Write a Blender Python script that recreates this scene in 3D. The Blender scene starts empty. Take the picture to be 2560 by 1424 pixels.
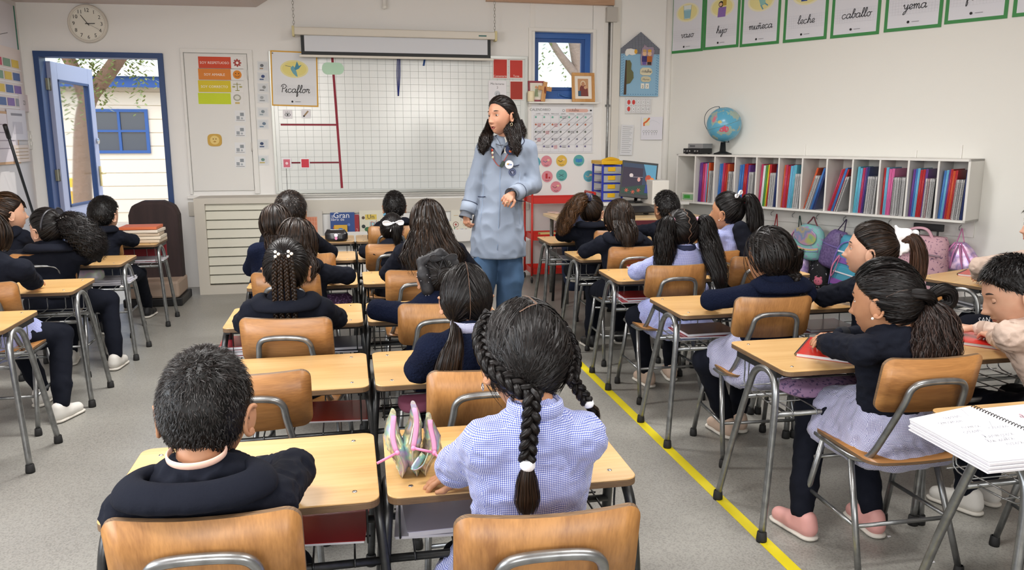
import bpy, math, random
import numpy as np
from mathutils import Vector, Matrix
random.seed(7); rng=np.random.default_rng(7)
SC=bpy.context.scene
# ---------------------------------------------------------------- camera
FPX=1972.0; HC=1.38
PIT=math.atan(367/FPX); AZ=math.atan(415/math.hypot(FPX,367))
_F0=np.array([math.sin(AZ),math.cos(AZ),0.]); _R=np.array([math.cos(AZ),-math.sin(AZ),0.]); _Z=np.array([0,0,1.])
_F=_F0*math.cos(PIT)-_Z*math.sin(PIT); _U=_F0*math.sin(PIT)+_Z*math.cos(PIT); _C=np.array([0,0,HC])
cd=bpy.data.cameras.new('camera'); cam=bpy.data.objects.new('camera',cd); SC.collection.objects.link(cam)
cd.sensor_width=36; cd.lens=36*FPX/2560; cd.clip_start=.05; cd.clip_end=300
cam.matrix_world=Matrix(((_R[0],_U[0],-_F[0],0),(_R[1],_U[1],-_F[1],0),(_R[2],_U[2],-_F[2],HC),(0,0,0,1)))
SC.camera=cam
def ray(x,y): return _F+_R*(x-1280)/FPX+_U*(712-y)/FPX
def WY(x,y,Y): d=ray(x,y); return _C+d*(Y/d[1])
def WZ(x,y,z): d=ray(x,y); return _C+d*((z-HC)/d[2])
# ---------------------------------------------------------------- world, lights, exposure
SC.view_settings.view_transform='Standard'; SC.view_settings.look='None'
SC.view_settings.exposure=.46; SC.view_settings.gamma=1; SC.view_settings.use_curve_mapping=False
w=bpy.data.worlds.new('World'); SC.world=w; w.use_nodes=True; nt=w.node_tree; nt.nodes.clear()
sky=nt.nodes.new('ShaderNodeTexSky'); sky.sky_type='NISHITA'; sky.sun_disc=False; sky.sun_elevation=math.radians(48); sky.sun_rotation=math.radians(200); sky.air_density=1.2; sky.dust_density=2
bg=nt.nodes.new('ShaderNodeBackground'); bg.inputs[1].default_value=.26
out=nt.nodes.new('ShaderNodeOutputWorld'); nt.links.new(sky.outputs[0],bg.inputs[0]); nt.links.new(bg.outputs[0],out.inputs[0])
def light(name,typ,loc,rot,energy,size=None,size_y=None,col=(1,1,1)):
    l=bpy.data.lights.new(name,typ); l.energy=energy; l.color=col
    if size: l.shape='RECTANGLE'; l.size=size; l.size_y=size_y or size
    o=bpy.data.objects.new(name,l); SC.collection.objects.link(o); o.location=loc; o.rotation_euler=rot
    return o
s=light('sun','SUN',(0,20,20),(math.radians(42),0,math.radians(160)),3.0,col=(1,.96,.9)); s.data.angle=math.radians(1)
D=math.radians
light('window_light_rear_left','AREA',(-1.1,-2.85,2.05),(D(-90),0,0),46,1.5,1.0,(1,.98,.95)).rotation_euler=(D(90),0,0)
light('window_light_rear_right','AREA',(1.7,-2.85,2.05),(D(90),0,0),46,1.5,1.0,(1,.98,.95))
for i,(lx,ly) in enumerate([(-.8,1.2),(1.6,1.2),(-.8,4.4),(1.9,4.4)]):  # overhead fill lights added to brighten the room, without any ceiling fixtures
    light('overhead_fill_light','AREA',(lx,ly,2.9 if lx>0 else 2.42),(0,0,0),34 if ly<3 else 50,1.15,.3,(1,.985,.965))
light('window_light_left','AREA',(-2.6,1.2,1.7),(0,D(-90),0),60,1.2,2.6,(.95,.97,1))
# ---------------------------------------------------------------- mesh helper
def nrm(v): v=np.asarray(v,float); return v/(np.linalg.norm(v)+1e-12)
def rotz(a): c,s=math.cos(a),math.sin(a); return np.array([[c,-s,0],[s,c,0],[0,0,1.]])
def rotx(a): c,s=math.cos(a),math.sin(a); return np.array([[1.,0,0],[0,c,-s],[0,s,c]])
def roty(a): c,s=math.cos(a),math.sin(a); return np.array([[c,0,s],[0,1.,0],[-s,0,c]])
I3=np.eye(3)
def frames(P,up=None):
    n=len(P); T=np.gradient(P,axis=0); T/=np.linalg.norm(T,axis=1)[:,None]+1e-12
    u=np.array(up,float) if up is not None else (np.array([0,0,1.]) if abs(T[0][2])<.9 else np.array([0,1.,0]))
    A=np.zeros((n,3)); B=np.zeros((n,3))
    for i in range(n):
        if up is not None: u=np.array(up,float)
        a=u-T[i]*(u@T[i])
        if np.linalg.norm(a)<1e-6: a=np.cross(T[i],[1,.1,0])
        a=nrm(a); A[i]=a; B[i]=np.cross(T[i],a)
        if up is None: u=a
    return T,A,B
def cr(pts,n=8,closed=False):
    P=np.array(pts,float)
    if closed: P=np.vstack([P[-1],P,P[0],P[1]])
    else: P=np.vstack([2*P[0]-P[1],P,2*P[-1]-P[-2]])
    o=[]; m=len(P)-3
    for i in range(m):
        p0,p1,p2,p3=P[i:i+4]
        for k in range(n):
            t=k/n; o.append(.5*((2*p1)+(-p0+p2)*t+(2*p0-5*p1+4*p2-p3)*t*t+(-p0+3*p1-3*p2+p3)*t**3))
    if not closed: o.append(P[-2])
    return np.array(o)
class G:
    def __init__(s): s.v=[]; s.f=[]; s.n=0
    def add(s,v,f,m=0,sm=True):
        v=np.asarray(v,float); f=np.asarray(f,int)
        s.v.append(v); s.f.append((f+s.n,m,sm)); s.n+=len(v); return s
    def box(s,c,d,R=None,m=0):
        c=np.array(c,float); d=np.array(d,float)/2
        q=np.array([[x,y,z] for x in(-1,1) for y in(-1,1) for z in(-1,1)])*d
        if R is not None: q=q@np.asarray(R).T
        return s.add(q+c,[[0,1,3,2],[4,6,7,5],[0,4,5,1],[2,3,7,6],[0,2,6,4],[1,5,7,3]],m,False)
    def bb(s,a,b,m=0):
        s._e=(getattr(s,'_e',-1)+1)%5; e=.00035*s._e; a0=np.minimum(a,b)-e; b2=np.maximum(a,b)+e; a=a0; return s.box((a+b2)/2,b2-a,None,m)
    def tube(s,P,r,k=8,m=0,up=None,cap=True,closed=False,flat=1.):
        P=np.array(P,float); n=len(P); r=np.broadcast_to(np.array(r,float) if np.ndim(r) else r,(n,)) if np.ndim(r)<2 else np.array(r)
        if np.ndim(r)==1: r=np.stack([r,r*flat],1)
        T,A,B=frames(P,up)
        if closed:
            T=np.roll(P,-1,0)-np.roll(P,1,0); T/=np.linalg.norm(T,axis=1)[:,None]
            u=np.array(up if up is not None else (0,0,1.)); A=u-T*(T@u)[:,None]; A/=np.linalg.norm(A,axis=1)[:,None]; B=np.cross(T,A)
        th=np.arange(k)*2*math.pi/k
        v=P[:,None]+A[:,None]*(np.cos(th)[None,:,None]*r[:,0,None,None])+B[:,None]*(np.sin(th)[None,:,None]*r[:,1,None,None])
        v=v.reshape(-1,3); f=[]
        i=np.arange(n if closed else n-1)[:,None]; j=np.arange(k)[None]
        i2=(i+1)%n; j2=(j+1)%k
        f=np.stack([i*k+j+0*j,i*k+j2,i2*k+j2,i2*k+j],-1).reshape(-1,4)
        s.add(v,f,m,True)
        if cap and not closed:
            b=s.n-len(v)
            s.f.append((np.array([[b+q for q in range(k)][::-1]]),m,False)); s.f.append((np.array([[b+(n-1)*k+q for q in range(k)]]),m,False))
        return s
    def rod(s,a,b,r,k=8,m=0): return s.tube([a,b],r,k,m)
    def ell(s,c,r,R=None,nu=16,nv=10,m=0):
        th=np.linspace(0,math.pi,nv+1); ph=np.arange(nu)*2*math.pi/nu
        v=np.stack([np.outer(np.sin(th),np.cos(ph)),np.outer(np.sin(th),np.sin(ph)),np.outer(np.cos(th),np.ones(nu))],-1).reshape(-1,3)*np.array(r if np.ndim(r) else (r,r,r))
        if R is not None: v=v@np.asarray(R).T
        i=np.arange(nv)[:,None]; j=np.arange(nu)[None]
        f=np.stack([i*nu+j,(i+1)*nu+j,(i+1)*nu+(j+1)%nu,i*nu+(j+1)%nu],-1).reshape(-1,4)
        return s.add(v+np.array(c,float),f,m,True)
    def prism(s,poly,h,O=(0,0,0),U=(1,0,0),V=(0,1,0),m=0,sm=False,m2=None):
        # polygon in the (U,V) plane extruded by h along UxV
        U=np.array(U,float);V=np.array(V,float);N=np.cross(U,V); p=np.array(poly,float); n=len(p)
        a=np.array(O,float)+p[:,:1]*U+p[:,1:2]*V; v=np.vstack([a,a+N*h])
        s.add(v,[[i,(i+1)%n,n+(i+1)%n,n+i] for i in range(n)],m if m2 is None else m2,sm)
        b=s.n-2*n
        s.f.append((np.array([[b+i for i in range(n)][::-1]]),m,False)); s.f.append((np.array([[b+n+i for i in range(n)]]),m,False)); return s
    def lathe(s,prof,c=(0,0,0),k=20,m=0,R=None):
        p=np.array(prof,float); th=np.arange(k)*2*math.pi/k
        v=np.stack([np.outer(p[:,0],np.cos(th)),np.outer(p[:,0],np.sin(th)),np.outer(p[:,1],np.ones(k))],-1).reshape(-1,3)
        if R is not None: v=v@np.asarray(R).T
        n=len(p); i=np.arange(n-1)[:,None]; j=np.arange(k)[None]
        return s.add(v+np.array(c,float),np.stack([i*k+j,i*k+(j+1)%k,(i+1)*k+(j+1)%k,(i+1)*k+j],-1).reshape(-1,4),m,True)
    def xf(s,R=I3,t=(0,0,0)):
        s.v=[v@np.asarray(R).T+np.array(t) for v in s.v]; return s
    def merge(s,g):
        for f,m,sm in g.f: s.f.append((f+s.n,m,sm))
        s.v+=g.v; s.n+=g.n; return s
    def data(s,name,mats,off=(0,0,0)):
        me=bpy.data.meshes.new(name); V=(np.vstack(s.v)-np.array(off)) if s.v else np.zeros((0,3))
        me.vertices.add(len(V)); me.vertices.foreach_set('co',V.ravel())
        nl=sum(f.size for f,_,_ in s.f); nf=sum(len(f) for f,_,_ in s.f)
        me.loops.add(nl); me.polygons.add(nf)
        me.loops.foreach_set('vertex_index',np.concatenate([f.ravel() for f,_,_ in s.f]).astype(np.int32))
        sz=np.concatenate([np.full(len(f),f.shape[1]) for f,_,_ in s.f]); st=np.concatenate([[0],np.cumsum(sz)[:-1]])
        me.polygons.foreach_set('loop_start',st.astype(np.int32))
        me.polygons.foreach_set('material_index',np.concatenate([np.full(len(f),m) for f,m,_ in s.f]).astype(np.int32))
        me.polygons.foreach_set('use_smooth',np.concatenate([np.full(len(f),sm) for f,_,sm in s.f]))
        for mt in (mats if isinstance(mats,(list,tuple)) else [mats]): me.materials.append(mt)
        me.update(calc_edges=True); me.validate(); return me
    def obj(s,name,mats,parent=None,bevel=0,**kw):
        off=np.array(parent.get('_o',(0,0,0))) if parent is not None else np.zeros(3)
        base=np.zeros(3)
        if parent is None and s.v:   # put the origin at the base of the thing
            V=np.vstack(s.v); base=np.array([*( (V.min(0)+V.max(0))/2)[:2],V[:,2].min()])
        me=s.data(name,mats,off+base); o=bpy.data.objects.new(name,me); SC.collection.objects.link(o)
        if parent is not None: o.parent=parent; o['_o']=list(off)
        else: o.location=base; o['_o']=list(base)
        if bevel:
            b=o.modifiers.new('bevel','BEVEL'); b.width=bevel; b.segments=2; b.limit_method='ANGLE'
        for k,v in kw.items(): o[k]=v
        return o
def thing(name,label,category,loc=(0,0,0),rz=0,group=None,local=False):
    o=bpy.data.objects.new(name,None); SC.collection.objects.link(o); o.empty_display_size=.1
    o.location=loc; o.rotation_euler=(0,0,rz); o['label']=label; o['category']=category
    o['_o']=[0.,0.,0.] if local else [float(q) for q in loc]
    if group: o['group']=group
    return o
def tag(o,label,category,group=None,kind=None):
    if label: o['label']=label
    if category: o['category']=category
    if group: o['group']=group
    if kind: o['kind']=kind
    return o
def dup(root,loc,rz,label,group=None):
    r=root.copy(); SC.collection.objects.link(r); r.location=loc; r.rotation_euler=(0,0,rz); r['label']=label
    if group: r['group']=group
    for c in list(root.children):
        d=c.copy(); SC.collection.objects.link(d); d.parent=r
        for e in list(c.children):
            h=e.copy(); SC.collection.objects.link(h); h.parent=d
    return r
# ---------------------------------------------------------------- materials
def lin(c):
    if isinstance(c,str): c=tuple(int(c[i:i+2],16)/255 for i in (0,2,4))
    return tuple(((x/12.92) if x<=.04045 else ((x+.055)/1.055)**2.4) for x in c)+(1,)
MC={}
def mat(col,rough=.6,metal=0,bump=None,var=None,sheen=0,trans=0,spec=.5,coat=0,emit=0,name=None,alpha=1):
    key=(str(col),rough,metal,str(bump),str(var),sheen,trans,spec,coat,emit,alpha)
    if key in MC: return MC[key]
    m=bpy.data.materials.new(name or 'material'); m.use_nodes=True; n=m.node_tree; b=n.nodes['Principled BSDF']; c=lin(col)
    b.inputs['Base Color'].default_value=c; b.inputs['Roughness'].default_value=rough; b.inputs['Metallic'].default_value=metal
    b.inputs['Specular IOR Level'].default_value=spec
    if sheen: b.inputs['Sheen Weight'].default_value=sheen; b.inputs['Sheen Roughness'].default_value=.5
    if trans: b.inputs['Transmission Weight'].default_value=trans
    if coat: b.inputs['Coat Weight'].default_value=coat; b.inputs['Coat Roughness'].default_value=.15
    if emit: b.inputs['Emission Color'].default_value=c; b.inputs['Emission Strength'].default_value=emit
    if alpha<1: b.inputs['Alpha'].default_value=alpha
    tc=n.nodes.new('ShaderNodeTexCoord')
    if var: # (scale, amount, stretch vector, second colour)
        mp=n.nodes.new('ShaderNodeMapping'); mp.inputs['Scale'].default_value=var[2]; n.links.new(tc.outputs['Object'],mp.inputs[0])
        ns=n.nodes.new('ShaderNodeTexNoise'); ns.inputs['Scale'].default_value=var[0]; ns.inputs['Detail'].default_value=5; n.links.new(mp.outputs[0],ns.inputs[0])
        rp=n.nodes.new('ShaderNodeMapRange'); rp.inputs[1].default_value=.35; rp.inputs[2].default_value=.65; rp.inputs[3].default_value=0; rp.inputs[4].default_value=var[1]; n.links.new(ns.outputs[0],rp.inputs[0])
        mx=n.nodes.new('ShaderNodeMix'); mx.data_type='RGBA'; mx.inputs[6].default_value=c; mx.inputs[7].default_value=lin(var[3]); n.links.new(rp.outputs[0],mx.inputs[0]); n.links.new(mx.outputs[2],b.inputs['Base Color'])
    if bump:
        n2=n.nodes.new('ShaderNodeTexNoise'); n2.inputs['Scale'].default_value=bump[0]; n2.inputs['Detail'].default_value=3; n.links.new(tc.outputs['Object'],n2.inputs[0])
        bp=n.nodes.new('ShaderNodeBump'); bp.inputs['Strength'].default_value=bump[1]; bp.inputs['Distance'].default_value=bump[2] if len(bump)>2 else .01
        n.links.new(n2.outputs[0],bp.inputs['Height']); n.links.new(bp.outputs[0],b.inputs['Normal'])
    MC[key]=m; return m
def flat(col): return mat(col,.7)
def wood(name,c1,c2,axis,scale=18,rough=.38):
    st=[1,1,1]; st[axis]=.06
    m=bpy.data.materials.new(name); m.use_nodes=True; n=m.node_tree; b=n.nodes['Principled BSDF']
    tc=n.nodes.new('ShaderNodeTexCoord'); oi=n.nodes.new('ShaderNodeObjectInfo')
    ad=n.nodes.new('ShaderNodeVectorMath'); ad.operation='ADD'; n.links.new(tc.outputs['Object'],ad.inputs[0])
    cm=n.nodes.new('ShaderNodeVectorMath'); cm.operation='SCALE'; cm.inputs[0].default_value=(7,5,3); n.links.new(oi.outputs['Random'],cm.inputs[3]); n.links.new(cm.outputs[0],ad.inputs[1])
    mp=n.nodes.new('ShaderNodeMapping'); mp.inputs['Scale'].default_value=st; n.links.new(ad.outputs[0],mp.inputs[0])
    a=n.nodes.new('ShaderNodeTexNoise'); a.inputs['Scale'].default_value=scale; a.inputs['Detail'].default_value=6; a.inputs['Distortion'].default_value=.6; n.links.new(mp.outputs[0],a.inputs[0])
    f=n.nodes.new('ShaderNodeTexNoise'); f.inputs['Scale'].default_value=scale*14; f.inputs['Detail'].default_value=2; n.links.new(mp.outputs[0],f.inputs[0])
    mm=n.nodes.new('ShaderNodeMath'); mm.operation='MULTIPLY_ADD'; n.links.new(f.outputs[0],mm.inputs[0]); mm.inputs[1].default_value=.45; n.links.new(a.outputs[0],mm.inputs[2])
    r=n.nodes.new('ShaderNodeValToRGB'); r.color_ramp.elements[0].position=.52; r.color_ramp.elements[1].position=.92; r.color_ramp.elements[0].color=lin(c2); r.color_ramp.elements[1].color=lin(c1)
    n.links.new(mm.outputs[0],r.inputs[0]); n.links.new(r.outputs[0],b.inputs['Base Color']); b.inputs['Roughness'].default_value=rough
    return m
def gingham(name,c0,c1,c2,per):
    m=bpy.data.materials.new(name); m.use_nodes=True; n=m.node_tree; b=n.nodes['Principled BSDF']; b.inputs['Roughness'].default_value=.85; b.inputs['Sheen Weight'].default_value=.2
    tc=n.nodes.new('ShaderNodeTexCoord'); sp=n.nodes.new('ShaderNodeSeparateXYZ'); n.links.new(tc.outputs['Object'],sp.inputs[0])
    sn=n.nodes.new('ShaderNodeSeparateXYZ'); n.links.new(tc.outputs['Normal'],sn.inputs[0])
    def M(op,a,b_=None,c_=None):
        q=n.nodes.new('ShaderNodeMath'); q.operation=op
        for i,x in enumerate((a,b_,c_)):
            if x is None: continue
            if isinstance(x,(int,float)): q.inputs[i].default_value=x
            else: n.links.new(x,q.inputs[i])
        return q.outputs[0]
    ax=M('ABSOLUTE',sn.outputs[0]); ay=M('ABSOLUTE',sn.outputs[1]); az=M('ABSOLUTE',sn.outputs[2])
    sel=M('GREATER_THAN',ax,ay)           # side faces use y, front and back use x
    u=M('ADD',M('MULTIPLY',sp.outputs[1],sel),M('MULTIPLY',sp.outputs[0],M('SUBTRACT',1,sel)))
    top=M('GREATER_THAN',az,.78)
    v=M('ADD',M('MULTIPLY',sp.outputs[1],top),M('MULTIPLY',sp.outputs[2],M('SUBTRACT',1,top)))
    u=M('ADD',M('MULTIPLY',sp.outputs[0],top),M('MULTIPLY',u,M('SUBTRACT',1,top)))
    su=M('GREATER_THAN',M('SINE',M('MULTIPLY',u,2*math.pi/per)),0); sv=M('GREATER_THAN',M('SINE',M('MULTIPLY',v,2*math.pi/per)),0)
    k=M('MULTIPLY',M('ADD',su,sv),.5)
    r=n.nodes.new('ShaderNodeValToRGB'); r.color_ramp.elements[0].color=lin(c0); r.color_ramp.elements[1].color=lin(c2); e=r.color_ramp.elements.new(.5); e.color=lin(c1)
    n.links.new(k,r.inputs[0]); n.links.new(r.outputs[0],b.inputs['Base Color'])
    ns=n.nodes.new('ShaderNodeTexNoise'); ns.inputs['Scale'].default_value=40; n.links.new(tc.outputs['Object'],ns.inputs[0]); bp=n.nodes.new('ShaderNodeBump'); bp.inputs['Strength'].default_value=.25; bp.inputs['Distance'].default_value=.01; n.links.new(ns.outputs[0],bp.inputs['Height']); n.links.new(bp.outputs[0],b.inputs['Normal'])
    return m
M_WALL=mat('eae9e6',.75,bump=(60,.05,.002)); M_WALLR=mat('e6e5df',.75,bump=(60,.05,.002)); M_WHITE=mat('e8e6e1',.45); M_CEIL=mat('d3c6c0',.8)
M_NAVYPAINT=mat('1d3f73',.45); M_BLUEPAINT=mat('2a5ea6',.4); M_BLACK=mat('141416',.5); M_RUB=mat('161616',.7)
M_STEEL=mat('9a9c9c',.32,.85,var=(30,.6,(1,1,1),'6f7070')); M_DSTEEL=mat('4a4b4b',.36,.8,var=(30,.6,(1,1,1),'2f3030')); M_CHROME=mat('c5c6c8',.18,1)
M_TOP=wood('birch_laminate','d6b078','c0955a',0,7,.3); M_CH=wood('oak_laminate_horizontal','ad7a45','855930',0,16); M_CV=wood('oak_laminate_vertical','b07e48','885c32',2,16)
M_PLY=mat('7a5f43',.6,var=(200,.8,(.1,.1,6),'4a3826'))
M_GING=gingham('blue_gingham','dcdfee','7f8ac4','3f4c9c',.0036); M_GING2=gingham('grey_gingham','e4e4ee','888aac','50527c',.0034)
M_PAPER=mat('e9e8ec',.6); M_RED=mat('c9251f',.3,coat=.3)
# ---------------------------------------------------------------- lettering (built-in font, turned into meshes)
TXT={}
def prepare(strings):
    obs=[]
    for s in strings:
        c=bpy.data.curves.new('t','FONT'); c.body=s; c.size=1; c.resolution_u=2; c.align_x='CENTER'
        o=bpy.data.objects.new('t',c); SC.collection.objects.link(o); obs.append((s,o))
    dg=bpy.context.evaluated_depsgraph_get()
    for s,o in obs:
        me=o.evaluated_get(dg).to_mesh(); V=np.array([v.co[:2] for v in me.vertices]) if len(me.vertices) else np.zeros((0,2))
        TXT[s]=(V,[tuple(p.vertices) for p in me.polygons]); o.evaluated_get(dg).to_mesh_clear()
    for s,o in obs:
        c=o.data; bpy.data.objects.remove(o); bpy.data.curves.remove(c)
class Sheet:
    """flat print on a plane: origin O (lower left), axes U,V, normal towards the room"""
    def __init__(s,O,U,V):
        s.O=np.array(O,float); s.U=nrm(U); s.V=nrm(V); s.N=np.cross(s.U,s.V); s.g=G(); s.m=[]; s.k=0
    def mi(s,m):
        m=m if not isinstance(m,str) else flat(m)
        if m not in s.m: s.m.append(m)
        return s.m.index(m)
    def P(s,p,z): p=np.array(p,float); return s.O+p[:,:1]*s.U+p[:,1:2]*s.V+s.N*z
    def slab(s,poly,h,m,z=0):
        s.g.prism(poly,h,s.O+s.N*z,s.U,s.V,s.mi(m)); s.k=z+h; return s
    def poly(s,p,m):
        s.k+=.00035; s.g.add(s.P(p,s.k),[list(range(len(p)))],s.mi(m),False); return s
    def rect(s,x0,y0,x1,y1,m): return s.poly([(x0,y0),(x1,y0),(x1,y1),(x0,y1)],m)
    def disc(s,x,y,r,m,ry=None,n=24,a=0):
        ry=ry or r; t=np.arange(n)*2*math.pi/n; c,q=math.cos(a),math.sin(a)
        X=np.cos(t)*r; Y=np.sin(t)*ry
        return s.poly(np.stack([x+X*c-Y*q,y+X*q+Y*c],1),m)
    def line(s,p,w,m):
        p=np.array(p,float); s.k+=.00035; T=np.gradient(p,axis=0); T/=np.linalg.norm(T,axis=1)[:,None]+1e-9
        Nn=np.stack([-T[:,1],T[:,0]],1)*w/2; v=np.empty((2*len(p),2)); v[0::2]=p+Nn; v[1::2]=p-Nn
        s.g.add(s.P(v,s.k),[[2*i+1,2*i+3,2*i+2,2*i] for i in range(len(p)-1)],s.mi(m),False); return s
    def grid(s,x0,y0,x1,y1,dx,dy,w,m):
        s.k+=.0003; k=s.k
        for i in range(int(round((x1-x0)/dx))+1): s.line([(x0+i*dx,y0),(x0+i*dx,y1)],w,m); s.k=k
        for i in range(int(round((y1-y0)/dy))+1): s.line([(x0,y0+i*dy),(x1,y0+i*dy)],w,m); s.k=k
        s.k=k+.0003; return s
    def text(s,t,x,y,h,m,rot=0):
        if t not in TXT: prepare([t])
        V,F=TXT[t]; 
        if not len(V): return s
        c,q=math.cos(rot),math.sin(rot); V=V*h; V=np.stack([x+V[:,0]*c-V[:,1]*q,y+V[:,0]*q+V[:,1]*c],1); s.k+=.00035
        P=s.P(V,s.k); b=s.g.n; s.g.v.append(P); s.g.n+=len(P); mi=s.mi(m)
        for L in (3,4):
            ff=[f for f in F if len(f)==L]
            if ff: s.g.f.append((np.array(ff)+b,mi,False))
        for f in F:
            if len(f)>4: s.g.f.append((np.array([f])+b,mi,False))
        return s
    def cursive(s,word,x,y,h,m,w=None):
        st,adv=cursive(word); 
        for p in st: s.line(cr(np.array(p)*h+np.array([x-adv*h/2,y]),4),w or h*.11,m)
        return s
    def obj(s,name,parent=None,**kw): return s.g.obj(name,s.m,parent,**kw)
# joined-up school handwriting, x-height = 1; each letter: strokes and advance
CUR={'a':([[(.95,.75),(.7,1),(.25,.85),(.1,.4),(.35,0),(.75,.15),(.97,.6),(1,.95),(.95,.3),(1.1,0),(1.35,.25)]],1.3),
 'c':([[(.9,.8),(.6,1),(.2,.8),(.1,.4),(.35,0),(.75,.05),(1.1,.35)]],1.05),
 'e':([[(0,.2),(.5,.4),(.75,.75),(.5,1),(.2,.75),(.2,.3),(.5,0),(.95,.25)]],.9),
 'o':([[(.6,1),(.2,.8),(.15,.3),(.5,0),(.85,.3),(.8,.8),(.55,1),(.8,.85),(1.2,.95)]],1.15),
 'v':([[(0,.7),(.25,1),(.4,.7),(.5,.1),(.65,0),(.9,.4),(.95,1),(1.2,.85)]],1.15),
 's':([[(0,0),(.4,.5),(.65,1),(.7,.6),(.8,.15),(.45,0),(.25,.15)],[(.6,.02),(1.0,.2)]],1.0),
 'm':([[(0,.6),(.2,1),(.3,.7),(.3,0),(.35,.6),(.6,1),(.75,.7),(.75,0),(.8,.6),(1.05,1),(1.2,.7),(1.2,.15),(1.4,0),(1.6,.25)]],1.55),
 'n':([[(0,.6),(.2,1),(.3,.7),(.3,0),(.35,.6),(.6,1),(.8,.7),(.8,.15),(1,0),(1.2,.25)]],1.15),
 'u':([[(0,.3),(.2,1),(.2,.3),(.4,0),(.75,.3),(.85,1),(.85,.2),(1,0),(1.2,.25)]],1.15),
 'i':([[(0,.25),(.25,1),(.22,.25),(.4,0),(.65,.25)],[(.32,1.45),(.36,1.5)]],.6),
 'j':([[(0,.25),(.4,1),(.35,0),(.3,-.8),(.05,-1),(0,-.7),(.4,-.2),(.75,.25)],[(.45,1.45),(.49,1.5)]],.7),
 'h':([[(0,.2),(.45,1.4),(.45,2),(.25,1.9),(.2,1),(.2,0),(.3,.7),(.6,1),(.8,.7),(.8,.2),(.95,0),(1.15,.25)]],1.1),
 'l':([[(0,.2),(.45,1.3),(.5,1.9),(.3,2),(.2,1.4),(.2,.3),(.4,0),(.7,.25)]],.65),
 'b':([[(0,.2),(.45,1.3),(.5,1.9),(.3,2),(.2,1.3),(.2,.3),(.5,0),(.8,.35),(.75,.85),(.6,.95),(1.1,.85)]],1.0),
 'y':([[(0,.7),(.2,1),(.35,.4),(.6,.1),(.85,.5),(.95,1),(.9,0),(.7,-.8),(.35,-1),(.4,-.6),(.9,-.1),(1.2,.25)]],1.15),
 'f':([[(0,.2),(.5,1.3),(.5,1.9),(.3,2),(.2,1.2),(.2,-.8),(.35,-1),(.45,-.5),(.3,0),(.8,.3)]],.75),
 'r':([[(0,.2),(.25,1.1),(.3,.9),(.7,.95),(.6,.4),(.75,0),(1,.25)]],.95),
 't':([[(0,.2),(.3,1.6),(.25,.4),(.45,0),(.7,.25)],[(.05,1.1),(.6,1.15)]],.65),
 'd':([[(.85,.75),(.5,1),(.1,.6),(.3,0),(.7,.1),(.9,.8),(.95,1.8),(.9,.3),(1.05,0),(1.3,.25)]],1.2),
 'g':([[(.85,.8),(.5,1),(.1,.5),(.4,0),(.85,.4),(.9,1),(.85,-.6),(.5,-1),(.3,-.7),(1,.1)]],1.05),
 'P':([[(.5,0),(.5,1.8)],[(.1,1.4),(.2,1.9),(.8,2.1),(1.35,1.7),(1.1,1.1),(.5,.95)]],1.3),
 ' ':([],.8)}
def cursive(wd):
    st=[]; x=0
    for ch in wd:
        til=False
        if ch=='ñ': ch='n'; til=True
        L,a=CUR[ch]
        for p in L: st.append([(q[0]+x+q[1]*.18,q[1]) for q in p])
        if til: st.append([(x+.4,1.35),(x+.6,1.5),(x+.8,1.35),(x+1,1.5)])
        x+=a
    return st,x
prepare(['SOY RESPETUOSO','SOY AMABLE','SOY CORRECTO','CALENDARIO','LUNES','MARTES','MIERCOLES','JUEVES','VIERNES','SABADO','DOMINGO','octubre','Comentario','Tarea','Mis lecturas','Un','DÍA','Gran','El','libro de','SAN FE','SJ','Octubre','Martes','YO SIEMPRE','T','S','Z1']+list('0123456789Hora')+['10','11','12'])
# ---------------------------------------------------------------- the room
CN=WY(1668,300,7.77); CN[2]=0                      # corner of back and right wall
DR=np.array([math.sin(D(29.9)),-math.cos(D(29.9)),0.]); NR=np.array([-DR[1],DR[0],0.]); NR=-NR if NR[0]>0 else NR  # along the right wall, into the room
def struct(g,name,m,**kw):
    o=g.obj(name,m,**kw); o['kind']='structure'; return o
YB=7.77; XL=-2.72; XR=CN[0]
# floor
mf=bpy.data.materials.new('speckled_vinyl'); mf.use_nodes=True; n=mf.node_tree; b=n.nodes['Principled BSDF']; tc=n.nodes.new('ShaderNodeTexCoord')
v=n.nodes.new('ShaderNodeTexNoise'); v.inputs['Scale'].default_value=160; v.inputs['Detail'].default_value=2; n.links.new(tc.outputs['Object'],v.inputs[0])
r=n.nodes.new('ShaderNodeValToRGB'); r.color_ramp.elements[0].position=.36; r.color_ramp.elements[0].color=lin('8a8881'); r.color_ramp.elements[1].position=.5; r.color_ramp.elements[1].color=lin('9c9a93'); e=r.color_ramp.elements.new(.68); e.color=lin('a2a098'); n.links.new(v.outputs[0],r.inputs[0])
v2=n.nodes.new('ShaderNodeTexNoise'); v2.inputs['Scale'].default_value=2.2; v2.inputs['Detail'].default_value=6; n.links.new(tc.outputs['Object'],v2.inputs[0])
mx=n.nodes.new('ShaderNodeMix'); mx.data_type='RGBA'; mx.blend_type='MULTIPLY'; mx.inputs[0].default_value=.3; n.links.new(r.outputs[0],mx.inputs[6]); n.links.new(v2.outputs[0],mx.inputs[7]); n.links.new(mx.outputs[2],b.inputs['Base Color']); b.inputs['Roughness'].default_value=.33
g=G(); e0=CN+DR*12.35
g.prism([(XL-.05,-3.05),(e0[0],-3.05),(XR+.02,YB+.02),(XL-.05,YB+.02)],.06,(0,0,-.06)); struct(g,'floor',mf)
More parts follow.
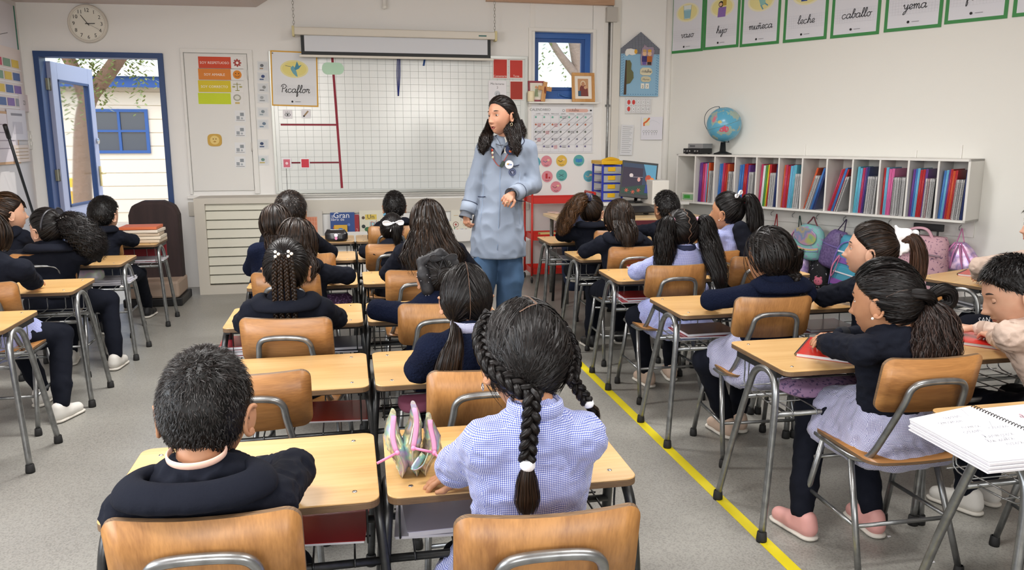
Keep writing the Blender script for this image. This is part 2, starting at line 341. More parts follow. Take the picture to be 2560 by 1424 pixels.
# wall_back with openings
def wallbox(name,x0,x1,z0,z1,holes,y,m,t=.12):
    g=G(); xs=sorted({x0,x1,*[q for h in holes for q in h[:2]]}); zs=sorted({z0,z1,*[q for h in holes for q in h[2:]]})
    for a,b_ in zip(xs,xs[1:]):
        for c,d in zip(zs,zs[1:]):
            if any(h[0]<=(a+b_)/2<=h[1] and h[2]<=(c+d)/2<=h[3] for h in holes): continue
            g.bb(np.array([a,y,c]),np.array([b_,y+t,d]))
    return struct(g,name,m)
DX0,DX1,DZ=-2.62,-1.57,2.12; WX0,WX1,WZ0,WZ1=1.80,2.42,1.76,2.40
wallbox('wall_back',XL-.1,XR+.15,0,3.4,[(DX0,DX1,-1,DZ),(WX0,WX1,WZ0,WZ1)],YB,M_WALL)
# left wall with a big window near the camera side, rear wall with two high windows
g=G()
for (a,b_,c,d) in [(-3,YB+.12,0,.9),(-3,YB+.12,2.3,3.4),(-3,-.3,.9,2.3),(2.7,YB+.12,.9,2.3)]: g.bb(np.array([XL-.12,a,c]),np.array([XL,b_,d]))
struct(g,'wall_left',mat('e0dbd9',.75))
g=G()
for (a,b_,c,d) in [(XL,e0[0],0,1.5),(XL,e0[0],2.6,3.4),(XL,-1.9,1.5,2.6),(-.3,.9,1.5,2.6),(2.5,e0[0],1.5,2.6)]: g.bb(np.array([a,-3.12,c]),np.array([b_,-3,d]))
struct(g,'wall_rear',M_WALL)
g=G(); g.prism([(0,0),(13,0),(13,3.4),(0,3.4)],-.12 if np.cross(DR,_Z)@NR>0 else .12,CN-DR*0,DR,_Z); struct(g,'wall_right',M_WALLR)
g=G(); 
g.add([(XL,-3,2.52),(-.75,-3,2.54),(-.75,YB,2.54),(XL,YB,2.52),(-.1,-3,2.95),(-.1,YB,2.95),(e0[0],-3,3.3),(e0[0],YB,3.3),(XL,-3,3.4),(e0[0],-3,3.4),(XL,YB,3.4),(e0[0],YB,3.4)],[[0,3,2,1],[1,2,5,4],[4,5,7,6],[8,9,11,10]],0,False); struct(g,'ceiling',M_CEIL)
# baseboard, ledge boards below the whiteboard, panel seams
g=G(); g.bb(np.array([-.9,YB-.015,0]),np.array([XR,YB,.075])); struct(g,'baseboard_back',M_WHITE,bevel=.002)
g=G(); g.prism([(0,0),(9,0),(9,.07),(0,.07)],.012*np.sign(np.cross(DR,_Z)@NR),CN,DR,_Z); struct(g,'baseboard_right',M_WHITE)
g=G(); z0=.80; g.bb(np.array([-1.45,YB-.022,z0-.13]),np.array([1.78,YB,z0])); struct(g,'trim_1',mat('cfcabf',.6),bevel=.003)
g=G(); g.bb(np.array([-1.45,YB-.035,z0+.03]),np.array([1.78,YB,z0+.055])); struct(g,'trim_2',M_WHITE,bevel=.003)
for i,x in enumerate((1.785,2.53)):
    g=G(); g.bb(np.array([x,YB-.006,0]),np.array([x+.05,YB,3.0])); struct(g,'trim_%d'%(3+i),M_WHITE,bevel=.002)
g=G(); g.bb(np.array([2.62,YB-.03,.0]),np.array([2.70,YB,3.1])); struct(g,'trim_5',mat('d8d5cd',.6),bevel=.004)
g=G(); c=CN+NR*.02; g.tube([c,c+_Z*3.2],.035,12); struct(g,'trim_6',M_WHITE)
# timber beam piece at the top above the small window
g=G(); g.bb(np.array([1.35,YB-.06,2.655]),np.array([2.62,YB,2.75])); struct(g,'trim_7',wood('beam_wood','c8a487','a98466',0,10),bevel=.003)
# conduit + junction box
t=thing('electrical_conduit','grey steel conduit pipe running down beside the small window from a junction box','conduit',(2.585,YB-.03,.5))
g=G(); g.tube([(2.585,YB-.02,.3),(2.585,YB-.02,2.52)],.012,10); g.obj('pipe',M_STEEL,t)
g=G(); g.box((2.6,YB-.03,2.57),(.11,.06,.14)); g.obj('junction_box',mat('b9b5ae',.5),t,bevel=.004)
g=G(); 
for z in (.9,1.7): g.box((2.585,YB-.012,z),(.05,.02,.02))
g.obj('clamp',M_STEEL,t)
# yellow tape on floor
g=G(); g.box((1.375,3.2,.0012),(.045,6.4,.0016)); tag(g.obj('floor_tape',mat('d9c81e',.45)),'yellow tape stripe stuck along the floor of the aisle','tape')
g=G()
g.box((-.0,7.2,.0005),(.004,1.0,.001))
# ---------------------------------------------------------------- door
g=G(); f=.045
g.bb(np.array([DX0-.0,YB-.03,0]),np.array([DX0+f,YB+.13,DZ])); g.bb(np.array([DX1-f,YB-.03,0]),np.array([DX1,YB+.13,DZ])); g.bb(np.array([DX0,YB-.03,DZ-f]),np.array([DX1,YB+.13,DZ]))
dr=struct(g,'door_1',M_NAVYPAINT,bevel=.003)
# the open leaf: hinged on the left jamb, swung outwards
hx,hy=DX0+.06,YB+.13; ang=D(85); u=np.array([math.cos(ang),math.sin(ang),0]); Lw=.92; nn=np.array([-u[1],u[0],0])
def leaf(a,b_,z0,z1,t=.04): 
    c=np.array([hx,hy,0])+u*(a+b_)/2+np.array([0,0,(z0+z1)/2]); return c,(b_-a,t,z1-z0),rotz(ang)
leafm=mat('a9b0cc',.4)
g=G()
for q in [(0,.12,.02,2.05),(Lw-.12,Lw,.02,2.05),(.12,Lw-.12,1.90,2.05),(.12,Lw-.12,.02,.75)]: g.box(*leaf(*q))
lf=struct(g,'door_2',leafm,bevel=.003)
g=G(); g.box(*leaf(.12,Lw-.12,.75,1.90,.006)); gm=bpy.data.materials.new('glass'); gm.use_nodes=True; b=gm.node_tree.nodes['Principled BSDF']; b.inputs['Transmission Weight'].default_value=1; b.inputs['Roughness'].default_value=.05; b.inputs['IOR'].default_value=1.1; b.inputs['Base Color'].default_value=(.92,.95,.97,1)
g.obj('pane',gm,lf)
g=G()
for q in [(.12,.14,.75,1.90),(Lw-.14,Lw-.12,.75,1.90),(.12,Lw-.12,1.88,1.90),(.12,Lw-.12,.75,.77)]: g.box(*leaf(*q,t=.05))
g.obj('glazing_bead',M_NAVYPAINT,lf)
g=G(); c=np.array([hx,hy,0])+u*(Lw-.05)-nn*.03
g.box(c+_Z*1.0,(.03,.01,.2),rotz(ang)); g.rod(c+_Z*1.03,c+_Z*1.03-nn*.05,.009); g.rod(c+_Z*1.03-nn*.05,c+_Z*1.03-nn*.05-u*.11,.008); g.obj('door_handle',mat('d8c487',.35,.6),lf)
g=G(); g.lathe([(0,0),(.03,0),(.028,.012),(0,.014)],c+_Z*1.35,20,R=np.column_stack([u,_Z,-nn])); g.obj('lock_rosette',M_CHROME,lf)
for z in (1.85,1.05):
    g=G(); g.box((DX0+.05,YB+.1,z),(.03,.05,.1)); g.rod((DX0+.062,YB+.135,z-.055),(DX0+.062,YB+.135,z+.055),.009); g.obj('hinge',mat('8d8974',.4,.7),dr)
# small high window
g=G(); f=.055
for a,b_ in [((WX0,WZ0),(WX1,WZ0+f+.03)),((WX0,WZ1-f),(WX1,WZ1)),((WX0,WZ0),(WX0+f,WZ1)),((WX1-f,WZ0),(WX1,WZ1))]: g.bb(np.array([a[0],YB+.07,a[1]]),np.array([b_[0],YB+.11,b_[1]]))
wi=struct(g,'window_1',M_BLUEPAINT,bevel=.003)
g=G(); f2=.035
for a,b_ in [((WX0+f,WZ0+f+.03),(WX1-f,WZ0+f+.03+f2)),((WX0+f,WZ1-f-f2),(WX1-f,WZ1-f)),((WX0+f,WZ0+f),(WX0+f+f2,WZ1-f)),((WX1-f-f2,WZ0+f),(WX1-f,WZ1-f))]: g.bb(np.array([a[0],YB+.08,a[1]]),np.array([b_[0],YB+.12,b_[1]]))
g.obj('sash',mat('1f4f94',.4),wi,bevel=.003)
g=G(); g.bb(np.array([WX0+f,YB+.098,WZ0+f]),np.array([WX1-f,YB+.102,WZ1-f])); g.obj('pane',gm,wi)
g=G(); 
for a,b_ in [((WX0-.03,WZ0-.03),(WX1+.03,WZ0)),((WX0-.03,WZ1),(WX1+.03,WZ1+.03)),((WX0-.03,WZ0),(WX0,WZ1)),((WX1,WZ0),(WX1+.03,WZ1))]: g.bb(np.array([a[0],YB-.02,a[1]]),np.array([b_[0],YB+.07 if a[1]<WZ0 else YB,b_[1]]))
g.obj('window_frame',M_WHITE,wi,bevel=.002)
g=G(); g.box((2.1,YB+.065,WZ0+.045),(.03,.01,.03)); g.tube([(2.1,YB+.055,WZ0+.05),(2.16,YB+.045,WZ0+.03),(2.22,YB+.045,WZ0+.02)],.007,8); g.obj('window_latch',mat('3f6fae',.3),wi)
# ---------------------------------------------------------------- outside: yard, neighbouring classroom, tree
g=G(); g.prism([(-14,7.9),(8,7.9),(8,30),(-14,30)],.05,(0,0,-.12)); struct(g,'ground',mat('c9c2b4',.9,var=(3,.5,(1,1,1),'aaa396')))
t=thing('neighbouring_classroom','cream classroom building with blue fascia seen through the open door','building',(-5,15,-.07))
YN=15.0; g=G(); g.bb(np.array([-9,YN,-.07]),np.array([1.5,YN+4,2.3])); g.obj('wall',mat('e6dccb',.8),t)
for k in range(9):
    g=G(); g.bb(np.array([-9,YN-.02,.1+k*.23]),np.array([1.5,YN,.1+k*.23+.215])); g.obj('plank',mat('e9dfce',.8),t)
g=G(); g.bb(np.array([-9.1,YN-.35,2.22]),np.array([1.6,YN-.3,2.40])); g.obj('fascia',mat('27539b',.5),t)
for k in range(9):
    g=G(); x=-9.1+k*1.2; xs=np.linspace(0,1.2,25); p=[(q,.02*math.sin(q*2*math.pi/.1)) for q in xs]; 
    v=[];
    for q,zz in p: v+= [(x+q,YN-.45,2.40+zz),(x+q,YN+3,2.86+zz)]
    g.add(v,[[2*i,2*i+2,2*i+3,2*i+1] for i in range(len(p)-1)],0,True); g.obj('roof_panel',mat('d9cdbd',.7),t)
for x0 in (-4.3,-1.2):
    g=G(); 
    for a,b_ in [((0,0),(.95,.05)),((0,.7),(.95,.75)),((0,0),(.05,.75)),((.9,0),(.95,.75)),((.46,0),(.5,.75)),((0,.36),(.95,.4))]: g.bb(np.array([x0+a[0],YN-.06,1.12+a[1]]),np.array([x0+b_[0],YN-.02,1.12+b_[1]]))
    wo=g.obj('window',mat('2d5a9e',.5),t)
    for i in range(4):
        g=G(); g.box((x0+.255+.44*(i%2),YN-.03,1.32+.35*(i//2)),(.4,.01,.3)); g.obj('pane',mat('4a5563',.15),wo)
t=thing('play_structure','yellow and orange playground frame standing in the yard beyond the door','play frame',(-4.2,12.5,-.07))
g=G(); 
for x,z in ((-4.7,1.0),(-3.7,1.0)): g.rod((x,12.5,-.07),(x,12.5,z),.04)
g.obj('post',mat('e08a1c',.5),t); g=G(); g.box((-4.2,12.5,.75),(1.0,.3,.12)); g.box((-4.2,12.5,.45),(1.0,.05,.35)); g.obj('panel',mat('f2c21e',.5),t)
t=thing('pepper_tree','leaning brown tree trunk with drooping green foliage outside','tree',(-4.3,11.0,-.07))
g=G(); g.tube(cr([(-3.35,11,-.07),(-3.3,11,.9),(-3.12,10.8,1.75),(-2.80,10.6,2.12),(-2.45,10.5,2.55),(-2.0,10.5,3.2)],6),np.linspace(.12,.07,31),10); g.tube(cr([(-3.1,10.8,1.8),(-3.3,10.8,2.4),(-3.9,10.9,3.2)],6),np.linspace(.09,.05,13),8); g.obj('trunk',mat('8a6f5c',.9,bump=(14,.8,.04)),t)
def foliage(cx,cy,cz,n,L,spread):
    g=G(); V=[];F=[]
    for i in range(n):
        p=np.array([cx,cy,cz])+rng.normal(0,1,3)*spread; l=L*(.5+rng.random()); sw=rng.normal(0,.06,2)
        k=int(l/.05)
        for j in range(k):
            q=p+np.array([sw[0]*j*.2,sw[1]*j*.2,-j*.05]); a=rng.random()*6.28; dx=np.array([math.cos(a),math.sin(a),-.5])*.075; w_=np.array([-dx[1],dx[0],.0])*.22
            b=len(V); V+= [q,q+dx*.5+w_,q+dx,q+dx*.5-w_]; F.append([b,b+1,b+2,b+3])
    g.add(V,F,0,False); return g
g=foliage(-3.0,10.7,2.75,46,.8,np.array([.16,.3,.12])); g.merge(foliage(-2.45,10.7,2.75,26,.75,np.array([.10,.3,.1]))); g.merge(foliage(-3.6,10.9,3.2,60,.7,np.array([.5,.3,.2]))); g.obj('foliage',mat('7d8a4c',.7),t,kind='stuff')
t=thing('yard_tree','pale branching tree outside the small high window','tree',(3.9,10.5,-.07))
g=G(); g.tube(cr([(3.6,10.5,-.07),(3.4,10.5,1.0),(3.2,10.5,1.9),(3.0,10.6,3.0)],6),np.linspace(.16,.1,19),10); g.tube(cr([(3.2,10.5,1.8),(3.5,10.5,2.3),(3.8,10.6,2.9)],6),np.linspace(.09,.05,13),8); g.tube(cr([(3.15,10.5,2.1),(2.8,10.5,2.5),(2.5,10.6,3.0)],6),np.linspace(.07,.03,13),8); g.obj('trunk',mat('a08d7d',.9,bump=(14,.8,.04)),t)
g=foliage(2.8,10.6,3.1,70,.6,np.array([.5,.3,.2])); g.obj('foliage',mat('8f9c62',.7),t,kind='stuff')
g=G(); g.bb(np.array([1.5,13,-.07]),np.array([7,13.2,2.05])); o=g.obj('garden_wall',mat('e4e0d8',.8)); tag(o,'pale boundary wall in the yard behind the small window','wall')
# ---------------------------------------------------------------- clock
c=WY(221,60,YB); t=thing('wall_clock','round white wall clock above the door showing five to three','clock',(c[0],YB,c[2]-.16))
RB=np.column_stack([[1,0,0],[0,0,1.],[0,-1.,0]])
def B(x,y=0,z=0): return np.array([x,YB-y,z])
g=G(); g.lathe([(0,0),(.16,0),(.162,.02),(.155,.035),(.142,.035),(.138,.02),(0,.02)],(c[0],YB,c[2]),48,R=RB); g.obj('case',mat('d8d2c6',.4),t)
s=Sheet((c[0],YB-.0205,c[2]),(1,0,0),_Z); s.disc(0,0,.139,'e9e6da',n=40)
for i in range(1,13):
    a=D(90-30*i); s.text(str(i),.112*math.cos(a),.112*math.sin(a)-.014,.044,'262626')
for i in range(60):
    a=D(6*i); s.line([(.129*math.cos(a),.129*math.sin(a)),(.134*math.cos(a),.134*math.sin(a))],.0015,'555555'); s.k=.0012
s.obj('dial',t)
for nm,a,l,wd in (('hour_hand',D(90-87.5),.06,.006),('minute_hand',D(90+36),.088,.005),('second_hand',D(-28),.1,.0015)):
    s=Sheet((c[0],YB-.026,c[2]),(1,0,0),_Z); s.line([(-.02*math.cos(a),-.02*math.sin(a)),(l*math.cos(a),l*math.sin(a))],wd,'151515'); s.obj(nm,t)
# ---------------------------------------------------------------- whiteboard
bx0,bx1,bz0,bz1=-.65,1.745,.88,2.145
t=thing('whiteboard','long wall whiteboard printed with a grey square grid and red dividing lines','whiteboard',(.5,YB,bz0))
g=G(); g.bb(np.array([bx0,YB-.012,bz0]),np.array([bx1,YB,bz1])); g.obj('board',mat('dfe3e1',.2,coat=.3),t)
s=Sheet((bx0,YB-.0122,bz0),(1,0,0),_Z); W_=bx1-bx0; H_=bz1-bz0
s.grid(.045,.02,.045+.0765*30,.02+.0612*20,.0765,.0612,.0022,'9aa19f')
x=.565
s.line([(x-.012,H_-.03),(x+.03,.03)],.022,'8e1f33'); s.line([(.06,H_*.492),(x,H_*.492)],.016,'8e1f33'); s.line([(.12,H_*.2+.02),(x+.01,H_*.2+.02)],.014,'7a1a2c')
s.line([(.09,.01),(.09,.3)],.004,'444444')
s.poly([(x-.09+.05*math.cos(a)+(.1 if math.cos(a)>0 else 0)+.03,H_-.13+.055*math.sin(a)) for a in np.linspace(0,2*math.pi,28)[:-1]],'bfe3c8')
s.obj('grid_lines',t)
g=G()
for a,b_ in [((bx0-.015,bz0-.015),(bx1+.015,bz0+.012)),((bx0-.015,bz1-.012),(bx1+.015,bz1+.015)),((bx0-.015,bz0),(bx0+.01,bz1)),((bx1-.01,bz0),(bx1+.015,bz1))]: g.bb(np.array([a[0],YB-.02,a[1]]),np.array([b_[0],YB,b_[1]]))
g.obj('board_frame',mat('b4b6b2',.35,.5),t,bevel=.002)
g=G(); g.bb(np.array([bx0,YB-.06,bz0-.03]),np.array([bx1,YB,bz0-.018])); g.obj('pen_tray',mat('bcbbb5',.4,.3),t)
# cords and tape on the board
o=G(); p0=WY(997,138,YB-.03); p1=WY(996,240,YB-.03)
for dx in (-.012,.0,.01): o.tube(cr([p0+[dx,0,0],(p0+p1)/2+[dx*1.2,-.003,0],p1+[dx*.2,0,0]],5),.004,6)
tag(o.obj('hanging_cord',mat('1f2f7d',.7)),'blue cord loop hanging over the middle of the whiteboard','cord')
p=WY(1059,155,YB-.015); s=Sheet(p,(1,0,0),_Z); s.slab([(-.01,-.035),(.008,-.035),(.022,.04),(.004,.04)],.002,'1f4a8a'); tag(s.obj('tape_strip'),'short blue tape strip stuck near the top of the whiteboard','tape')
def card(name,x0,y0,x1,y1,label,cat,draw,m='e9e8ec',Y=YB-.02,tilt=0,thick=.0015,group=None):
    a=WY(x0,y1,Y); b_=WY(x1,y0,Y); W2=b_[0]-a[0]; H2=b_[2]-a[2]; ct,st=math.cos(tilt),math.sin(tilt)
    s=Sheet(a,(ct,0,st),(-st,0,ct)); s.slab([(0,0),(W2,0),(W2,H2),(0,H2)],thick,m)
    draw(s,W2,H2); o=s.obj(name); tag(o,label,cat,group); return o
# Picaflor poster
def d(s,w,h):
    s.rect(.012,.012,w-.012,h-.012,'e3e5e8'); s.disc(w*.5,h*.68,w*.3,'e8dfa0',h*.16); s.disc(w*.5,h*.68,w*.26,'e6da86',h*.13)
    s.poly([(w*.42,h*.70),(w*.47,h*.74),(w*.52,h*.70),(w*.55,h*.62),(w*.57,h*.54),(w*.53,h*.55),(w*.47,h*.60),(w*.43,h*.66)],'6fa7b5'); s.poly([(w*.50,h*.68),(w*.56,h*.82),(w*.60,h*.74),(w*.66,h*.76),(w*.60,h*.69),(w*.53,h*.66)],'4d8ea6'); s.line([(w*.43,h*.72),(w*.31,h*.735)],.004,'556677')
    s.grid(w*.08,h*.2,w*.92,h*.38,w*.042,h*.03,.0006,'c4c6cc'); s.cursive('Picaflor',w*.5,h*.25,.034,'2a2a2c',.0055); s.disc(w*.44,h*.085,.009,'222222'); s.line([(w*.5,h*.085),(w*.62,h*.085)],.004,'777777')
    for x in (.02,w-.02): s.disc(x,h-.025,.006,'6b6357')
card('word_poster',680,128,790,264,'yellow-bordered poster reading Picaflor with a hummingbird','poster',d,'d9a63f',YB-.02,D(-1.2))
# red and white cards at the right end of the board
for (x0,y0,x1,y1,lb,cl,tx) in [(1232,147,1269,196,'red card reading Comentario, upper left of the four board cards','c23a30','Comentario'),(1273,149,1308,196,'red card, upper right of the four board cards','c43c33','Tarea'),(1274,202,1308,250,'glossy red card, lower right of the four board cards','a8382c','')]:
    def d(s,w,h,cl=cl,tx=tx):
        s.rect(.008,.008,w-.008,h-.008,cl); 
        if tx: s.text(tx,w/2,.015,.026,'f3e9e4')
    card('board_card',x0,y0,x1,y1,lb,'card',d,'e6dcd8')
def d(s,w,h): s.text('Mis lecturas',w/2,h*.8,.028,'333333'); s.text('2',w/2,h*.62,.03,'444444'); s.disc(w*.5,h*.35,.03,'c8ccd2'); s.line([(w*.4,.02),(w*.45,h*.4),(w*.6,h*.4),(w*.62,.02)],.004,'777777')
card('board_card',1221,202,1266,252,'white plastic-sleeved card reading Mis lecturas','card',d)
for x0,y0,lb,kind in [(708,274,'small eye picture card under the hummingbird poster',0),(754,273,'small pencil picture card under the hummingbird poster',1),(706,395,'small pink card lower left on the whiteboard',2),(752,395,'small red card lower left on the whiteboard beside the pink one',3)]:
    def d(s,w,h,kind=kind):
        if kind==0: s.disc(w/2,h*.42,w*.32,'555a60',h*.2); s.disc(w/2,h*.42,w*.26,'dfe2e6',h*.14); s.disc(w/2,h*.42,w*.1,'333333'); [s.line([(w/2+w*.3*math.cos(a),h*.42+h*.25*math.sin(a)),(w/2+w*.38*math.cos(a),h*.42+h*.4*math.sin(a))],.003,'444444') for a in (1,1.57,2.1)]
        elif kind==1: s.line([(w*.25,h*.2),(w*.75,h*.8)],.014,'a58a6a'); s.disc(w*.27,h*.22,.008,'333333')
        elif kind==2: s.rect(w*.15,h*.12,w*.85,h*.88,'d76d80'); s.disc(w*.5,h*.5,w*.15,'f2d5da')
        else: s.rect(w*.1,h*.1,w*.9,h*.9,'cf3b4c')
    card('picture_card',x0,y0,x0+22,y0+(22 if kind<2 else 26),lb,'card',d)
# ---------------------------------------------------------------- cupboard door with value signs, strip of cards beside it
a=WY(460,133,YB); b_=WY(636,466,YB)
t=thing('cupboard_door','white flush cupboard door let into the wall left of the whiteboard','cupboard',(-1.2,YB,.87))
g=G(); g.bb(np.array([a[0],YB-.02,.9]),np.array([b_[0],YB,a[2]])); g.obj('panel',mat('dddcd8',.5),t,bevel=.003)
g=G(); 
for q in [((a[0]-.03,.87),(a[0]-.006,a[2]+.03)),((b_[0]+.006,.87),(b_[0]+.05,a[2]+.03)),((a[0]-.03,a[2]+.006),(b_[0]+.05,a[2]+.04))]: g.bb(np.array([q[0][0],YB-.026,q[0][1]]),np.array([q[1][0],YB,q[1][1]]))
g.obj('door_frame',mat('e2e1dd',.5),t,bevel=.002)
for z in (1.3,1.95):
    g=G(); g.rod((b_[0]+.002,YB-.03,z-.04),(b_[0]+.002,YB-.03,z+.04),.006); g.obj('hinge',mat('cfcdc8',.4),t)
Yc=YB-.021
def val(name,y0,y1,c1,txt,label,em):
    def d(s,w,h):
        s.rect(.003,.004,w*.72,h-.004,c1); 
        if txt: s.text(txt,w*.36,h*.38,.031,'f6efe6')
        x,y=w*.86,h*.5
        if em==0: [s.line([(x+.035*math.cos(q),y+.035*math.sin(q)),(x-.035*math.cos(q),y-.035*math.sin(q))],.012,'a8463e') for q in np.linspace(0,math.pi,5)[:-1]]; s.disc(x,y,.026,'a8463e'); s.disc(x,y,.012,'f2e6e0')
        elif em==1: s.disc(x,y,.038,'dd8a2c'); s.disc(x-.013,y+.01,.005,'4a2b10'); s.disc(x+.013,y+.01,.005,'4a2b10'); s.line([(x-.02,y-.008),(x-.01,y-.02),(x+.01,y-.02),(x+.02,y-.008)],.004,'4a2b10')
        elif em==2: s.line([(x,y-.035),(x,y+.035)],.006,'8a8a4a'); s.line([(x-.035,y+.02),(x+.035,y+.02)],.005,'8a8a4a'); s.disc(x-.03,y-.002,.014,'a8a35e',.007); s.disc(x+.03,y-.002,.014,'a8a35e',.007); s.line([(x-.018,y-.035),(x+.018,y-.035)],.006,'8a8a4a')
        else: s.disc(x,y+.01,.034,'a9a99c',.03); s.disc(x,y+.01,.022,'dcdcd2',.018); s.rect(x-.02,y-.045,x+.02,y-.03,'c9b06a')
    card(name,496,y0,608,y1,label,'sign',d,'e4e3e0',Yc)
val('value_sign',142,171,'cf4a2c','SOY RESPETUOSO','red sign reading SOY RESPETUOSO on the cupboard door',0)
val('value_sign',172,200,'d98232','SOY AMABLE','orange sign reading SOY AMABLE on the cupboard door',1)
val('value_sign',201,231,'d6c02a','SOY CORRECTO','yellow sign reading SOY CORRECTO on the cupboard door',2)
val('value_sign',232,261,'c6d62a','','lime green sign lowest of the stack on the cupboard door',3)
p=WY(537,350,Yc); s=Sheet(p-[.0,0,.0],(1,0,0),_Z); s.slab([(.062*math.copysign(abs(math.cos(a))**.6,math.cos(a)),.056*math.copysign(abs(math.sin(a))**.6,math.sin(a))) for a in np.linspace(0,2*math.pi,28)[:-1]],.006,'c9a24a'); s.disc(0,0,.04,'e2c77c'); s.disc(-.012,.01,.005,'6b4a1c'); s.disc(.012,.01,.005,'6b4a1c'); s.disc(0,-.014,.012,'b58a3a',.006)
tag(s.obj('round_sticker'),'tan square-round smiling sticker on the cupboard door','sticker')
nm=['eye','hand','stacked dots','arrow','desk and chair']
for i,(y,lb) in enumerate([(290,'first'),(328,'second'),(370,'third'),(405,'lowest')]):
    def d(s,w,h,i=i): s.rect(w*.15,h*.2,w*.45,h*.5,'9aa0a6'); s.rect(w*.5,h*.5,w*.85,h*.8,'8d949a'); s.line([(w*.1,h*.12),(w*.9,h*.12)],.004,'777777'); s.disc(w*.65,h*.3,w*.1,'a9b0b6')
    card('routine_card',588,y-14,613,y+14,'small grey pictogram card on the cupboard door, %s one down below the signs'%lb,'card',d,'e0e2e4',Yc)
for i,(y,lb) in enumerate([(165,'topmost'),(192,'second'),(219,'third'),(245,'fourth'),(280,'fifth'),(310,'sixth'),(360,'seventh'),(400,'lowest')]):
    def d(s,w,h,i=i):
        s.rect(w*.1,h*.12,w*.9,h*.88,'d2d6d9'); s.disc(w*.4+.01*(i%3),h*.55,w*.16,['6b6f74','3b4b7a','8c8f8e','a5a9ab','7f8b92','6c7f93','39496b','6a8f86'][i],h*.16); s.rect(w*.2,h*.18,w*(.5+.05*(i%4)),h*.3,['a98e72','4b5d86','84878a','9a9fa3','8ea0a8','7890a5','44557a','c3b06e'][i])
    card('schedule_card',644,y-12,671,y+12,'laminated pictogram card in the strip beside the whiteboard, %s one from the top'%lb,'card',d,'dfe1e2',YB-.004)
# ---------------------------------------------------------------- projector screen
a=WY(733,66,YB-.12); b_=WY(1238,84,YB-.12); zc=2.325
t=thing('projector_screen','pull-down projector screen on chains above the whiteboard, rolled down a little','projector screen',(.5,YB-.12,2.12))
g=G(); g.bb(np.array([a[0],YB-.16,zc-.032]),np.array([b_[0],YB-.08,zc+.036])); g.obj('housing',mat('d6d0c4',.4),t,bevel=.008)
g=G(); 
for x in (a[0]-.012,b_[0]-.01): g.bb(np.array([x,YB-.165,zc-.045]),np.array([x+.022,YB-.075,zc+.045]))
g.obj('end_cap',mat('cfc493',.5),t,bevel=.004)
x0,x1=a[0]+.06,b_[0]-.045
g=G(); g.bb(np.array([x0,YB-.121,2.125]),np.array([x1,YB-.118,zc-.03])); sc_=g.obj('screen_border',mat('1d2023',.6),t)
g=G(); g.bb(np.array([x0+.03,YB-.1225,2.155]),np.array([x1-.03,YB-.1215,zc-.03])); g.obj('screen_fabric',mat('d5d8de',.7),t)
g=G(); g.bb(np.array([x0-.02,YB-.13,2.103]),np.array([x1+.03,YB-.11,2.125])); g.obj('weight_bar',mat('d9d4c9',.4),t,bevel=.004)
s=Sheet((x1-.12,YB-.1605,zc-.008),(1,0,0),_Z); s.rect(0,0,.075,.012,'3c6f6a'); s.obj('maker_plate',t)
for x in (a[0]+.005,b_[0]-.005):
    g=G()
    for k in range(10):
        z=zc+.05+k*.028; w_=.008; q=[(w_*math.cos(u_),.017*math.sin(u_)) for u_ in np.linspace(0,2*math.pi,11)[:-1]]
        g.tube([(x+(p_[0] if k%2 else 0),YB-.12+(0 if k%2 else p_[0]),z+p_[1]) for p_ in q],.0022,5,closed=True,up=(0,1,0) if k%2 else (1,0,0))
    g.obj('chain',mat('a5a39c',.35,.7),t)
t=thing('pipe_bracket','white capped pipe end poking down from the top of the wall','pipe',(WY(961,10,YB-.05)[0],YB-.05,2.55))
g=G(); x=WY(961,10,YB-.05)[0]; g.tube([(x,YB-.05,2.57),(x,YB-.05,2.75)],.02,12); g.obj('pipe',M_WHITE,t); g=G(); g.ell((x,YB-.05,2.57),(.022,.022,.02)); g.obj('cap',mat('efeee8',.3),t)
# ---------------------------------------------------------------- things on the window ledge
g=G(); g.bb(np.array([WX0-.04,YB-.09,WZ0-.045]),np.array([WX1+.05,YB+.06,WZ0-.03])); struct(g,'trim_9',M_WHITE)
zl=WZ0-.03
def frame(name,cx,y,w,h,label,fm,fw,draw,lean=8):
    R_=rotx(D(-lean)); U_=np.array([1,0,0]); V_=nrm([0,math.sin(D(lean)),math.cos(D(lean))]); t=thing(name,label,'picture',(cx,y,zl))
    O=np.array([cx-w/2,y,zl]); N_=np.cross(U_,V_)
    g=G()
    for (a,b_,c,d_) in [(0,w,0,fw),(0,w,h-fw,h),(0,fw,fw,h-fw),(w-fw,w,fw,h-fw)]: g.prism([(a,c),(b_,c),(b_,d_),(a,d_)],.018,O,U_,V_)
    g.obj('picture_frame',fm,t,bevel=.002)
    s=Sheet(O+N_*.002,U_,V_); s.slab([(fw*.8,fw*.8),(w-fw*.8,fw*.8),(w-fw*.8,h-fw*.8),(fw*.8,h-fw*.8)],.004,'efe8dc'); draw(s,w,h); s.obj('picture_print',t)
def d(s,w,h):
    s.rect(w*.27,h*.2,w*.73,h*.8,'c99a70'); s.disc(w*.5,h*.63,.026,'e6d2b4',.03); s.poly([(w*.3,h*.2),(w*.36,h*.5),(w*.45,h*.6),(w*.6,h*.58),(w*.7,h*.45),(w*.72,h*.2)],'7c3f3a'); s.disc(w*.5,h*.62,.018,'c08d6a',.022); s.disc(w*.6,h*.5,.016,'d4a784'); s.rect(w*.28,h*.2,w*.4,h*.38,'3d5f78')
frame('framed_picture',WY(1458,215,YB-.05)[0],YB-.06,.235,.285,'wooden framed picture of a veiled mother and child on the window ledge','' or wood('frame_oak','d9a86b','bb8446',2,10),.03,d)
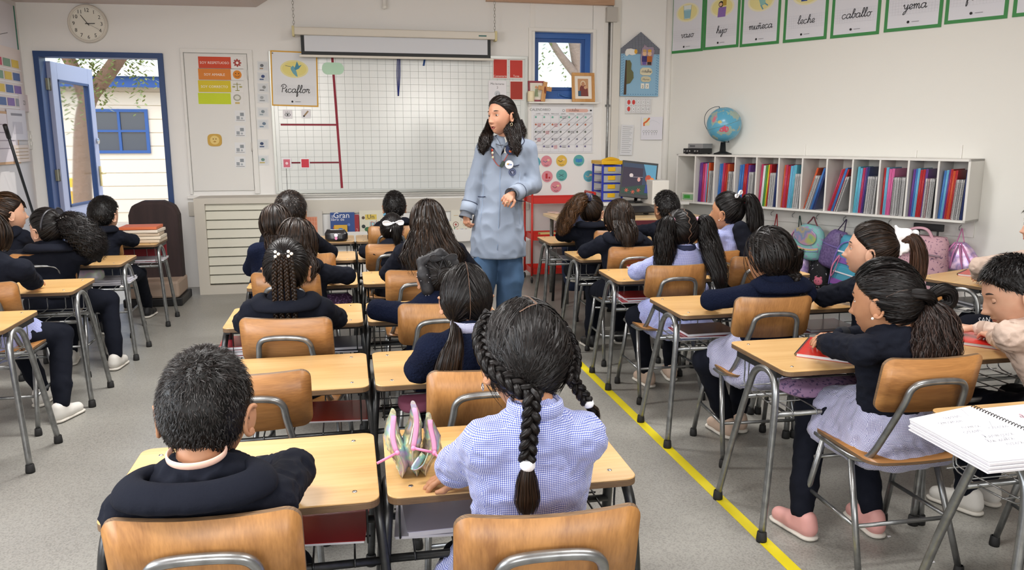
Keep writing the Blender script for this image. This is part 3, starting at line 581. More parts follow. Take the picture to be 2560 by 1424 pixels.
def d(s,w,h): s.rect(w*.25,h*.2,w*.75,h*.85,'dfe0cf'); s.disc(w*.5,h*.7,.014,'c99b77'); s.poly([(w*.38,h*.25),(w*.42,h*.62),(w*.58,h*.62),(w*.62,h*.25)],'9aa886')
frame('framed_picture',WY(1342,220,YB-.05)[0],YB-.04,.165,.2,'small dark red framed picture on the left of the window ledge',mat('8e2133',.4),.017,d)
t=thing('wooden_cross','light wooden standing cross on the window ledge','cross',(WY(1360,225,YB-.08)[0],YB-.08,zl)); c=np.array([WY(1360,225,YB-.08)[0],YB-.085,zl])
g=G(); g.box(c+[0,0,.095],(.042,.02,.19),roty(D(8))); g.box(c+[.008,0,.125],(.135,.021,.042),roty(D(8))); g.obj('cross_body',wood('cross_wood','d8a466','b97f42',2,10),t,bevel=.004)
s=Sheet(c+[.008,-.0115,.1],(1,0,0),_Z); s.disc(0,.01,.012,'8a4a2a',.035); s.obj('inlay',t)
g=G(); x=WY(1328,235,YB-.08)[0]; g.lathe([(0,0),(.032,0),(.034,.005),(.034,.095),(.03,.1),(.026,.088),(0,.086)],(x,YB-.07,zl),24); o=g.obj('candle',mat('efe2bd',.5)); tag(o,'cream pillar candle on the left end of the window ledge','candle')
# ---------------------------------------------------------------- calendar
def d(s,w,h):
    s.text('CALENDARIO',w*.14,h*.87,.034,'4b4e52'); s.poly([(w*.56,h*.845),(w*.9,h*.845),(w*.925,h*.88),(w*.9,h*.915),(w*.56,h*.915),(w*.55,h*.88)],'dfb4a8'); s.cursive('octubre',w*.68,h*.865,.015,'5b3a3a'); s.disc(w*.515,h*.88,.012,'555555'); s.disc(w*.515,h*.88,.009,'e9e8ec'); s.disc(w*.96,h*.885,.011,'333333',.008)
    x0,x1,y0,y1=w*.04,w*.98,h*.03,h*.78
    for i,dy in enumerate(['LUNES','MARTES','MIERCOLES','JUEVES','VIERNES','SABADO','DOMINGO']): s.text(dy,x0+(i+.5)*(x1-x0)/7,h*.8,.016,'8a8d92')
    s.grid(x0,y0,x1,y1,(x1-x0)/7,(y1-y0)/5,.0016,'b5b7bd')
    cols=['6fb3a0','b5674a','5b6358','76788a','6a6590']
    for r_ in range(5):
        for i in range(7):
            x=x0+i*(x1-x0)/7; y=y1-r_*(y1-y0)/5; k=s.k
            s.disc(x+.018,y-.018,.0095,cols[r_],n=12)
            for q in range(3): s.k=k; s.line([(x+.008,y-.05-q*.014),(x+.078,y-.05-q*.014)],.0007,'c6c8ce')
            if (r_,i) in ((1,0),(1,2),(2,1),(4,2),(3,0)):
                for q in range(3): s.k=k; s.line([(x+.032,y-.014-q*.012),(x+.07,y-.012-q*.012)],.004,'c4545c')
            elif (r_,i) in ((2,0),(2,2),(2,4),(3,2),(4,1),(4,3),(0,3)):
                for q in range(2): s.k=k; s.line([(x+.032,y-.014-q*.014),(x+.075,y-.014-q*.014)],.0035,'53555c')
            if (r_==0 and i>=3) or 0<r_<4 : s.k=k+.0006; s.line([(x+.004,y-(y1-y0)/5+.004),(x+.086,y-.002)],.003,'8b8c92')
            s.k=k
card('wall_calendar',1328,262,1483,383,'large white month calendar reading CALENDARIO with crossed-out days','calendar',d,'e4e5e9',YB-.008)
g=G(); 
for x in (1353,1455):
    c=WY(x,259,YB-.012); g.box(c,(.03,.012,.02))
tag(g.obj('calendar_clips',M_CHROME),'two small clips holding the top edge of the calendar','clip')
for (x,y,cl,ic,lb) in [(1366,403,'d98a95','4d6f8c','pink round sticker, upper of the two pink ones nearest the teacher'),(1404,402,'dfb84f','5a4a3a','yellow round sticker below the calendar'),(1447,401,'5ea9a5','3f86c4','teal round sticker with an open blue book'),(1368,441,'d98a95','b52f35','pink round sticker with a red glue stick'),(1404,438,'5ea9a5','3a4a55','teal round sticker with scissors'),(1390,467,'d98a95','6a4a4a','pink round sticker lowest of all'),(1472,440,'5aa6b8','d9b48a','blue-teal round sticker at the far right of the group'),(1337,405,'5aa6b8','445566','teal round sticker half hidden by the teacher')]:
    c=WY(x,y,YB-.004); s=Sheet(c,(1,0,0),_Z); s.slab([(.062*math.cos(a),.062*math.sin(a)) for a in np.linspace(0,2*math.pi,33)[:-1]],.001,'dfe6e6'); s.disc(0,0,.057,cl)
    if ic=='3f86c4': s.poly([(-.035,-.012),(0,-.02),(.035,-.012),(.035,.022),(0,.014),(-.035,.022)],ic); s.line([(0,-.02),(0,.014)],.002,'1f4f7f')
    elif ic=='b52f35': s.rect(-.018,-.02,.004,.03,ic); s.disc(.022,-.012,.01,ic)
    elif ic=='3a4a55': [s.line([(-.03,q*.014),(.02,-q*.012)],.004,ic) or s.disc(.026,-q*.014,.009,ic) for q in (-1,1)]
    else: s.line([(-.035,.005),(-.01,-.01),(.03,.018)],.006,ic); s.disc(.02,.012,.014,'e6c3a0',.01)
    s.line([(-.022,-.036),(0,-.042),(.022,-.036)],.004,'444444'); tag(s.obj('round_sticker'),lb,'sticker')
# ---------------------------------------------------------------- house calendar board, ten chart, papers by the corner
t=thing('calendar_house','house-shaped blue calendar board with a tree, two cartoon children and date tags 27','board',(WY(1597,160,YB)[0],YB,1.78))
a=WY(1549,240,YB-.02); b_=WY(1644,238,YB-.02); w=b_[0]-a[0]; h=WY(1549,120,YB-.02)[2]-a[2]; top=WY(1600,80,YB-.02)[2]-a[2]
s=Sheet(a,(1,0,0),_Z); s.slab([(0,0),(w,0),(w,h),(0,h)],.014,'8db7d3'); s.poly([(0,h-.055),(w,h-.055),(w,h),(w/2,top),(0,h)],'3a3d4c')
k=s.k
for i in range(26):
    x=i*w/26
    zt=h+(top-h)*(1-abs(x-w/2)/(w/2)); s.k=k; s.line([(x,h-.055),(x,zt)],.0035,'a9adb8')
for i in range(18):
    y=h-.05+i*.013; hw=w/2 if y<h else w/2*(1-(y-h)/(top-h))
    if hw>.01: s.k=k; s.line([(w/2-hw,y),(w/2+hw,y)],.0035,'a9adb8')
k=s.k
for i in range(16):
    for xx in (.012,.026,w-.012,w-.026): s.k=k; s.disc(xx,.02+i*(h-.09)/15+(.008 if xx in(.026,w-.026) else 0),.004,'2f6a9a',n=8)
for i in range(14):
    s.k=k; s.disc(.03+i*(w-.06)/13,.018,.004,'2f6a9a',n=8)
s.obj('back_board',t)
def piece(name,pts,m,dz=.008,extra=None):
    s=Sheet(a-np.array([0,.0155,0]),(1,0,0),_Z); s.slab([(x*w,y*h) for x,y in pts],dz,m)
    if extra: extra(s)
    s.obj(name,t)
piece('wooden_tree_trunk',[(.09,.03),(.15,.03),(.15,.75),(.12,.75)],'4a3527')
piece('wooden_tree_crown',[(.15,.25),(.24,.27),(.33,.38),(.32,.5),(.26,.56),(.27,.68),(.22,.75),(.14,.74)],mat('7b7c58',.9,bump=(200,1,.01)),.01)
piece('wooden_cloud',[(.1,.86),(.14,.83),(.2,.87),(.28,.85),(.37,.87),(.36,.97),(.24,.99),(.14,.98),(.1,.93)],'e8e6e0',.01,lambda s:s.disc(w*.37,h*.93,.016,'e0a93c',.022))
def kids(s):
    for cx,bod,hair_,leg in ((.6,'3b3470','caa36a','6b5aa0'),(.73,'b5662c','d9a63a','3b2b28')):
        s.rect(w*(cx-.05),h*.66,w*(cx+.05),h*.74,leg); s.rect(w*(cx-.065),h*.72,w*(cx+.065),h*.84,bod); s.disc(w*cx,h*.89,.021,'e6bd98',.022); s.disc(w*cx,h*.95,.02,hair_,.014); s.disc(w*cx-.007,h*.89,.0018,'333333'); s.disc(w*cx+.007,h*.89,.0018,'333333')
piece('wooden_figures',[(.52,.65),(.8,.65),(.82,.8),(.86,.95),(.82,1.03),(.68,1.02),(.6,1.08),(.53,.98),(.5,.8)],'9d8a9c',.008,kids)
piece('month_tag',[(.5,.47),(.56,.44),(.76,.44),(.82,.5),(.8,.57),(.74,.6),(.56,.6),(.5,.56)],'d9d2b4',.008,lambda s:s.cursive('octubre',w*.66,h*.5,.015,'5a5a66',.003))
piece('day_tag',[(.53,.33),(.58,.3),(.74,.3),(.79,.34),(.77,.4),(.7,.42),(.58,.42),(.53,.39)],'cfc7a8',.008,lambda s:s.text('Martes',w*.66,h*.335,.026,'55554f'))
piece('number_tag',[(.53,.16),(.62,.16),(.62,.27),(.53,.27)],'ebe8dc',.008,lambda s:s.text('2',w*.575,h*.175,.036,'1c1c1c'))
piece('number_tag',[(.65,.16),(.74,.16),(.74,.27),(.65,.27)],'ebe8dc',.008,lambda s:s.text('7',w*.695,h*.175,.036,'1c1c1c'))
def d(s,w,h):
    s.grid(.01,.01,w-.01,h-.01,(w-.02)/5,(h-.02)/2,.0018,'6d6f74')
    for i in range(10):
        x=.01+(i//2+.5)*(w-.02)/5; y=h-.01-(i%2+.5)*(h-.02)/2; k=s.k; s.disc(x,y,.017,'4d4f55',.024); s.disc(x,y,.0155,'e04a45' if i in(0,1,2) else 'eceef0',.0225); s.text(str(i+1),x,y-.01,.026,'2c2c2e'); s.k=k
card('number_chart',1563,245,1628,283,'small chart of ovals numbered 1 to 10 with three coloured red','chart',d,'e6e6e8')
def d(s,w,h):
    s.rect(.02,h*.62,w*.38,h*.95,'e9e3c0'); s.line([(.03,h*.6),(w*.12,h*.72),(w*.25,h*.8),(w*.38,h*.95)],.018,'dd6a35'); k=s.k
    for i,x in enumerate((.12,.24,.36,.5,.62,.72)): s.k=k; s.disc(w*x,h*.36,.011,'8d8f98',.014); s.disc(w*x,h*.36,.008,'e8e8ec',.011); s.line([(w*x,h*.32),(w*x,h*.2)],.003,'8d8f98')
    s.line([(w*.35,h*.75),(w*.5,h*.85),(w*.7,h*.8),(w*.85,h*.7)],.0015,'b9bbc4')
card('child_drawing',1602,292,1657,349,"child's crayon drawing taped near the room corner",'drawing',d,'e4e3ec')
def d(s,w,h):
    for i in range(14): s.line([(w*.12,h*(.93-.065*i)),(w*(.9-.1*(i%3)),h*(.93-.065*i))],.003,'8a8c90'); s.k=.002
card('notice_sheet',1549,311,1582,387,'white printed notice sheet under the number chart, curling at its right edge','notice',d,'dedfe2',tilt=D(-2))
card('notice_sheet',1533,314,1547,372,'narrow grey printed notice beside the conduit','notice',d,'cfd0d3')
# ---------------------------------------------------------------- right wall: shelf, folders, globe, posters, bags
def RP(s,off,z): return CN+DR*s+NR*off+_Z*z
RM=np.column_stack([DR,NR,_Z])            # local axes: along the wall, into the room, up
def onW(px,py,off=0):
    d=ray(px,py); P0=CN+NR*off; t=((P0-_C)@NR)/(d@NR); P=_C+d*t; return (P-P0)@DR,P[2]
S0,S1,ZB,ZT,DP=.345,2.985,.757,1.227,.28
t=thing('cubby_shelf','long white wall shelf divided into twelve upright cubbies','shelf',tuple(RP(1.66,.14,ZB)))
def rb(g,s0,s1,o0,o1,z0,z1,m=0): return g.box(RP((s0+s1)/2,(o0+o1)/2,(z0+z1)/2),(s1-s0,o1-o0,z1-z0),RM,m)
wm=mat('dfddd8',.45)
for nm,q in (('top_panel',(S0,S1,0,DP,ZT-.018,ZT)),('bottom_panel',(S0,S1,0,DP,ZB,ZB+.018)),('side_panel',(S0,S0+.018,0,DP,ZB,ZT)),('side_panel',(S1-.018,S1,0,DP,ZB,ZT)),('back_panel',(S0,S1,0,.006,ZB,ZT))):
    g=G(); rb(g,*q); g.obj(nm,wm,t,bevel=.0015)
CW=(S1-S0)/12
for i in range(1,12):
    g=G(); rb(g,S0+i*CW-.007,S0+i*CW+.007,.006,DP,ZB+.018,ZT-.018); g.obj('divider',wm,t)
g=G(); rb(g,S0-.05,S1-.02,0,.018,ZB-.13,ZB+.01); tag(g.obj('hook_board',M_WHITE,bevel=.002),'white coat-hook board running along the wall under the cubby shelf','board')
for q in ((2290,385),(2404,372),(2013,370)):
    s_,z_=onW(q[0],q[1]); g=G(); rb(g,s_-.008,s_+.008,0,.01,ZT,z_+.03); g.obj('wall_bracket',M_WHITE,t)
# folders and spiral notebooks; r red o orange b blue l light blue p purple k pink g green y yellow n navy t teal w white, s grey spiral, d dark spiral, f brown-red spiral
FC={'r':'b32a30','o':'c9562e','b':'3f74b8','l':'6bb0cf','p':'6b3d8a','k':'d3679f','g':'4f8f4a','y':'d6c326','n':'2b3a6e','t':'5fb3c9','w':'dcdcde','m':'b53a5e'}
FN={'r':'red','o':'orange','b':'blue','l':'light blue','p':'purple','k':'pink','g':'green','y':'yellow','n':'navy','t':'turquoise','w':'white','m':'magenta','s':'grey spiral','d':'dark spiral','f':'maroon spiral'}
CUB=['', 'ppmklosds','bbmrofsds','bbrrpsss','mwgyrsssn','omrlltsss','o/s/s/s/b/n/','m/r/b/b/rsss','tlmpnsssds','rlkkdssdss','pblrrpsfssd','blprorfsdsdn']
coil=G(); th=np.linspace(0,2*math.pi*24,24*6+1); coil.tube(np.stack([.006*np.cos(th),.006*np.sin(th)+.004,.012+th/th[-1]*.27],1),.0011,3)
coil_me=coil.data('spiral_binding',[mat('8c8c90',.3,.8)])
ORD=['first','second','third','fourth','fifth','sixth','seventh','eighth','ninth','tenth','eleventh','twelfth','thirteenth','fourteenth']
fold_me={}
for ci,code in enumerate(CUB):
    if not code: continue
    lean_all='/' in code; L=[c for c in code.replace('/','')]
    wd=[(.0165 if c in 'sdf' else .021) for c in L]; tot=sum(wd); room=CW-.022-.375*math.sin(D(16) if lean_all else (D(1+ci%3) if ci in (8,9,10,11,1,2) else D(3+2.0*((ci*3)%3)))); sc=min(1.0,room/tot*.96) ; x=S0+ci*CW+.010; lnA=D(16) if lean_all else (D(1+ci%3) if ci in (8,9,10,11,1,2) else D(3+2.0*((ci*3)%3)))
    slack=room-tot*sc
    for k,c in enumerate(L):
        sp=c in 'sdf'; hgt=.30 if sp else .375-.004*((k*7+ci)%4); w_=wd[k]*sc; lean=D(3+2.0*((ci*3)%3)) if not lean_all else D(16)
        if (ci in (8,9,10,11,1,2)) and not lean_all: lean=D(1+ci%3)
        dep=.2 if sp else .235; key=(c,round(w_,3),round(hgt,3))
        if key not in fold_me:
            g=G(); cm=mat({'s':'a9a9ac','d':'4e4f55','f':'7c3038'}[c],.5) if sp else mat(FC[c],.32,coat=.2)
            g.box((0,-dep/2,hgt/2),(w_*.93,dep,hgt)); me_m=[cm]
            if not sp: # folded spine lip
                g.tube([(0,-.002,.004),(0,-.002,hgt-.004)],w_*.47,6,flat=.5)
            else:
                for q in range(3): g.box((w_*(-.3+.3*q),-.001,hgt/2),(w_*.12,.004,hgt*.98),None,1)
                me_m=[cm,mat('d3d2cf',.7)]
            fold_me[key]=g.data('folder',me_m)
        if sp:
            hb=thing('spiral_notebook','','notebook')
            o=bpy.data.objects.new('notebook_block',fold_me[key]); SC.collection.objects.link(o); o.parent=hb
            o=bpy.data.objects.new('spiral_binding',coil_me); SC.collection.objects.link(o); o.parent=hb; ob=hb
        else: ob=bpy.data.objects.new('plastic_folder',fold_me[key]); SC.collection.objects.link(ob); ob['category']='folder'
        ob['label']='%s %s, %s spine from the left in the %s cubby of the wall shelf'%(FN[c],'notebook' if sp else 'folder',ORD[k],ORD[ci]); ob['group']='folders and notebooks in the wall cubbies'
        off=math.tan(lean)*.0; P=RP(x+w_/2+(hgt*math.sin(lean)*.0),DP-.02-(.018 if not sp else 0)-.004*((k*5+ci*3)%4),ZB+.0185+ (w_/2*math.sin(lean)))
        rot=Matrix(np.column_stack([DR,NR,_Z]).tolist()).to_4x4()@Matrix.Rotation(lean,4,'Y')
        ob.matrix_world=Matrix.Translation(P)@rot
        x+=w_/max(.9,math.cos(lean))+ (slack/len(L)*(.15 if not lean_all else .5))
# green picture box in the first cubby
g=G(); rb(g,S0+.05,S0+.2,.14,.24,ZB+.018,ZB+.10); rb(g,S0+.06,S0+.19,.238,.243,ZB+.03,ZB+.085,1); rb(g,S0+.08,S0+.15,.242,.246,ZB+.045,ZB+.075,2)
tag(g.obj('card_box',[mat('d9d4cc',.5),mat('8ab08a',.5),mat('3f9a3a',.5)],bevel=.001),'small white box with a green car picture in the first cubby','box')
g=G()
for k in range(5): rb(g,S0+.04+.002*k,S0+.19-.003*k,.08,.13,ZB+.0185+.010*k,ZB+.027+.010*k,k%3)
tag(g.obj('paper_stack',[M_PAPER,mat('b55a3a'),mat('e0d8c8')],kind='stuff'),'small heap of papers behind the box in the first cubby','papers')
# globe
gc=RP(onW(1810,310,.14)[0],.14,0); zg=onW(1811,311,.14)[1]; rg=.160
t=thing('desk_globe','blue desk globe on a black stand on top of the cubby shelf','globe',(gc[0],gc[1],ZT))
mg=bpy.data.materials.new('globe_map'); mg.use_nodes=True; n=mg.node_tree; b=n.nodes['Principled BSDF']; b.inputs['Roughness'].default_value=.25; tc=n.nodes.new('ShaderNodeTexCoord')
ns=n.nodes.new('ShaderNodeTexNoise'); ns.inputs['Scale'].default_value=9; ns.inputs['Detail'].default_value=6; n.links.new(tc.outputs['Object'],ns.inputs[0])
r=n.nodes.new('ShaderNodeValToRGB'); r.color_ramp.elements[0].position=.55; r.color_ramp.elements[0].color=lin('5fa9c9'); r.color_ramp.elements[1].position=.57; r.color_ramp.elements[1].color=lin('9fb3a8'); n.links.new(ns.outputs[0],r.inputs[0]); n.links.new(r.outputs[0],b.inputs['Base Color'])
Rg=rotz(AZ*-1)@roty(D(-18)); c=np.array([gc[0],gc[1],zg]); g=G(); g.ell(c,rg,Rg,40,28); g.obj('ball',mg,t)
# continents facing the room, raised as thin printed patches
toC=nrm(_C-c); ea=nrm(np.cross(_Z,toC)); ua=np.cross(toC,ea)
def patch(pts,m,nm):
    g=G(); q=[]; 
    for x,y in pts: v=toC*math.sqrt(max(0,1-x*x-y*y))+ea*x+ua*y; q.append(c+v*(rg+.0008))
    ctr=np.mean(q,0); ctr=c+nrm(ctr-c)*(rg+.0012); g.add(np.vstack([q,[ctr]]),[[i,(i+1)%len(q),len(q)] for i in range(len(q))],0,True); g.obj(nm,mat(m,.3),t)
patch([(-.25,-.35),(-.2,-.2),(-.1,-.15),(0,-.1),(.05,-.02),(.1,-.12),(.2,-.1),(.28,-.25),(.25,-.38),(.12,-.45),(.05,-.38),(-.08,-.42),(-.18,-.4)],'d45c74','continent')
patch([(-.62,.35),(-.55,.5),(-.42,.62),(-.4,.45),(-.5,.2),(-.6,.1),(-.68,.2)],'d67a8c','continent')
patch([(-.35,.2),(-.2,.25),(-.1,.12),(-.22,.05),(-.35,.08)],'c8b86a','continent')
patch([(-.1,.6),(.1,.75),(.4,.7),(.5,.55),(.2,.55)],'9ab9ae','continent')
g=G(); th=np.linspace(0,2*math.pi,60)[:-1]; g.tube([c+Rg@np.array([rg*1.002*math.cos(q),rg*1.002*math.sin(q),0]) for q in th],.0012,4,closed=True,up=tuple(Rg[:,2])); g.obj('equator_line',mat('7d8a5c',.4),t)
g=G(); ax=Rg[:,2]; sd=ea; arc=[c+(ax*math.cos(q)-sd*math.sin(q))*(rg+.014) for q in np.linspace(0,math.pi,24)]; g.tube(arc,.006,6,flat=.5,up=tuple(toC)); g.rod(c+ax*(rg-.002),c+ax*(rg+.014),.004); g.rod(c-ax*(rg-.002),c-ax*(rg+.016),.005)
lowp=min(arc,key=lambda p:p[2]); g.obj('meridian_arm',mat('2c3b45',.3),t)
g=G(); g.lathe([(0,0),(.085,0),(.082,.012),(.055,.02),(.03,.03),(.022,lowp[2]-ZT+.002),(0,lowp[2]-ZT+.002)],(gc[0],gc[1],ZT),28); g.obj('stand_base',M_BLACK,t)
# two devices beside it
s_,_=onW(1745,375,.14)
t=thing('audio_receiver','black audio box with silver knobs lying under a grey device left of the globe','device',tuple(RP(s_,.15,ZT)))
g=G(); rb(g,s_-.10,s_+.10,.05,.24,ZT+.006,ZT+.055); g.obj('case',mat('1b1b1d',.35),t,bevel=.002)
g=G()
for k in range(5): g.lathe([(0,0),(.009,0),(.008,.012),(0,.012)],RP(s_-.08+.03*k+(.03 if k>2 else 0),.24,ZT+.03),12,R=np.column_stack([DR,_Z,NR]))
g.obj('knob',mat('a8a8a8',.3,.8),t)
g=G(); [g.box(RP(s_+a,.07+b_,ZT+.003),(.02,.02,.006),RM) for a in(-.08,.08) for b_ in(0,.14)]; g.obj('foot',M_RUB,t)
g=G(); rb(g,s_-.06,s_+.11,.06,.22,ZT+.056,ZT+.10); rb(g,s_-.04,s_+.02,.2195,.2215,ZT+.07,ZT+.085,1); tag(g.obj('disc_player',[mat('9d9ea0',.35,.4),mat('55565a',.4)],bevel=.003),'silver grey player box stacked on the black audio box','device')
# green word posters
PX=[(1675,137,1757,125),(1758,125,1846,118),(1849,119,1947,108),(1957,109,2066,96),(2075,97,2197,85),(2209,83,2353,66),(2360,62,2518,45),(2530,45,2700,25)]
WD=['vaso','hijo','muñeca','leche','caballo','yema','feria','']
PL=['glass of water','father carrying his son','rag doll','blue milk carton','horse','egg yolk','fair ride','']
def art(i,s,w,h):
    s.disc(w/2,h*.68,w*.34,'e9e4c4',h*.16); s.disc(w/2,h*.68,w*.29,'e6dc9a',h*.135); X=lambda a:w*a; Y=lambda a:h*a
    if i==0: s.poly([(X(.38),Y(.8)),(X(.41),Y(.57)),(X(.59),Y(.57)),(X(.62),Y(.8))],'dfe6e2'); s.poly([(X(.39),Y(.72)),(X(.42),Y(.58)),(X(.58),Y(.58)),(X(.61),Y(.72))],'8fbcc8'); s.disc(X(.5),Y(.72),X(.11),'a9ccd4',Y(.012)); s.line([(X(.38),Y(.8)),(X(.41),Y(.57)),(X(.59),Y(.57)),(X(.62),Y(.8))],.003,'7f8f90')
    elif i==1: s.poly([(X(.38),Y(.52)),(X(.4),Y(.68)),(X(.62),Y(.68)),(X(.6),Y(.52))],'8a6ab0'); s.disc(X(.47),Y(.73),X(.07),'2b2422',Y(.05)); s.disc(X(.46),Y(.725),X(.045),'e0b594',Y(.03)); s.rect(X(.52),Y(.7),X(.62),Y(.8),'b99a3a'); s.disc(X(.58),Y(.84),X(.06),'2b2422',Y(.035)); s.disc(X(.57),Y(.83),X(.04),'e0b594',Y(.025))
    elif i==2: s.poly([(X(.42),Y(.75)),(X(.5),Y(.6)),(X(.62),Y(.63)),(X(.58),Y(.8))],'8fc0b8'); s.disc(X(.5),Y(.85),X(.08),'c98a5a',Y(.045)); s.line([(X(.5),Y(.62)),(X(.56),Y(.55))],.012,'6f9fae'); s.line([(X(.6),Y(.64)),(X(.68),Y(.6))],.012,'6f9fae')
    elif i==3: s.rect(X(.38),Y(.58),X(.52),Y(.82),'25488f'); s.rect(X(.52),Y(.6),X(.64),Y(.8),'7fa3c4'); s.disc(X(.58),Y(.66),X(.04),'e8e6e0')
    elif i==4: s.disc(X(.5),Y(.72),X(.16),'8a5a3a',Y(.05)); s.poly([(X(.6),Y(.74)),(X(.7),Y(.86)),(X(.75),Y(.8)),(X(.66),Y(.7))],'8a5a3a'); [s.line([(X(a),Y(.7)),(X(a),Y(.6))],.01,'7a4a2c') for a in(.4,.46,.56,.62)]
    elif i==5: s.disc(X(.5),Y(.7),X(.18),'f2f0ea',Y(.08)); s.disc(X(.5),Y(.7),X(.09),'e6a92c',Y(.045))
    else: s.disc(X(.5),Y(.7),X(.16),'c5564a',Y(.09)); s.disc(X(.5),Y(.7),X(.12),'e6dc9a',Y(.07)); s.line([(X(.34),Y(.7)),(X(.66),Y(.7))],.006,'4a6f9a')
for i,(x0,y0,x1,y1) in enumerate(PX):
    sa,za=onW(x0,y0,.004); sb,zb=onW(x1,y1,.004); w=sb-sa; h=w*1.42; off=.004+.002*(i%2)
    s=Sheet(RP(sa,off,(za+zb)/2),DR,_Z); s.slab([(0,0),(w,0),(w,h),(0,h)],.0012,'3f8a4c'); e=.026; s.rect(e,e,w-e,h-e,'dcdde4')
    art(min(i,6),s,w,h); s.grid(w*.08,h*.2,w*.92,h*.38,w*.0525,h*.036,.0007,'b9bbc2')
    if WD[i]: s.cursive(WD[i],w*.52,h*.255,w*.085,'2c2c32',w*.013)
    s.disc(w*.43,h*.1,w*.024,'1f1f22'); s.line([(w*.49,h*.1),(w*.62,h*.1)],.004,'8a8a90')
    for a in (.014,w-.014): s.disc(a,h-.02,.006,'9a9a98')
    tag(s.obj('word_poster'),'green-bordered word poster reading %s with a %s'%(WD[i],PL[i]) if WD[i] else 'green-bordered word poster cut off at the right edge of the photo','poster')
# ---------------------------------------------------------------- coat hooks and bags
def blob(pts_wh,depth,R,O,nseg=28,ex=2.6):
    """soft bag body: stacked superellipse sections; pts_wh = (height, half width, depth factor)"""
    g=G(); P=np.array(pts_wh); zz=np.linspace(P[0,0],P[-1,0],14); hw=np.interp(zz,P[:,0],P[:,1]); df=np.interp(zz,P[:,0],P[:,2])
    th=np.arange(nseg)*2*math.pi/nseg; cx=np.sign(np.cos(th))*np.abs(np.cos(th))**(2/ex); sy=np.sign(np.sin(th))*np.abs(np.sin(th))**(2/ex)
    V=[]
    for z,a,q in zip(zz,hw,df): V.append(np.stack([cx*a*(1+.03*np.sin(5*th+z*30)),sy*depth*q*(1+.05*np.sin(3*th+z*23)),np.full(nseg,z)],1))
    V=np.vstack(V); n=14; i=np.arange(n-1)[:,None]; j=np.arange(nseg)[None]
    g.add(V@np.asarray(R).T+O,np.stack([i*nseg+j,i*nseg+(j+1)%nseg,(i+1)*nseg+(j+1)%nseg,(i+1)*nseg+j],-1).reshape(-1,4)); b=g.n-n*nseg
    g.f.append((np.array([[b+q for q in range(nseg)][::-1]]),0,True)); g.f.append((np.array([[b+(n-1)*nseg+q for q in range(nseg)]]),0,True)); return g
def holo(name,cols,scale=7,rough=.2,metal=.55):
    m=bpy.data.materials.new(name); m.use_nodes=True; n=m.node_tree; b=n.nodes['Principled BSDF']; tc=n.nodes.new('ShaderNodeTexCoord'); ns=n.nodes.new('ShaderNodeTexNoise'); ns.inputs['Scale'].default_value=scale; ns.inputs['Detail'].default_value=3; n.links.new(tc.outputs['Object'],ns.inputs[0])
    r=n.nodes.new('ShaderNodeValToRGB'); r.color_ramp.interpolation='LINEAR'; k=len(cols)
    r.color_ramp.elements[0].position=.3; r.color_ramp.elements[0].color=lin(cols[0]); r.color_ramp.elements[1].position=.7; r.color_ramp.elements[1].color=lin(cols[-1])
    for i,cx in enumerate(cols[1:-1]): e=r.color_ramp.elements.new(.3+.4*(i+1)/(k-1)); e.color=lin(cx)
    n.links.new(ns.outputs[0],r.inputs[0]); n.links.new(r.outputs[0],b.inputs['Base Color']); b.inputs['Roughness'].default_value=rough; b.inputs['Metallic'].default_value=metal; return m
M_HOLO=holo('holographic',['8fd6c4','d9e88a','e9b8d8','9ab4e6','e8d49a','a8e6d6']); M_HOLO2=holo('silver_holographic',['a9a49a','cfc9be','b9a8cc','9cc7bd','d9d4a8','8f8a80','d0b8a8','a7b9d6'],16,.2,.45)
M_PINKM=holo('metallic_pink',['d9a6cf','f0d3ea','a994c4','e9bfe0','c97fb0'],9,.3,.5)
def pattern(name,c1,c2,scale,th=.56):
    m=bpy.data.materials.new(name); m.use_nodes=True; n=m.node_tree; b=n.nodes['Principled BSDF']; tc=n.nodes.new('ShaderNodeTexCoord'); ns=n.nodes.new('ShaderNodeTexVoronoi'); ns.inputs['Scale'].default_value=scale; n.links.new(tc.outputs['Object'],ns.inputs[0])
    n2=n.nodes.new('ShaderNodeTexNoise'); n2.inputs['Scale'].default_value=scale*1.6; n.links.new(tc.outputs['Object'],n2.inputs[0])
    r=n.nodes.new('ShaderNodeValToRGB'); r.color_ramp.elements[0].position=th; r.color_ramp.elements[0].color=lin(c1); r.color_ramp.elements[1].position=th+.04; r.color_ramp.elements[1].color=lin(c2); n.links.new(n2.outputs[0],r.inputs[0]); n.links.new(r.outputs[0],b.inputs['Base Color']); b.inputs['Roughness'].default_value=.7; return m
def hook(s,z): 
    g=G(); g.tube(cr([RP(s,.02,z+.02),RP(s,.05,z+.01),RP(s,.06,z-.005),RP(s,.045,z-.02)],4),.004,6); return g
hooks=[1875,1932,1985,2045,2112,2225,2401]
for k,x in enumerate(hooks):
    s_,z_=onW(x,545+k*7,.02); g=hook(s_,ZB-.06); tag(g.obj('coat_hook',M_CHROME),'chrome coat hook on the board under the shelf, %s from the left'%ORD[k],'hook')
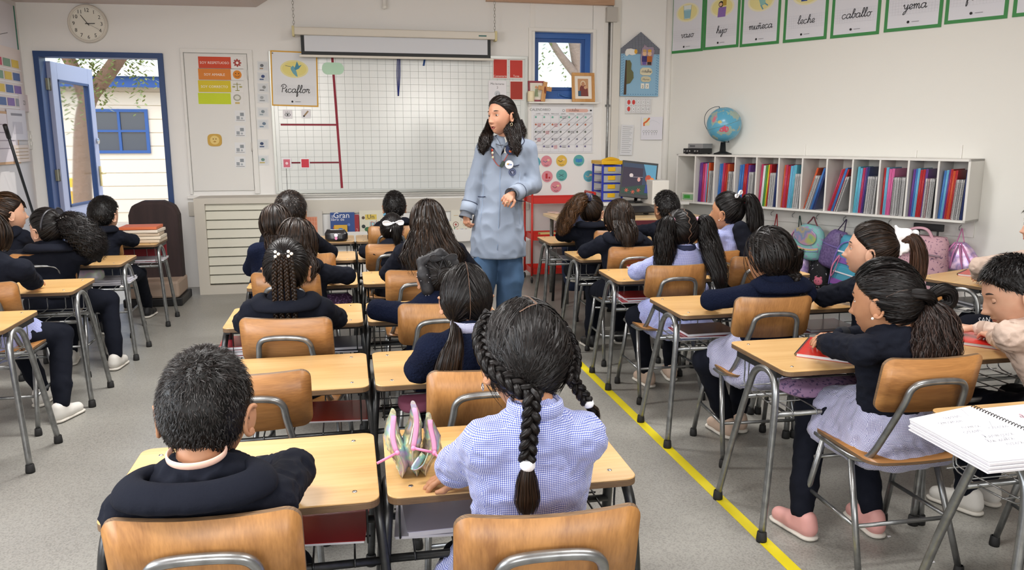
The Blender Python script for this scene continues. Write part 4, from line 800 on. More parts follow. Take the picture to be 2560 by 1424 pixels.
def bag(name,label,px,py,off,hw,hh,dep,m,shape,tilt=0,strap=None,strapm=None,hookx=None):
    s_,z_=onW(px,py,off); O=RP(s_,off,z_); R_=RM@roty(D(tilt)); t=thing(name,label,'bag',(O[0],O[1],z_-hh))
    g=blob([(a*hh,b_*hw,c_) for a,b_,c_ in shape],dep,R_,O); g.obj('body',m,t,bevel=0)
    if strap:
        g=G(); hk=RP(onW(hookx or px,py,.06)[0],.055,ZB-.065); top=O+R_@np.array([0,0,hh*.93])
        g.tube(cr([top+R_@np.array([-strap,0,0]),(top+R_@np.array([-strap,0,0]))*.4+hk*.6,hk+[0,0,.004],(top+R_@np.array([strap,0,0]))*.4+hk*.6,top+R_@np.array([strap,0,0])],5),.009,6,flat=.35,up=tuple(NR)); g.obj('strap',strapm or m,t)
    return t,O,R_
SOFT=[(-1,.55,.5),(-.85,.9,.9),(-.2,1,1),(.4,.92,.95),(.75,.75,.7),(.95,.45,.4)]
RIG=[(-1,.85,.8),(-.9,.97,.95),(0,1,1),(.8,.97,.95),(.97,.85,.7)]
n_='1c2650'
bag('backpack','dark backpack with a blue strap hanging left of the red one',1885,640,.1,.11,.19,.06,mat('1c1e2a',.7),SOFT,0,.03,mat('1f3fa0',.6))
bag('backpack','black backpack with a red strap behind the girl with the side braid',1935,640,.1,.11,.17,.06,mat('26211f',.7),SOFT,0,.03,mat('a3232c',.6))
bag('backpack','black backpack squeezed between the red-strapped and the iridescent one',1992,640,.07,.1,.19,.05,mat('232022',.7),SOFT,8,.03,mat('2b4a44',.6))
t,O,R_=bag('backpack','turquoise backpack with an iridescent flap and rainbow trim',2022,603,.17,.14,.155,.07,pattern('turquoise_print','7fb8b5','9a8fb4',26),SOFT,9,.05,mat('8e4a58',.5),2030)
g=G(); th=np.linspace(math.pi,2*math.pi,20); pts=[(.105*math.cos(q),.085*math.sin(q)+.06) for q in th]+[(.10,.09),(.05,.125),(-.05,.125),(-.10,.09)]
g.prism(pts,.012,O+R_@np.array([0.0,.068,0.0]),R_@np.array([1,0,0]),_Z); g.obj('flap',M_HOLO,t,bevel=.004)
for k,cx in enumerate(('e8a0b8','e8d08a','9fc9a0','9fb4dc')):
    g=G(); g.tube(cr([O+R_@np.array([x,.078-abs(x)*.14,-.055+.9*x*x*2-.007*k]) for x in np.linspace(-.125,.125,7)],3),.0035,5); g.obj('rainbow_trim',mat(cx,.5),t)
g=G(); g.tube(cr([O+R_@np.array(q) for q in [(-.05,.03,.12),(-.1,.05,.1),(-.145,.04,.03),(-.14,.0,-.04)]],5),.016,8,flat=.3,up=tuple(NR)); g.obj('strap',mat('e59ac0',.5),t)
t,O,R_=bag('backpack','dusty purple backpack hanging between the turquoise and the striped one',2088,622,.15,.12,.17,.065,mat('5b4a78',.45,var=(60,.8,(1,1,1),'7d6a9a')),SOFT,14,.03,mat('4a3d5e',.6),2110)
g=G(); g.tube([O+R_@np.array([x,.066-abs(x)*.15,.03]) for x in np.linspace(-.1,.1,7)],.008,6,flat=.4); g.obj('zip_band',mat('7565a0',.5),t)
g=G(); g.tube(cr([O+R_@np.array(q) for q in [(.03,.06,.15),(.06,.08,.08),(.07,.07,-.03)]],4),.01,6,flat=.4); g.obj('strap',mat('55456e',.6),t)
t,O,R_=bag('school_backpack','large striped blue and purple backpack with a tail-fin charm standing by the wall',2128,660,.2,.13,.235,.09,mat('4f9db8',.5),RIG,10)
for k,(z,cx) in enumerate(((-.16,'8a55a8'),(-.075,'e6e6ee'),(-.045,'4aa3c0'),(.03,'8a5fb0'),(.1,'e6e6ee'))):
    g=G(); g.box(O+R_@np.array([.0,.088,z]),(.2,.012,.05 if cx!='e6e6ee' else .014),R_@rotx(0)); g.obj('stripe',mat(cx,.45),t,bevel=.003)
g=G(); g.tube(cr([O+R_@np.array(q) for q in [(-.11,.085,-.2),(-.115,.09,.0),(-.09,.09,.15),(0,.09,.2),(.09,.09,.15),(.115,.09,0)]],5),.006,6); g.obj('piping',mat('7d6fc0',.5),t)
g=G(); g.prism([(0,0),(.03,.06),(.02,.11),(.0,.07),(-.02,.11),(-.03,.06)],.01,O+R_@np.array([.03,.105,-.01]),R_@np.array([1,0,0]),_Z); g.obj('fin_charm',mat('6f86d0',.3),t,bevel=.003)
g=G(); g.tube(cr([O+R_@np.array(q) for q in [(-.07,.1,.07),(-.1,.12,-.03),(-.09,.12,-.12),(-.07,.12,-.05),(-.06,.11,.06)]],4),.007,6,flat=.4); g.obj('pink_strap',mat('cf7f9f',.5),t)
t,O,R_=bag('backpack','lilac sequinned backpack low down beside the desk',1998,690,.18,.08,.17,.06,holo('lilac',['c79ad6','e6d0f0','a98fd0','d9b8e0'],14,.3,.4),RIG,-3)
bag('backpack','black backpack with small white specks low between the lilac and striped bags',2048,690,.12,.09,.2,.06,pattern('black_print','15151a','d9d9e0',40,.66),SOFT,0)
s_,z_=onW(2048,702,.22); g=G(); g.ell(RP(s_,.24,z_),(.04,.018,.035),RM); [g.ell(RP(s_+a,.24,z_+.03),(.012,.01,.014),RM) for a in(-.022,.022)]; [g.ell(RP(s_+a,.257,z_+.005),.004,None,8,6,1) for a in(-.012,.012)]
tag(g.obj('plush_keyring',[mat('cf6f86',.8),M_BLACK]),'round pink plush charm with a tiny face between the bags','plush toy')
# trolley bag
t,O,R_=bag('trolley_bag','pink unicorn-print school trolley bag with a black pull handle','' or 2300,690,.22,.19,.33,.1,pattern('unicorn_print','c9a0aa','7a5a72',38,.6),RIG,0)
for zp,yo in ((.2,.1),(-.1,.105)):
    g=G(); g.tube(cr([O+RM@np.array([x,yo+.02*(1-(x/.19)**2),zp-.02*abs(x/.19)]) for x in np.linspace(-.17,.17,7)],3),.008,6,flat=.4); g.obj('zip_band',mat('8e7580',.4),t)
g=G(); g.tube(cr([O+RM@np.array(q) for q in [(-.1,.05,.29),(-.09,.06,.36),(-.02,.06,.385),(.05,.06,.37),(.1,.06,.29)]],5),.012,6,flat=.35); g.obj('grab_handle',mat('c99aa8',.5),t)
g=G(); rb(g,-1,-1,0,0,0,0) if 0 else None; g.box(O+RM@np.array([0,-.08,.38]),(.22,.03,.055),RM); g.rod(O+RM@np.array([-.07,-.08,.2]),O+RM@np.array([-.07,-.08,.36]),.008); g.rod(O+RM@np.array([.07,-.08,.2]),O+RM@np.array([.07,-.08,.36]),.008); g.obj('pull_handle',M_BLACK,t,bevel=.006)
t,O,R_=bag('backpack','shiny metallic pink backpack hanging rightmost on the hooks',2398,637,.12,.13,.11,.06,M_PINKM,[(-1,1.1,1),(-.7,1.15,1.05),(0,1,.9),(.5,.7,.6),(.9,.3,.3)],0,.025,mat('d98ab8',.5))
g=G(); [g.tube(cr([O+R_@np.array([a*.02,.05,.1]),O+R_@np.array([a*.08,.07,.0]),O+R_@np.array([a*.13,.06,-.1])],4),.008,6,flat=.4) for a in(-1,-.3,.4,1)]; g.obj('piping',mat('c27aa8',.4),t)
# ---------------------------------------------------------------- left wall papers, switches, pole
def onL(px,py,off=.004):
    d=ray(px,py); q=_C+d*((XL+off)/d[0]); return q
LC=[0]
def lcard(name,x0,y0,x1,y1,label,cat,draw,m='e6e0df',off=.004):
    LC[0]+=1; off=.003+.0035*LC[0]
    a=onL(x0,y1,off); b_=onL(x1,y0,off); W2=abs(b_[1]-a[1]); H2=abs(b_[2]-a[2])
    s=Sheet((XL+off,min(a[1],b_[1]),min(a[2],b_[2])),(0,1,0),_Z); s.slab([(0,0),(W2,0),(W2,H2),(0,H2)],.0015,m); draw(s,W2,H2); tag(s.obj(name),label,cat)
lcard('word_poster',-90,15,35,103,'green-bordered poster cut off at the upper left edge','poster',lambda s,w,h:(s.rect(.03,.03,w-.03,h-.0,'dcd8dc'),s.line([(w*.6,h*.3),(w*.8,h*.4)],.006,'777777')),'2f7a66')
def d(s,w,h):
    for r_ in range(4):
        for c_ in range(6): s.k=.003; s.rect(w*(.04+c_*.155),h*(.1+r_*.2),w*(.17+c_*.155),h*(.22+r_*.2),['c9506a','5a6fa0','c9607a','7fa08a','8a6fa8','d65a4a','e0c05a','9a9aa0'][(r_*5+c_*3)%8])
    for r_ in range(4): s.rect(w*.02,h*(.06+r_*.2),w*.98,h*(.075+r_*.2),'f2eeee')
lcard('pocket_chart',-80,125,48,272,'plastic pocket chart with rows of coloured cards on the left wall','chart',d,'e2d5d0')
lcard('number_sheet',50,238,72,278,'small sheet reading Z1 beside the pocket chart','sheet',lambda s,w,h:s.text('Z1',w/2,h*.4,h*.35,'444444'),'e0d4d6')
lcard('framed_chart',-100,280,38,420,'large tan-edged chart behind the pole on the left wall','chart',lambda s,w,h:(s.rect(.02,.02,w-.02,h-.02,'e0d6da'),[s.line([(w*.5,h*q),(w*.92,h*q)],.008,'a89aa2') for q in(.3,.45,.6,.75)]),'c9a078')
lcard('notice_sheet',24,276,62,350,'grey printed notice sheet above the light switch','notice',lambda s,w,h:(s.rect(w*.2,h*.8,w*.8,h*.88,'8f8a90'),s.rect(w*.25,h*.2,w*.75,h*.6,'c9c2c8')),'dcd6da',.007)
lcard('notice_sheet',38,362,72,406,'small cream notice with lined text below the other sheet','notice',lambda s,w,h:[s.line([(w*.1,h*q),(w*.9,h*q)],.006,'b59a78') for q in(.2,.4,.6,.8)],'e0d0c4',.006)
a=onL(74,350,.0); t=thing('light_switch','white double light switch beside the door','switch',(XL,a[1],a[2]-.07))
g=G(); g.box((XL+.006,a[1],a[2]),(.012,.08,.16)); g.obj('plate',M_WHITE,t,bevel=.002); g=G(); [g.box((XL+.014,a[1],a[2]+q),(.008,.03,.035)) for q in(-.03,.03)]; g.obj('rocker',mat('f2f0ec',.3),t,bevel=.002)
a=_C+ray(12,312)*(-2.55/ray(12,312)[0]); b_=_C+ray(78,518)*(-2.6/ray(78,518)[0]); dd=nrm(b_-a); 
t=thing('window_pole','thin black pole leaning against the left wall','pole',(b_[0],b_[1],0)); e_=b_+dd*((0-b_[2])/dd[2]) if dd[2]<-.01 else b_
g=G(); g.tube([a+dd*.05,e_+_Z*.004],.011,10); g.obj('shaft',mat('22262a',.4),t); g=G(); g.tube([a,a+dd*.12],.016,10); g.obj('grip',M_BLACK,t)
# ---------------------------------------------------------------- book ledge and picture books on the back wall
lz=.40
a=WY(770,600,YB-.06); b_=WY(1190,600,YB-.06)
t=thing('book_ledge','low white ledge fixed to the back wall holding picture books','shelf',(.6,YB-.06,lz))
g=G(); g.bb(np.array([-.2,YB-.10,lz]),np.array([1.42,YB,lz+.018])); g.obj('ledge_board',M_WHITE,t,bevel=.002); g=G(); g.bb(np.array([-.2,YB-.11,lz-.02]),np.array([1.42,YB-.10,lz+.10])); g.obj('front_lip',M_WHITE,t,bevel=.002)
def book(x0,x1,ytop,label,col,draw,dy=.0,name='picture_book'):
    A=WY(x0,ytop,YB-.05-dy); B_=WY(x1,ytop,YB-.05-dy); w=B_[0]-A[0]; zt=A[2]; h=zt-(lz+.019)
    lean=D(6); V_=nrm([0,math.sin(lean),math.cos(lean)]); s=Sheet((A[0],YB-.07-dy,lz+.019),(1,0,0),V_); s.slab([(0,0),(w,0),(w,h),(0,h)],.010,col); draw(s,w,h); tag(s.obj(name),label,'book')
def d(s,w,h): s.rect(w*.08,h*.15,w*.7,h*.8,'d98a6a'); s.grid(w*.1,h*.2,w*.68,h*.78,w*.145,h*.145,.002,'e9c0a8')
book(762,805,527,'picture book with an orange grid cover, leftmost on the ledge','c9c4bc',d)
def d(s,w,h): s.text('El',w*.10,h*.82,.03,'e6e6ea'); s.text('Gran',w*.46,h*.8,.075,'f0f0f2'); s.text('libro de',w*.3,h*.7,.04,'dfe0e6'); s.disc(w*.35,h*.45,w*.25,'c9604a',h*.1); s.disc(w*.6,h*.3,w*.1,'5f7fc0'); s.disc(w*.75,h*.55,w*.06,'5f7fc0')
book(825,886,531,'blue picture book titled El Gran libro','34508c',d)
book(886,897,536,'thin red book leaning beside the blue picture book','9a3038',lambda s,w,h:s.text('2',w/2,h*.3,.05,'d9a08a'))
def d(s,w,h): s.disc(w*.5,h*.5,w*.3,'4a7fc0',h*.3); s.disc(w*.62,h*.6,w*.15,'e0b594')
book(835,868,562,'small yellow picture book standing in front of the blue one','d6a93a',d,.03)
def d(s,w,h): s.rect(w*.18,h*.68,w*.55,h*.86,'d9c05a'); s.text('Un',w*.36,h*.71,.06,'333333'); s.rect(w*.32,h*.42,w*.75,h*.6,'9cc3c8'); s.text('DÍA',w*.52,h*.45,.065,'b5605a'); s.disc(w*.85,h*.85,w*.09,'6faed0'); s.disc(w*.25,h*.35,w*.1,'3f6f4a',h*.08); s.disc(w*.12,h*.75,w*.05,'5a4a42'); s.disc(w*.12,h*.45,w*.06,'2f3a3a')
book(898,976,526,'large pale picture book titled Un DÍA','d9d6c4',d)
def d(s,w,h):
    s.disc(w*.3,h*.78,w*.13,'8a6a5a'); s.disc(w*.3,h*.78,w*.1,'e0dccc'); s.disc(w*.3,h*.78,w*.05,'a8504a'); s.disc(w*.7,h*.8,w*.1,'c9c2b0')
    x=.16
    for ch,c_ in zip('Hora',('2f7a5a','c9504a','3f6fb0','7a5a8a')): s.text(ch,w*x,h*.3,.075,c_); x+=.2
book(1122,1178,552,'cream picture book titled Hora','dcd8c8',d)
book(1127,1150,525,'narrow white book standing behind the Hora book','d9d6c8',lambda s,w,h:s.line([(w*.3,h*.8),(w*.8,h*.8)],.006,'c9b48a'),-.02)
book(1104,1121,548,'pale blue book left of the Hora book','a8b4cc',lambda s,w,h:s.disc(w*.5,h*.3,w*.3,'d99ab0'),.005)
# ---------------------------------------------------------------- low white slatted cabinet left of the boards, brown satchel chair
a=WZ(500,705,0); 
t=thing('slatted_cabinet','tall white louvred cabinet standing against the back wall left of the pupils','cabinet',(-1.0,7.55,0))
x0,x1=-1.33,-.42; zc0,zc1=.0,.86
g=G()
for q in [((x0,zc0),(x0+.09,zc1)),((x1-.06,zc0),(x1,zc1)),((x0+.09,zc1-.05),(x1-.06,zc1)),((x0+.09,zc0),(x1-.06,zc0+.08))]: g.bb(np.array([q[0][0],7.35,q[0][1]]),np.array([q[1][0],7.7,q[1][1]]))
g.obj('carcass',mat('c4beb2',.5),t)
g=G(); g.bb(np.array([x0+.09,7.42,.08]),np.array([x1-.06,7.44,zc1-.05])); g.obj('back_panel',mat('b9b5a4',.6),t)
for k in range(9):
    g=G(); g.box(((x0+x1)/2+.015,7.385,.13+k*.082),(x1-x0-.15,.012,.075),rotx(D(-14))); g.obj('slat',mat('cbc8b8',.5),t,bevel=.002)
# dark brown padded seat back between door and cabinet
t=thing('brown_armchair','tall dark brown cloth-covered seat standing between the door and the white cabinet','armchair',(-1.62,7.2,0))
q0=WZ(440,705,.0); cx=-1.62; Y_=7.2
g=G(); pts=[(-.20,.16),(-.20,.74),(-.17,.82),(-.08,.86),(.08,.86),(.17,.82),(.20,.74),(.20,.16)]; g.prism([(cx+x,z) for x,z in pts],.16,(0,Y_+.08,0),(1,0,0),_Z); g.obj('backrest',mat('3a2b2a',.85,var=(5,.7,(3,3,.3),'241b1c')),t,bevel=.03)
g=G(); g.box((cx,Y_-.12,.14),(.42,.4,.14)); g.obj('seat',mat('a08c7c',.7),t,bevel=.02); g=G(); g.box((cx,Y_-.1,.035),(.46,.44,.07)); g.obj('plinth',M_BLACK,t,bevel=.01)
# ---------------------------------------------------------------- school desks and chairs
def rrect(w,h,r,n=5):
    o=[]
    for cx,cy,a0 in ((w/2-r,h/2-r,0),(-w/2+r,h/2-r,90),(-w/2+r,-h/2+r,180),(w/2-r,-h/2+r,270)):
        for k in range(n+1): a=D(a0+90*k/n); o.append((cx+r*math.cos(a),cy+r*math.sin(a)))
    return o
ZD=.62; DW,DD=.565,.405
def make_desk(steel,label):
    t=thing('school_desk',label,'desk',local=True)
    g=G(); g.prism(rrect(DW,DD,.028),.004,(0,0,ZD-.004)); g.prism(rrect(DW,DD,.028),.015,(0,0,ZD-.019),m=1); g.obj('tabletop',[M_TOP,M_PLY],t,bevel=.0015)
    for x in(-.23,.23):
        for y in(-.15,.15):
            g=G(); g.lathe([(0,0),(.006,0),(.0055,.0012),(.002,.0012),(0,.0005)],(x,y,ZD),10); g.obj('screw',M_CHROME,t)
    for sx in(-1,1):
        P=cr([(sx*.315,-.17,.02),(sx*.30,-.165,.30),(sx*.287,-.155,.5),(sx*.28,-.125,.57),(sx*.278,-.065,.592),(sx*.28,-.0,.565),(sx*.287,.035,.48),(sx*.30,.10,.27),(sx*.315,.165,.02)],5)
        g=G(); g.tube(P,.0125,10); L=g.obj('leg_frame',steel,t)
        for y in(-.17,.165):
            g=G(); g.lathe([(0,0),(.018,0),(.0185,.01),(.016,.035),(.013,.037)],(sx*.315,y,0),14); g.obj('rubber_foot',M_RUB,L)
    for y,z in((-.158,.455),(.035,.46)):
        g=G(); g.tube([(-.286,y,z),(.286,y,z)],.0095,8); g.obj('cross_rail',steel,t)
    g=G(); g.box((0,-.13,ZD-.03),(.5,.02,.02)); g.box((0,.13,ZD-.03),(.5,.02,.02)); g.box((-.27,0,ZD-.03),(.02,.28,.02)); g.box((.27,0,ZD-.03),(.02,.28,.02)); g.obj('underframe',M_BLACK,t)
    for k in range(6):
        x=-.225+.09*k; g=G(); g.tube(cr([(x,-.168,.45),(x,-.15,.468),(x,.0,.468),(x,.12,.468),(x,.145,.49),(x,.14,.6)],4),.0026,5); g.obj('rack_wire',steel,t)
    for x in(-.255,.255):
        g=G(); g.tube(cr([(x,-.12,.6),(x,-.115,.53),(x,-.1,.47),(x,.1,.47),(x,.12,.53),(x,.125,.6)],4),.0026,5); g.obj('rack_wire',steel,t)
    for y in(-.06,.06,.135):
        g=G(); g.tube([(-.262,y,.4655),(.262,y,.4655)],.0024,5); g.obj('rack_wire',steel,t)
    return t
def make_chair(wm,label):
    t=thing('school_chair',label,'chair',local=True)
    def sheet(w,h,r,curve,O,R_,th=.010,nx=12):
        # bent plywood: curve gives the bow across its width
        pts=rrect(w,h,r,6); xs=np.linspace(-w/2,w/2,nx+1); g=G(); V=[]; n=len(pts)
        def top(x):
            ax=abs(x); 
            return h/2 if ax<w/2-r else h/2-r+math.sqrt(max(0,r*r-(ax-(w/2-r))**2))
        xs=np.array(sorted(set(list(np.linspace(-w/2,w/2,nx+1))+[s*(w/2-r+r*math.sin(a)) for a in np.linspace(0,math.pi/2,6) for s in(-1,1)])))
        F=[]
        for x in xs:
            hh=top(x); bow=curve*(x/(w/2))**2
            V+= [(x,bow,-hh),(x,bow,hh),(x,bow+th,hh),(x,bow+th,-hh)]
        V=np.array(V)@np.array(R_).T+np.array(O); m=len(xs)
        g.add(V,[[4*i,4*i+4,4*i+5,4*i+1] for i in range(m-1)],0,True); b=g.n-len(V)
        g.f.append((np.array([[b+4*i+3,b+4*i+2,b+4*i+6,b+4*i+7] for i in range(m-1)]),0,True))
        g.f.append((np.array([[b+4*i+1,b+4*i+5,b+4*i+6,b+4*i+2] for i in range(m-1)]+[[b+4*i,b+4*i+3,b+4*i+7,b+4*i+4] for i in range(m-1)]+[[b,b+1,b+2,b+3],[b+4*m-4,b+4*m-1,b+4*m-2,b+4*m-3]]),1,False))
        return g
    tl=D(-11)
    sheet(.335,.178,.03,.022,(0,-.192,.652),rotx(-tl)).obj('backrest',[wm,M_PLY],t)
    sheet(.33,.32,.04,-.008,(0,.0,.398),rotx(D(-90))@rotx(0)).obj('seat',[wm,M_PLY],t)
    P=[(-.155,.15,.385),(-.158,.0,.383),(-.15,-.075,.385),(-.135,-.115,.41),(-.115,-.155,.50),(-.098,-.196,.60),(-.088,-.2115,.652),(-.05,-.219,.672),(.05,-.219,.672),(.088,-.2115,.652),(.098,-.196,.60),(.115,-.155,.50),(.135,-.115,.41),(.15,-.075,.385),(.158,.0,.383),(.155,.15,.385)]
    g=G(); g.tube(cr(P,5),.0105,10); g.obj('back_tube',M_STEEL,t)
    for sx in(-1,1):
        for (a,b_) in (((sx*.15,-.04,.38),(sx*.178,-.17,.02)),((sx*.152,.11,.38),(sx*.172,.2,.02))):
            g=G(); g.tube([a,b_],.0105,10); L=g.obj('leg',M_STEEL,t)
            g=G(); g.lathe([(0,0),(.016,0),(.017,.01),(.0145,.034),(.011,.036)],(b_[0],b_[1],0),12); g.obj('rubber_foot',M_RUB,L)
    for q in (((-.168,-.115,.175),(.168,-.115,.175)),((-.158,.145,.30),(.158,.145,.30)),((-.168,-.115,.175),(-.16,.165,.175)),((.168,-.115,.175),(.16,.165,.175))):
        g=G(); g.tube(q,.007,8); g.obj('stretcher',M_STEEL,t)
    return t
PD={'d':make_desk(M_DSTEEL,''),'s':make_desk(M_STEEL,'')}; PC={'h':make_chair(M_CH,''),'v':make_chair(M_CV,'')}; used=set()
def place(protos,k,x,y,rz,label,group):
    if k not in used: used.add(k); r=protos[k]; r.location=(x,y,0); r.rotation_euler=(0,0,rz); r['label']=label; r['group']=group; return r
    return dup(protos[k],(x,y,0),rz,label,group)
NTH=['nearest','second','third','fourth','fifth','sixth']
yc=[1.80,2.60,3.49,4.385,5.26,6.18]
def desk(k,x,y,rz,label,group): place(PD,k,x,y,D(rz),label,group)
for i,y in enumerate(yc):
    desk('d',-.24 if i<3 else -.25,y,[0,0,0,0,0,0][i],'school desk in the left half of the middle block, %s row from the camera'%NTH[i],'desks of the middle block')
    desk('d',.345 if i<4 else .33,y,[-1,0,0,0,0,0][i],'school desk in the right half of the middle block, %s row from the camera'%NTH[i],'desks of the middle block')
yr=[2.48,3.34,4.18,4.96,5.79]
lr=['of the girl with the pearl earring','of the girl in the fluffy jacket','of the girl with two high pigtails','of the girl with half-tied brown hair','of the girl with the navy scrunchie']
for i,y in enumerate(yr):
    desk('s',1.68+.01*i,y,[0,0,-2,0,0][i],'aisle-side school desk %s'%lr[i],'desks of the right block')
rr=['of the boy in the beige smock','of the girl with the white scrunchie','beside the pigtailed girl','of the ponytailed girl with white bow','of the boy near the teacher table']
for i,y in enumerate(yr): desk('s',2.28,y,0,'wall-side school desk %s'%rr[i],'desks of the right block')
desk('s',1.885,1.665,0,'school desk in the lower right corner carrying the open notebook','desks of the right block')
desk('s',3.42,3.70,20,'turned school desk with a red notebook, in front of the pink trolley bag','desks of the right block')
desk('s',4.02,3.93,20,'turned school desk at the right edge beyond the one with the notebook','desks of the right block')
yl=[3.63,4.47,5.37,6.30]; ll=['nearest the camera, cut off by the left edge','second nearest, of the child holding a red book','third nearest, of the big curly ponytail girl','farthest one, beside the open door']
for i,y in enumerate(yl): desk('s',-1.665,y,0,'school desk of the left block, '+ll[i],'desks of the left block')
desk('s',-2.27,5.98,0,'school desk before the fringed child in the far left corner','desks of the left block')
def chairp(k,xl,yl_,xr,yr_,label,group,w=.335,side=None):
    A=WZ(xl,yl_,.742); Bq=WZ(xr,yr_,.742)
    if side=='l': rz=0; c=A+np.array([w/2,0,0])
    elif side=='r': rz=0; c=Bq-np.array([w/2,0,0])
    else: rz=math.atan2(Bq[1]-A[1],Bq[0]-A[0]); c=(A+Bq)/2
    o=c-rotz(rz)@np.array([0,-.205,0])
    place(PC,k,o[0],o[1],rz,label,group); return o,rz
gm_='chairs of the middle block'; gr_='chairs of the right block'; gl_='chairs of the left block'
CH={}
CH['A']=chairp('v',240,1312,745,1278,'wooden-backed chair of the short-haired boy in the foreground',gm_)
CH['H']=chairp('v',1150,1303,1600,1270,'wooden-backed chair of the girl in the blue checked smock in the foreground',gm_)
chairp('h',0,0,775,927,'empty wooden-backed chair right behind the foreground boy',gm_,side='r')
CH['E']=chairp('v',1068,933,0,0,'wooden-backed chair of the girl with two low ponytails and white ties',gm_,side='l')
CH['B']=chairp('h',590,797,828,795,'wooden-backed chair of the girl with a ponytail of thin braids',gm_)
CH['F']=chairp('v',995,762,0,0,'wooden-backed chair of the child wearing a black bow over a bun',gm_,side='l')
CH['C']=chairp('h',597,683,822,682,'wooden-backed chair of the girl with bushy wavy brown hair',gm_)
CH['G']=chairp('h',963,677,0,0,'wooden-backed chair of the girl with very long loose brown hair',gm_,side='l')
CH['I']=chairp('h',913,611,0,0,'wooden-backed chair of the small girl with a white bow',gm_,side='l')
CH['J']=chairp('v',920,566,0,0,'wooden-backed chair of the boy in the front row',gm_,side='l')
place(PC,'v',-.25,4.72,0,'wooden-backed chair of the pupil beside the black pencil case, mostly hidden',gm_)
CH['K']=chairp('h',2245,900,2452,888,'wooden-backed chair of the girl with pink shoes',gr_)
CH['M']=chairp('v',1850,745,2032,740,'wooden-backed chair of the girl in the fluffy jacket with a side braid',gr_)
CH['P']=chairp('v',1625,665,1770,660,'wooden-backed chair of the girl with two high pigtails',gr_)
CH['Q']=chairp('h',1525,618,0,0,'wooden-backed chair of the girl with half-tied brown hair',gr_,side='l')
CH['S']=chairp('h',0,0,1858,626,'wooden-backed chair of the ponytailed girl with the white bow',gr_,side='r')
chairp('h',1833,643,0,0,'wooden-backed chair half hidden behind the head of the girl with the side braid',gr_,side='l')
CH['N']=chairp('h',0,0,2396,738,'wooden-backed chair behind the girl with the white scrunchie, beside the bent desk leg',gr_,side='r')
CH['T']=chairp('h',1488,577,0,0,'wooden-backed chair between the scrunchie girl and the half-tied brown hair',gr_,side='l')
place(PC,'v',2.27,5.15,0,'wooden-backed chair of the dark-haired boy near the teacher table',gr_)
place(PC,'v',2.28,1.9,D(-8),'wooden-backed chair of the boy in the beige smock',gr_)
place(PC,'v',1.9,1.12,0,'wooden-backed chair outside the lower right corner',gr_)
place(PC,'h',3.62,3.08,D(20),'wooden-backed chair of the boy at the turned desk',gr_)
CH['W1']=chairp('h',0,0,38,705,'wooden-backed chair of the child leaning on a red book, at the left edge',gl_,side='r')
CH['W2']=chairp('h',0,0,180,632,'wooden-backed chair of the girl with the big curly ponytail',gl_,side='r')
CH['W3']=chairp('v',0,0,300,583,'wooden-backed chair in front of the open door, of the short-haired boy',gl_,side='r')
CH['W4']=chairp('h',0,0,44,587,'wooden-backed chair of the fringed child in the left corner',gl_,side='r')
place(PC,'h',-1.68,3.02,0,'wooden-backed chair of the child cut off by the lower left edge',gl_)
# ---------------------------------------------------------------- notebooks and things on and under the desks
def notebook(x,y,z,w,h,rz,label,cover=M_RED,th=.012,spiral=True,nm='spiral_notebook',extra=None):
    t=thing(nm,label,'notebook',(x,y,z)); R_=rotz(D(rz)); O=np.array([x,y,z])
    g=G(); g.box(O+[0,0,th/2],(w-.004,h-.004,th-.002),R_); g.obj('pages',mat('d9d9dc',.7,var=(300,.6,(.1,.1,8),'b9b9bf')),t)
    g=G(); g.box(O+[0,0,th],(w,h,.0012),R_); g.box(O+[0,0,.0008],(w,h,.0012),R_); g.obj('cover',cover,t,bevel=.0004)
    if spiral:
        g=G(); n=int(h/.0085); th_=np.linspace(0,2*math.pi*n,n*6+1); r=th*.62; g.tube(np.stack([-w/2+r*np.cos(th_)*1.1,-h/2+.006+(h-.012)*th_/th_[-1],th/2+r*np.sin(th_)],1)@R_.T+O,.0011,4); g.obj('spiral_binding',mat('3a3a3c',.35,.8),t)
    if extra: extra(t,O,R_)
    return t
def under(x,y,n,label,cols,dx=0):
    t=thing('notebook_pile',label,'notebooks',(x,y,.472)); z=.472
    for i in range(n):
        th=.008+.005*((i*3)%2); R_=rotz(D((i*17)%11-5)); g=G(); g.box((x+.01*((i*5)%3-1),y,z+th/2),(.25,.19,th-.002),R_); g.obj('pages',mat('dedde2',.7),t)
        g=G(); g.box((x+.01*((i*5)%3-1),y,z+th),(.255,.195,.0015),R_); g.obj('cover',mat(cols[i%len(cols)],.35,coat=.3),t); z+=th+.002
onK=WZ(1995,855,ZD)
notebook(1.70,2.47,ZD,.21,.27,-42,'red spiral notebook under the elbow of the girl with the pearl earring')
notebook(1.84,3.46,ZD,.17,.23,-35,'red spiral notebook under the arm of the girl in the fluffy jacket')
c=WZ(2030,735,ZD); notebook(2.22,3.42,ZD,.2,.26,-40,'red spiral notebook in front of the girl with the white scrunchie')
notebook(3.50,3.72,ZD,.27,.2,20-75,'red spiral notebook on the turned desk by the wall')
notebook(2.36,2.45,ZD,.24,.19,-50,'red spiral notebook under the hand of the boy in the beige smock')
c=WZ(1575,667,ZD); notebook(c[0]+.06,c[1]-.02,ZD,.16,.11,-25,'small dark red book beside the elbow of the pigtailed girl',mat('8a2a34',.4),spiral=False)
c=WZ(1475,624,ZD); notebook(c[0]+.07,c[1]-.02,ZD,.2,.15,-30,'black-edged open workbook in front of the half-tied brown hair',mat('dfe3ea',.5),spiral=False)
c=WZ(118,680,ZD); notebook(c[0]-.02,c[1],ZD,.17,.12,-15,'red booklet held by the child at the left edge',M_RED,spiral=False)
under(1.62,3.38,2,'maroon and grey notebooks in the rack of the desk with the fluffy-jacket girl',['a32631','6b5a58'])
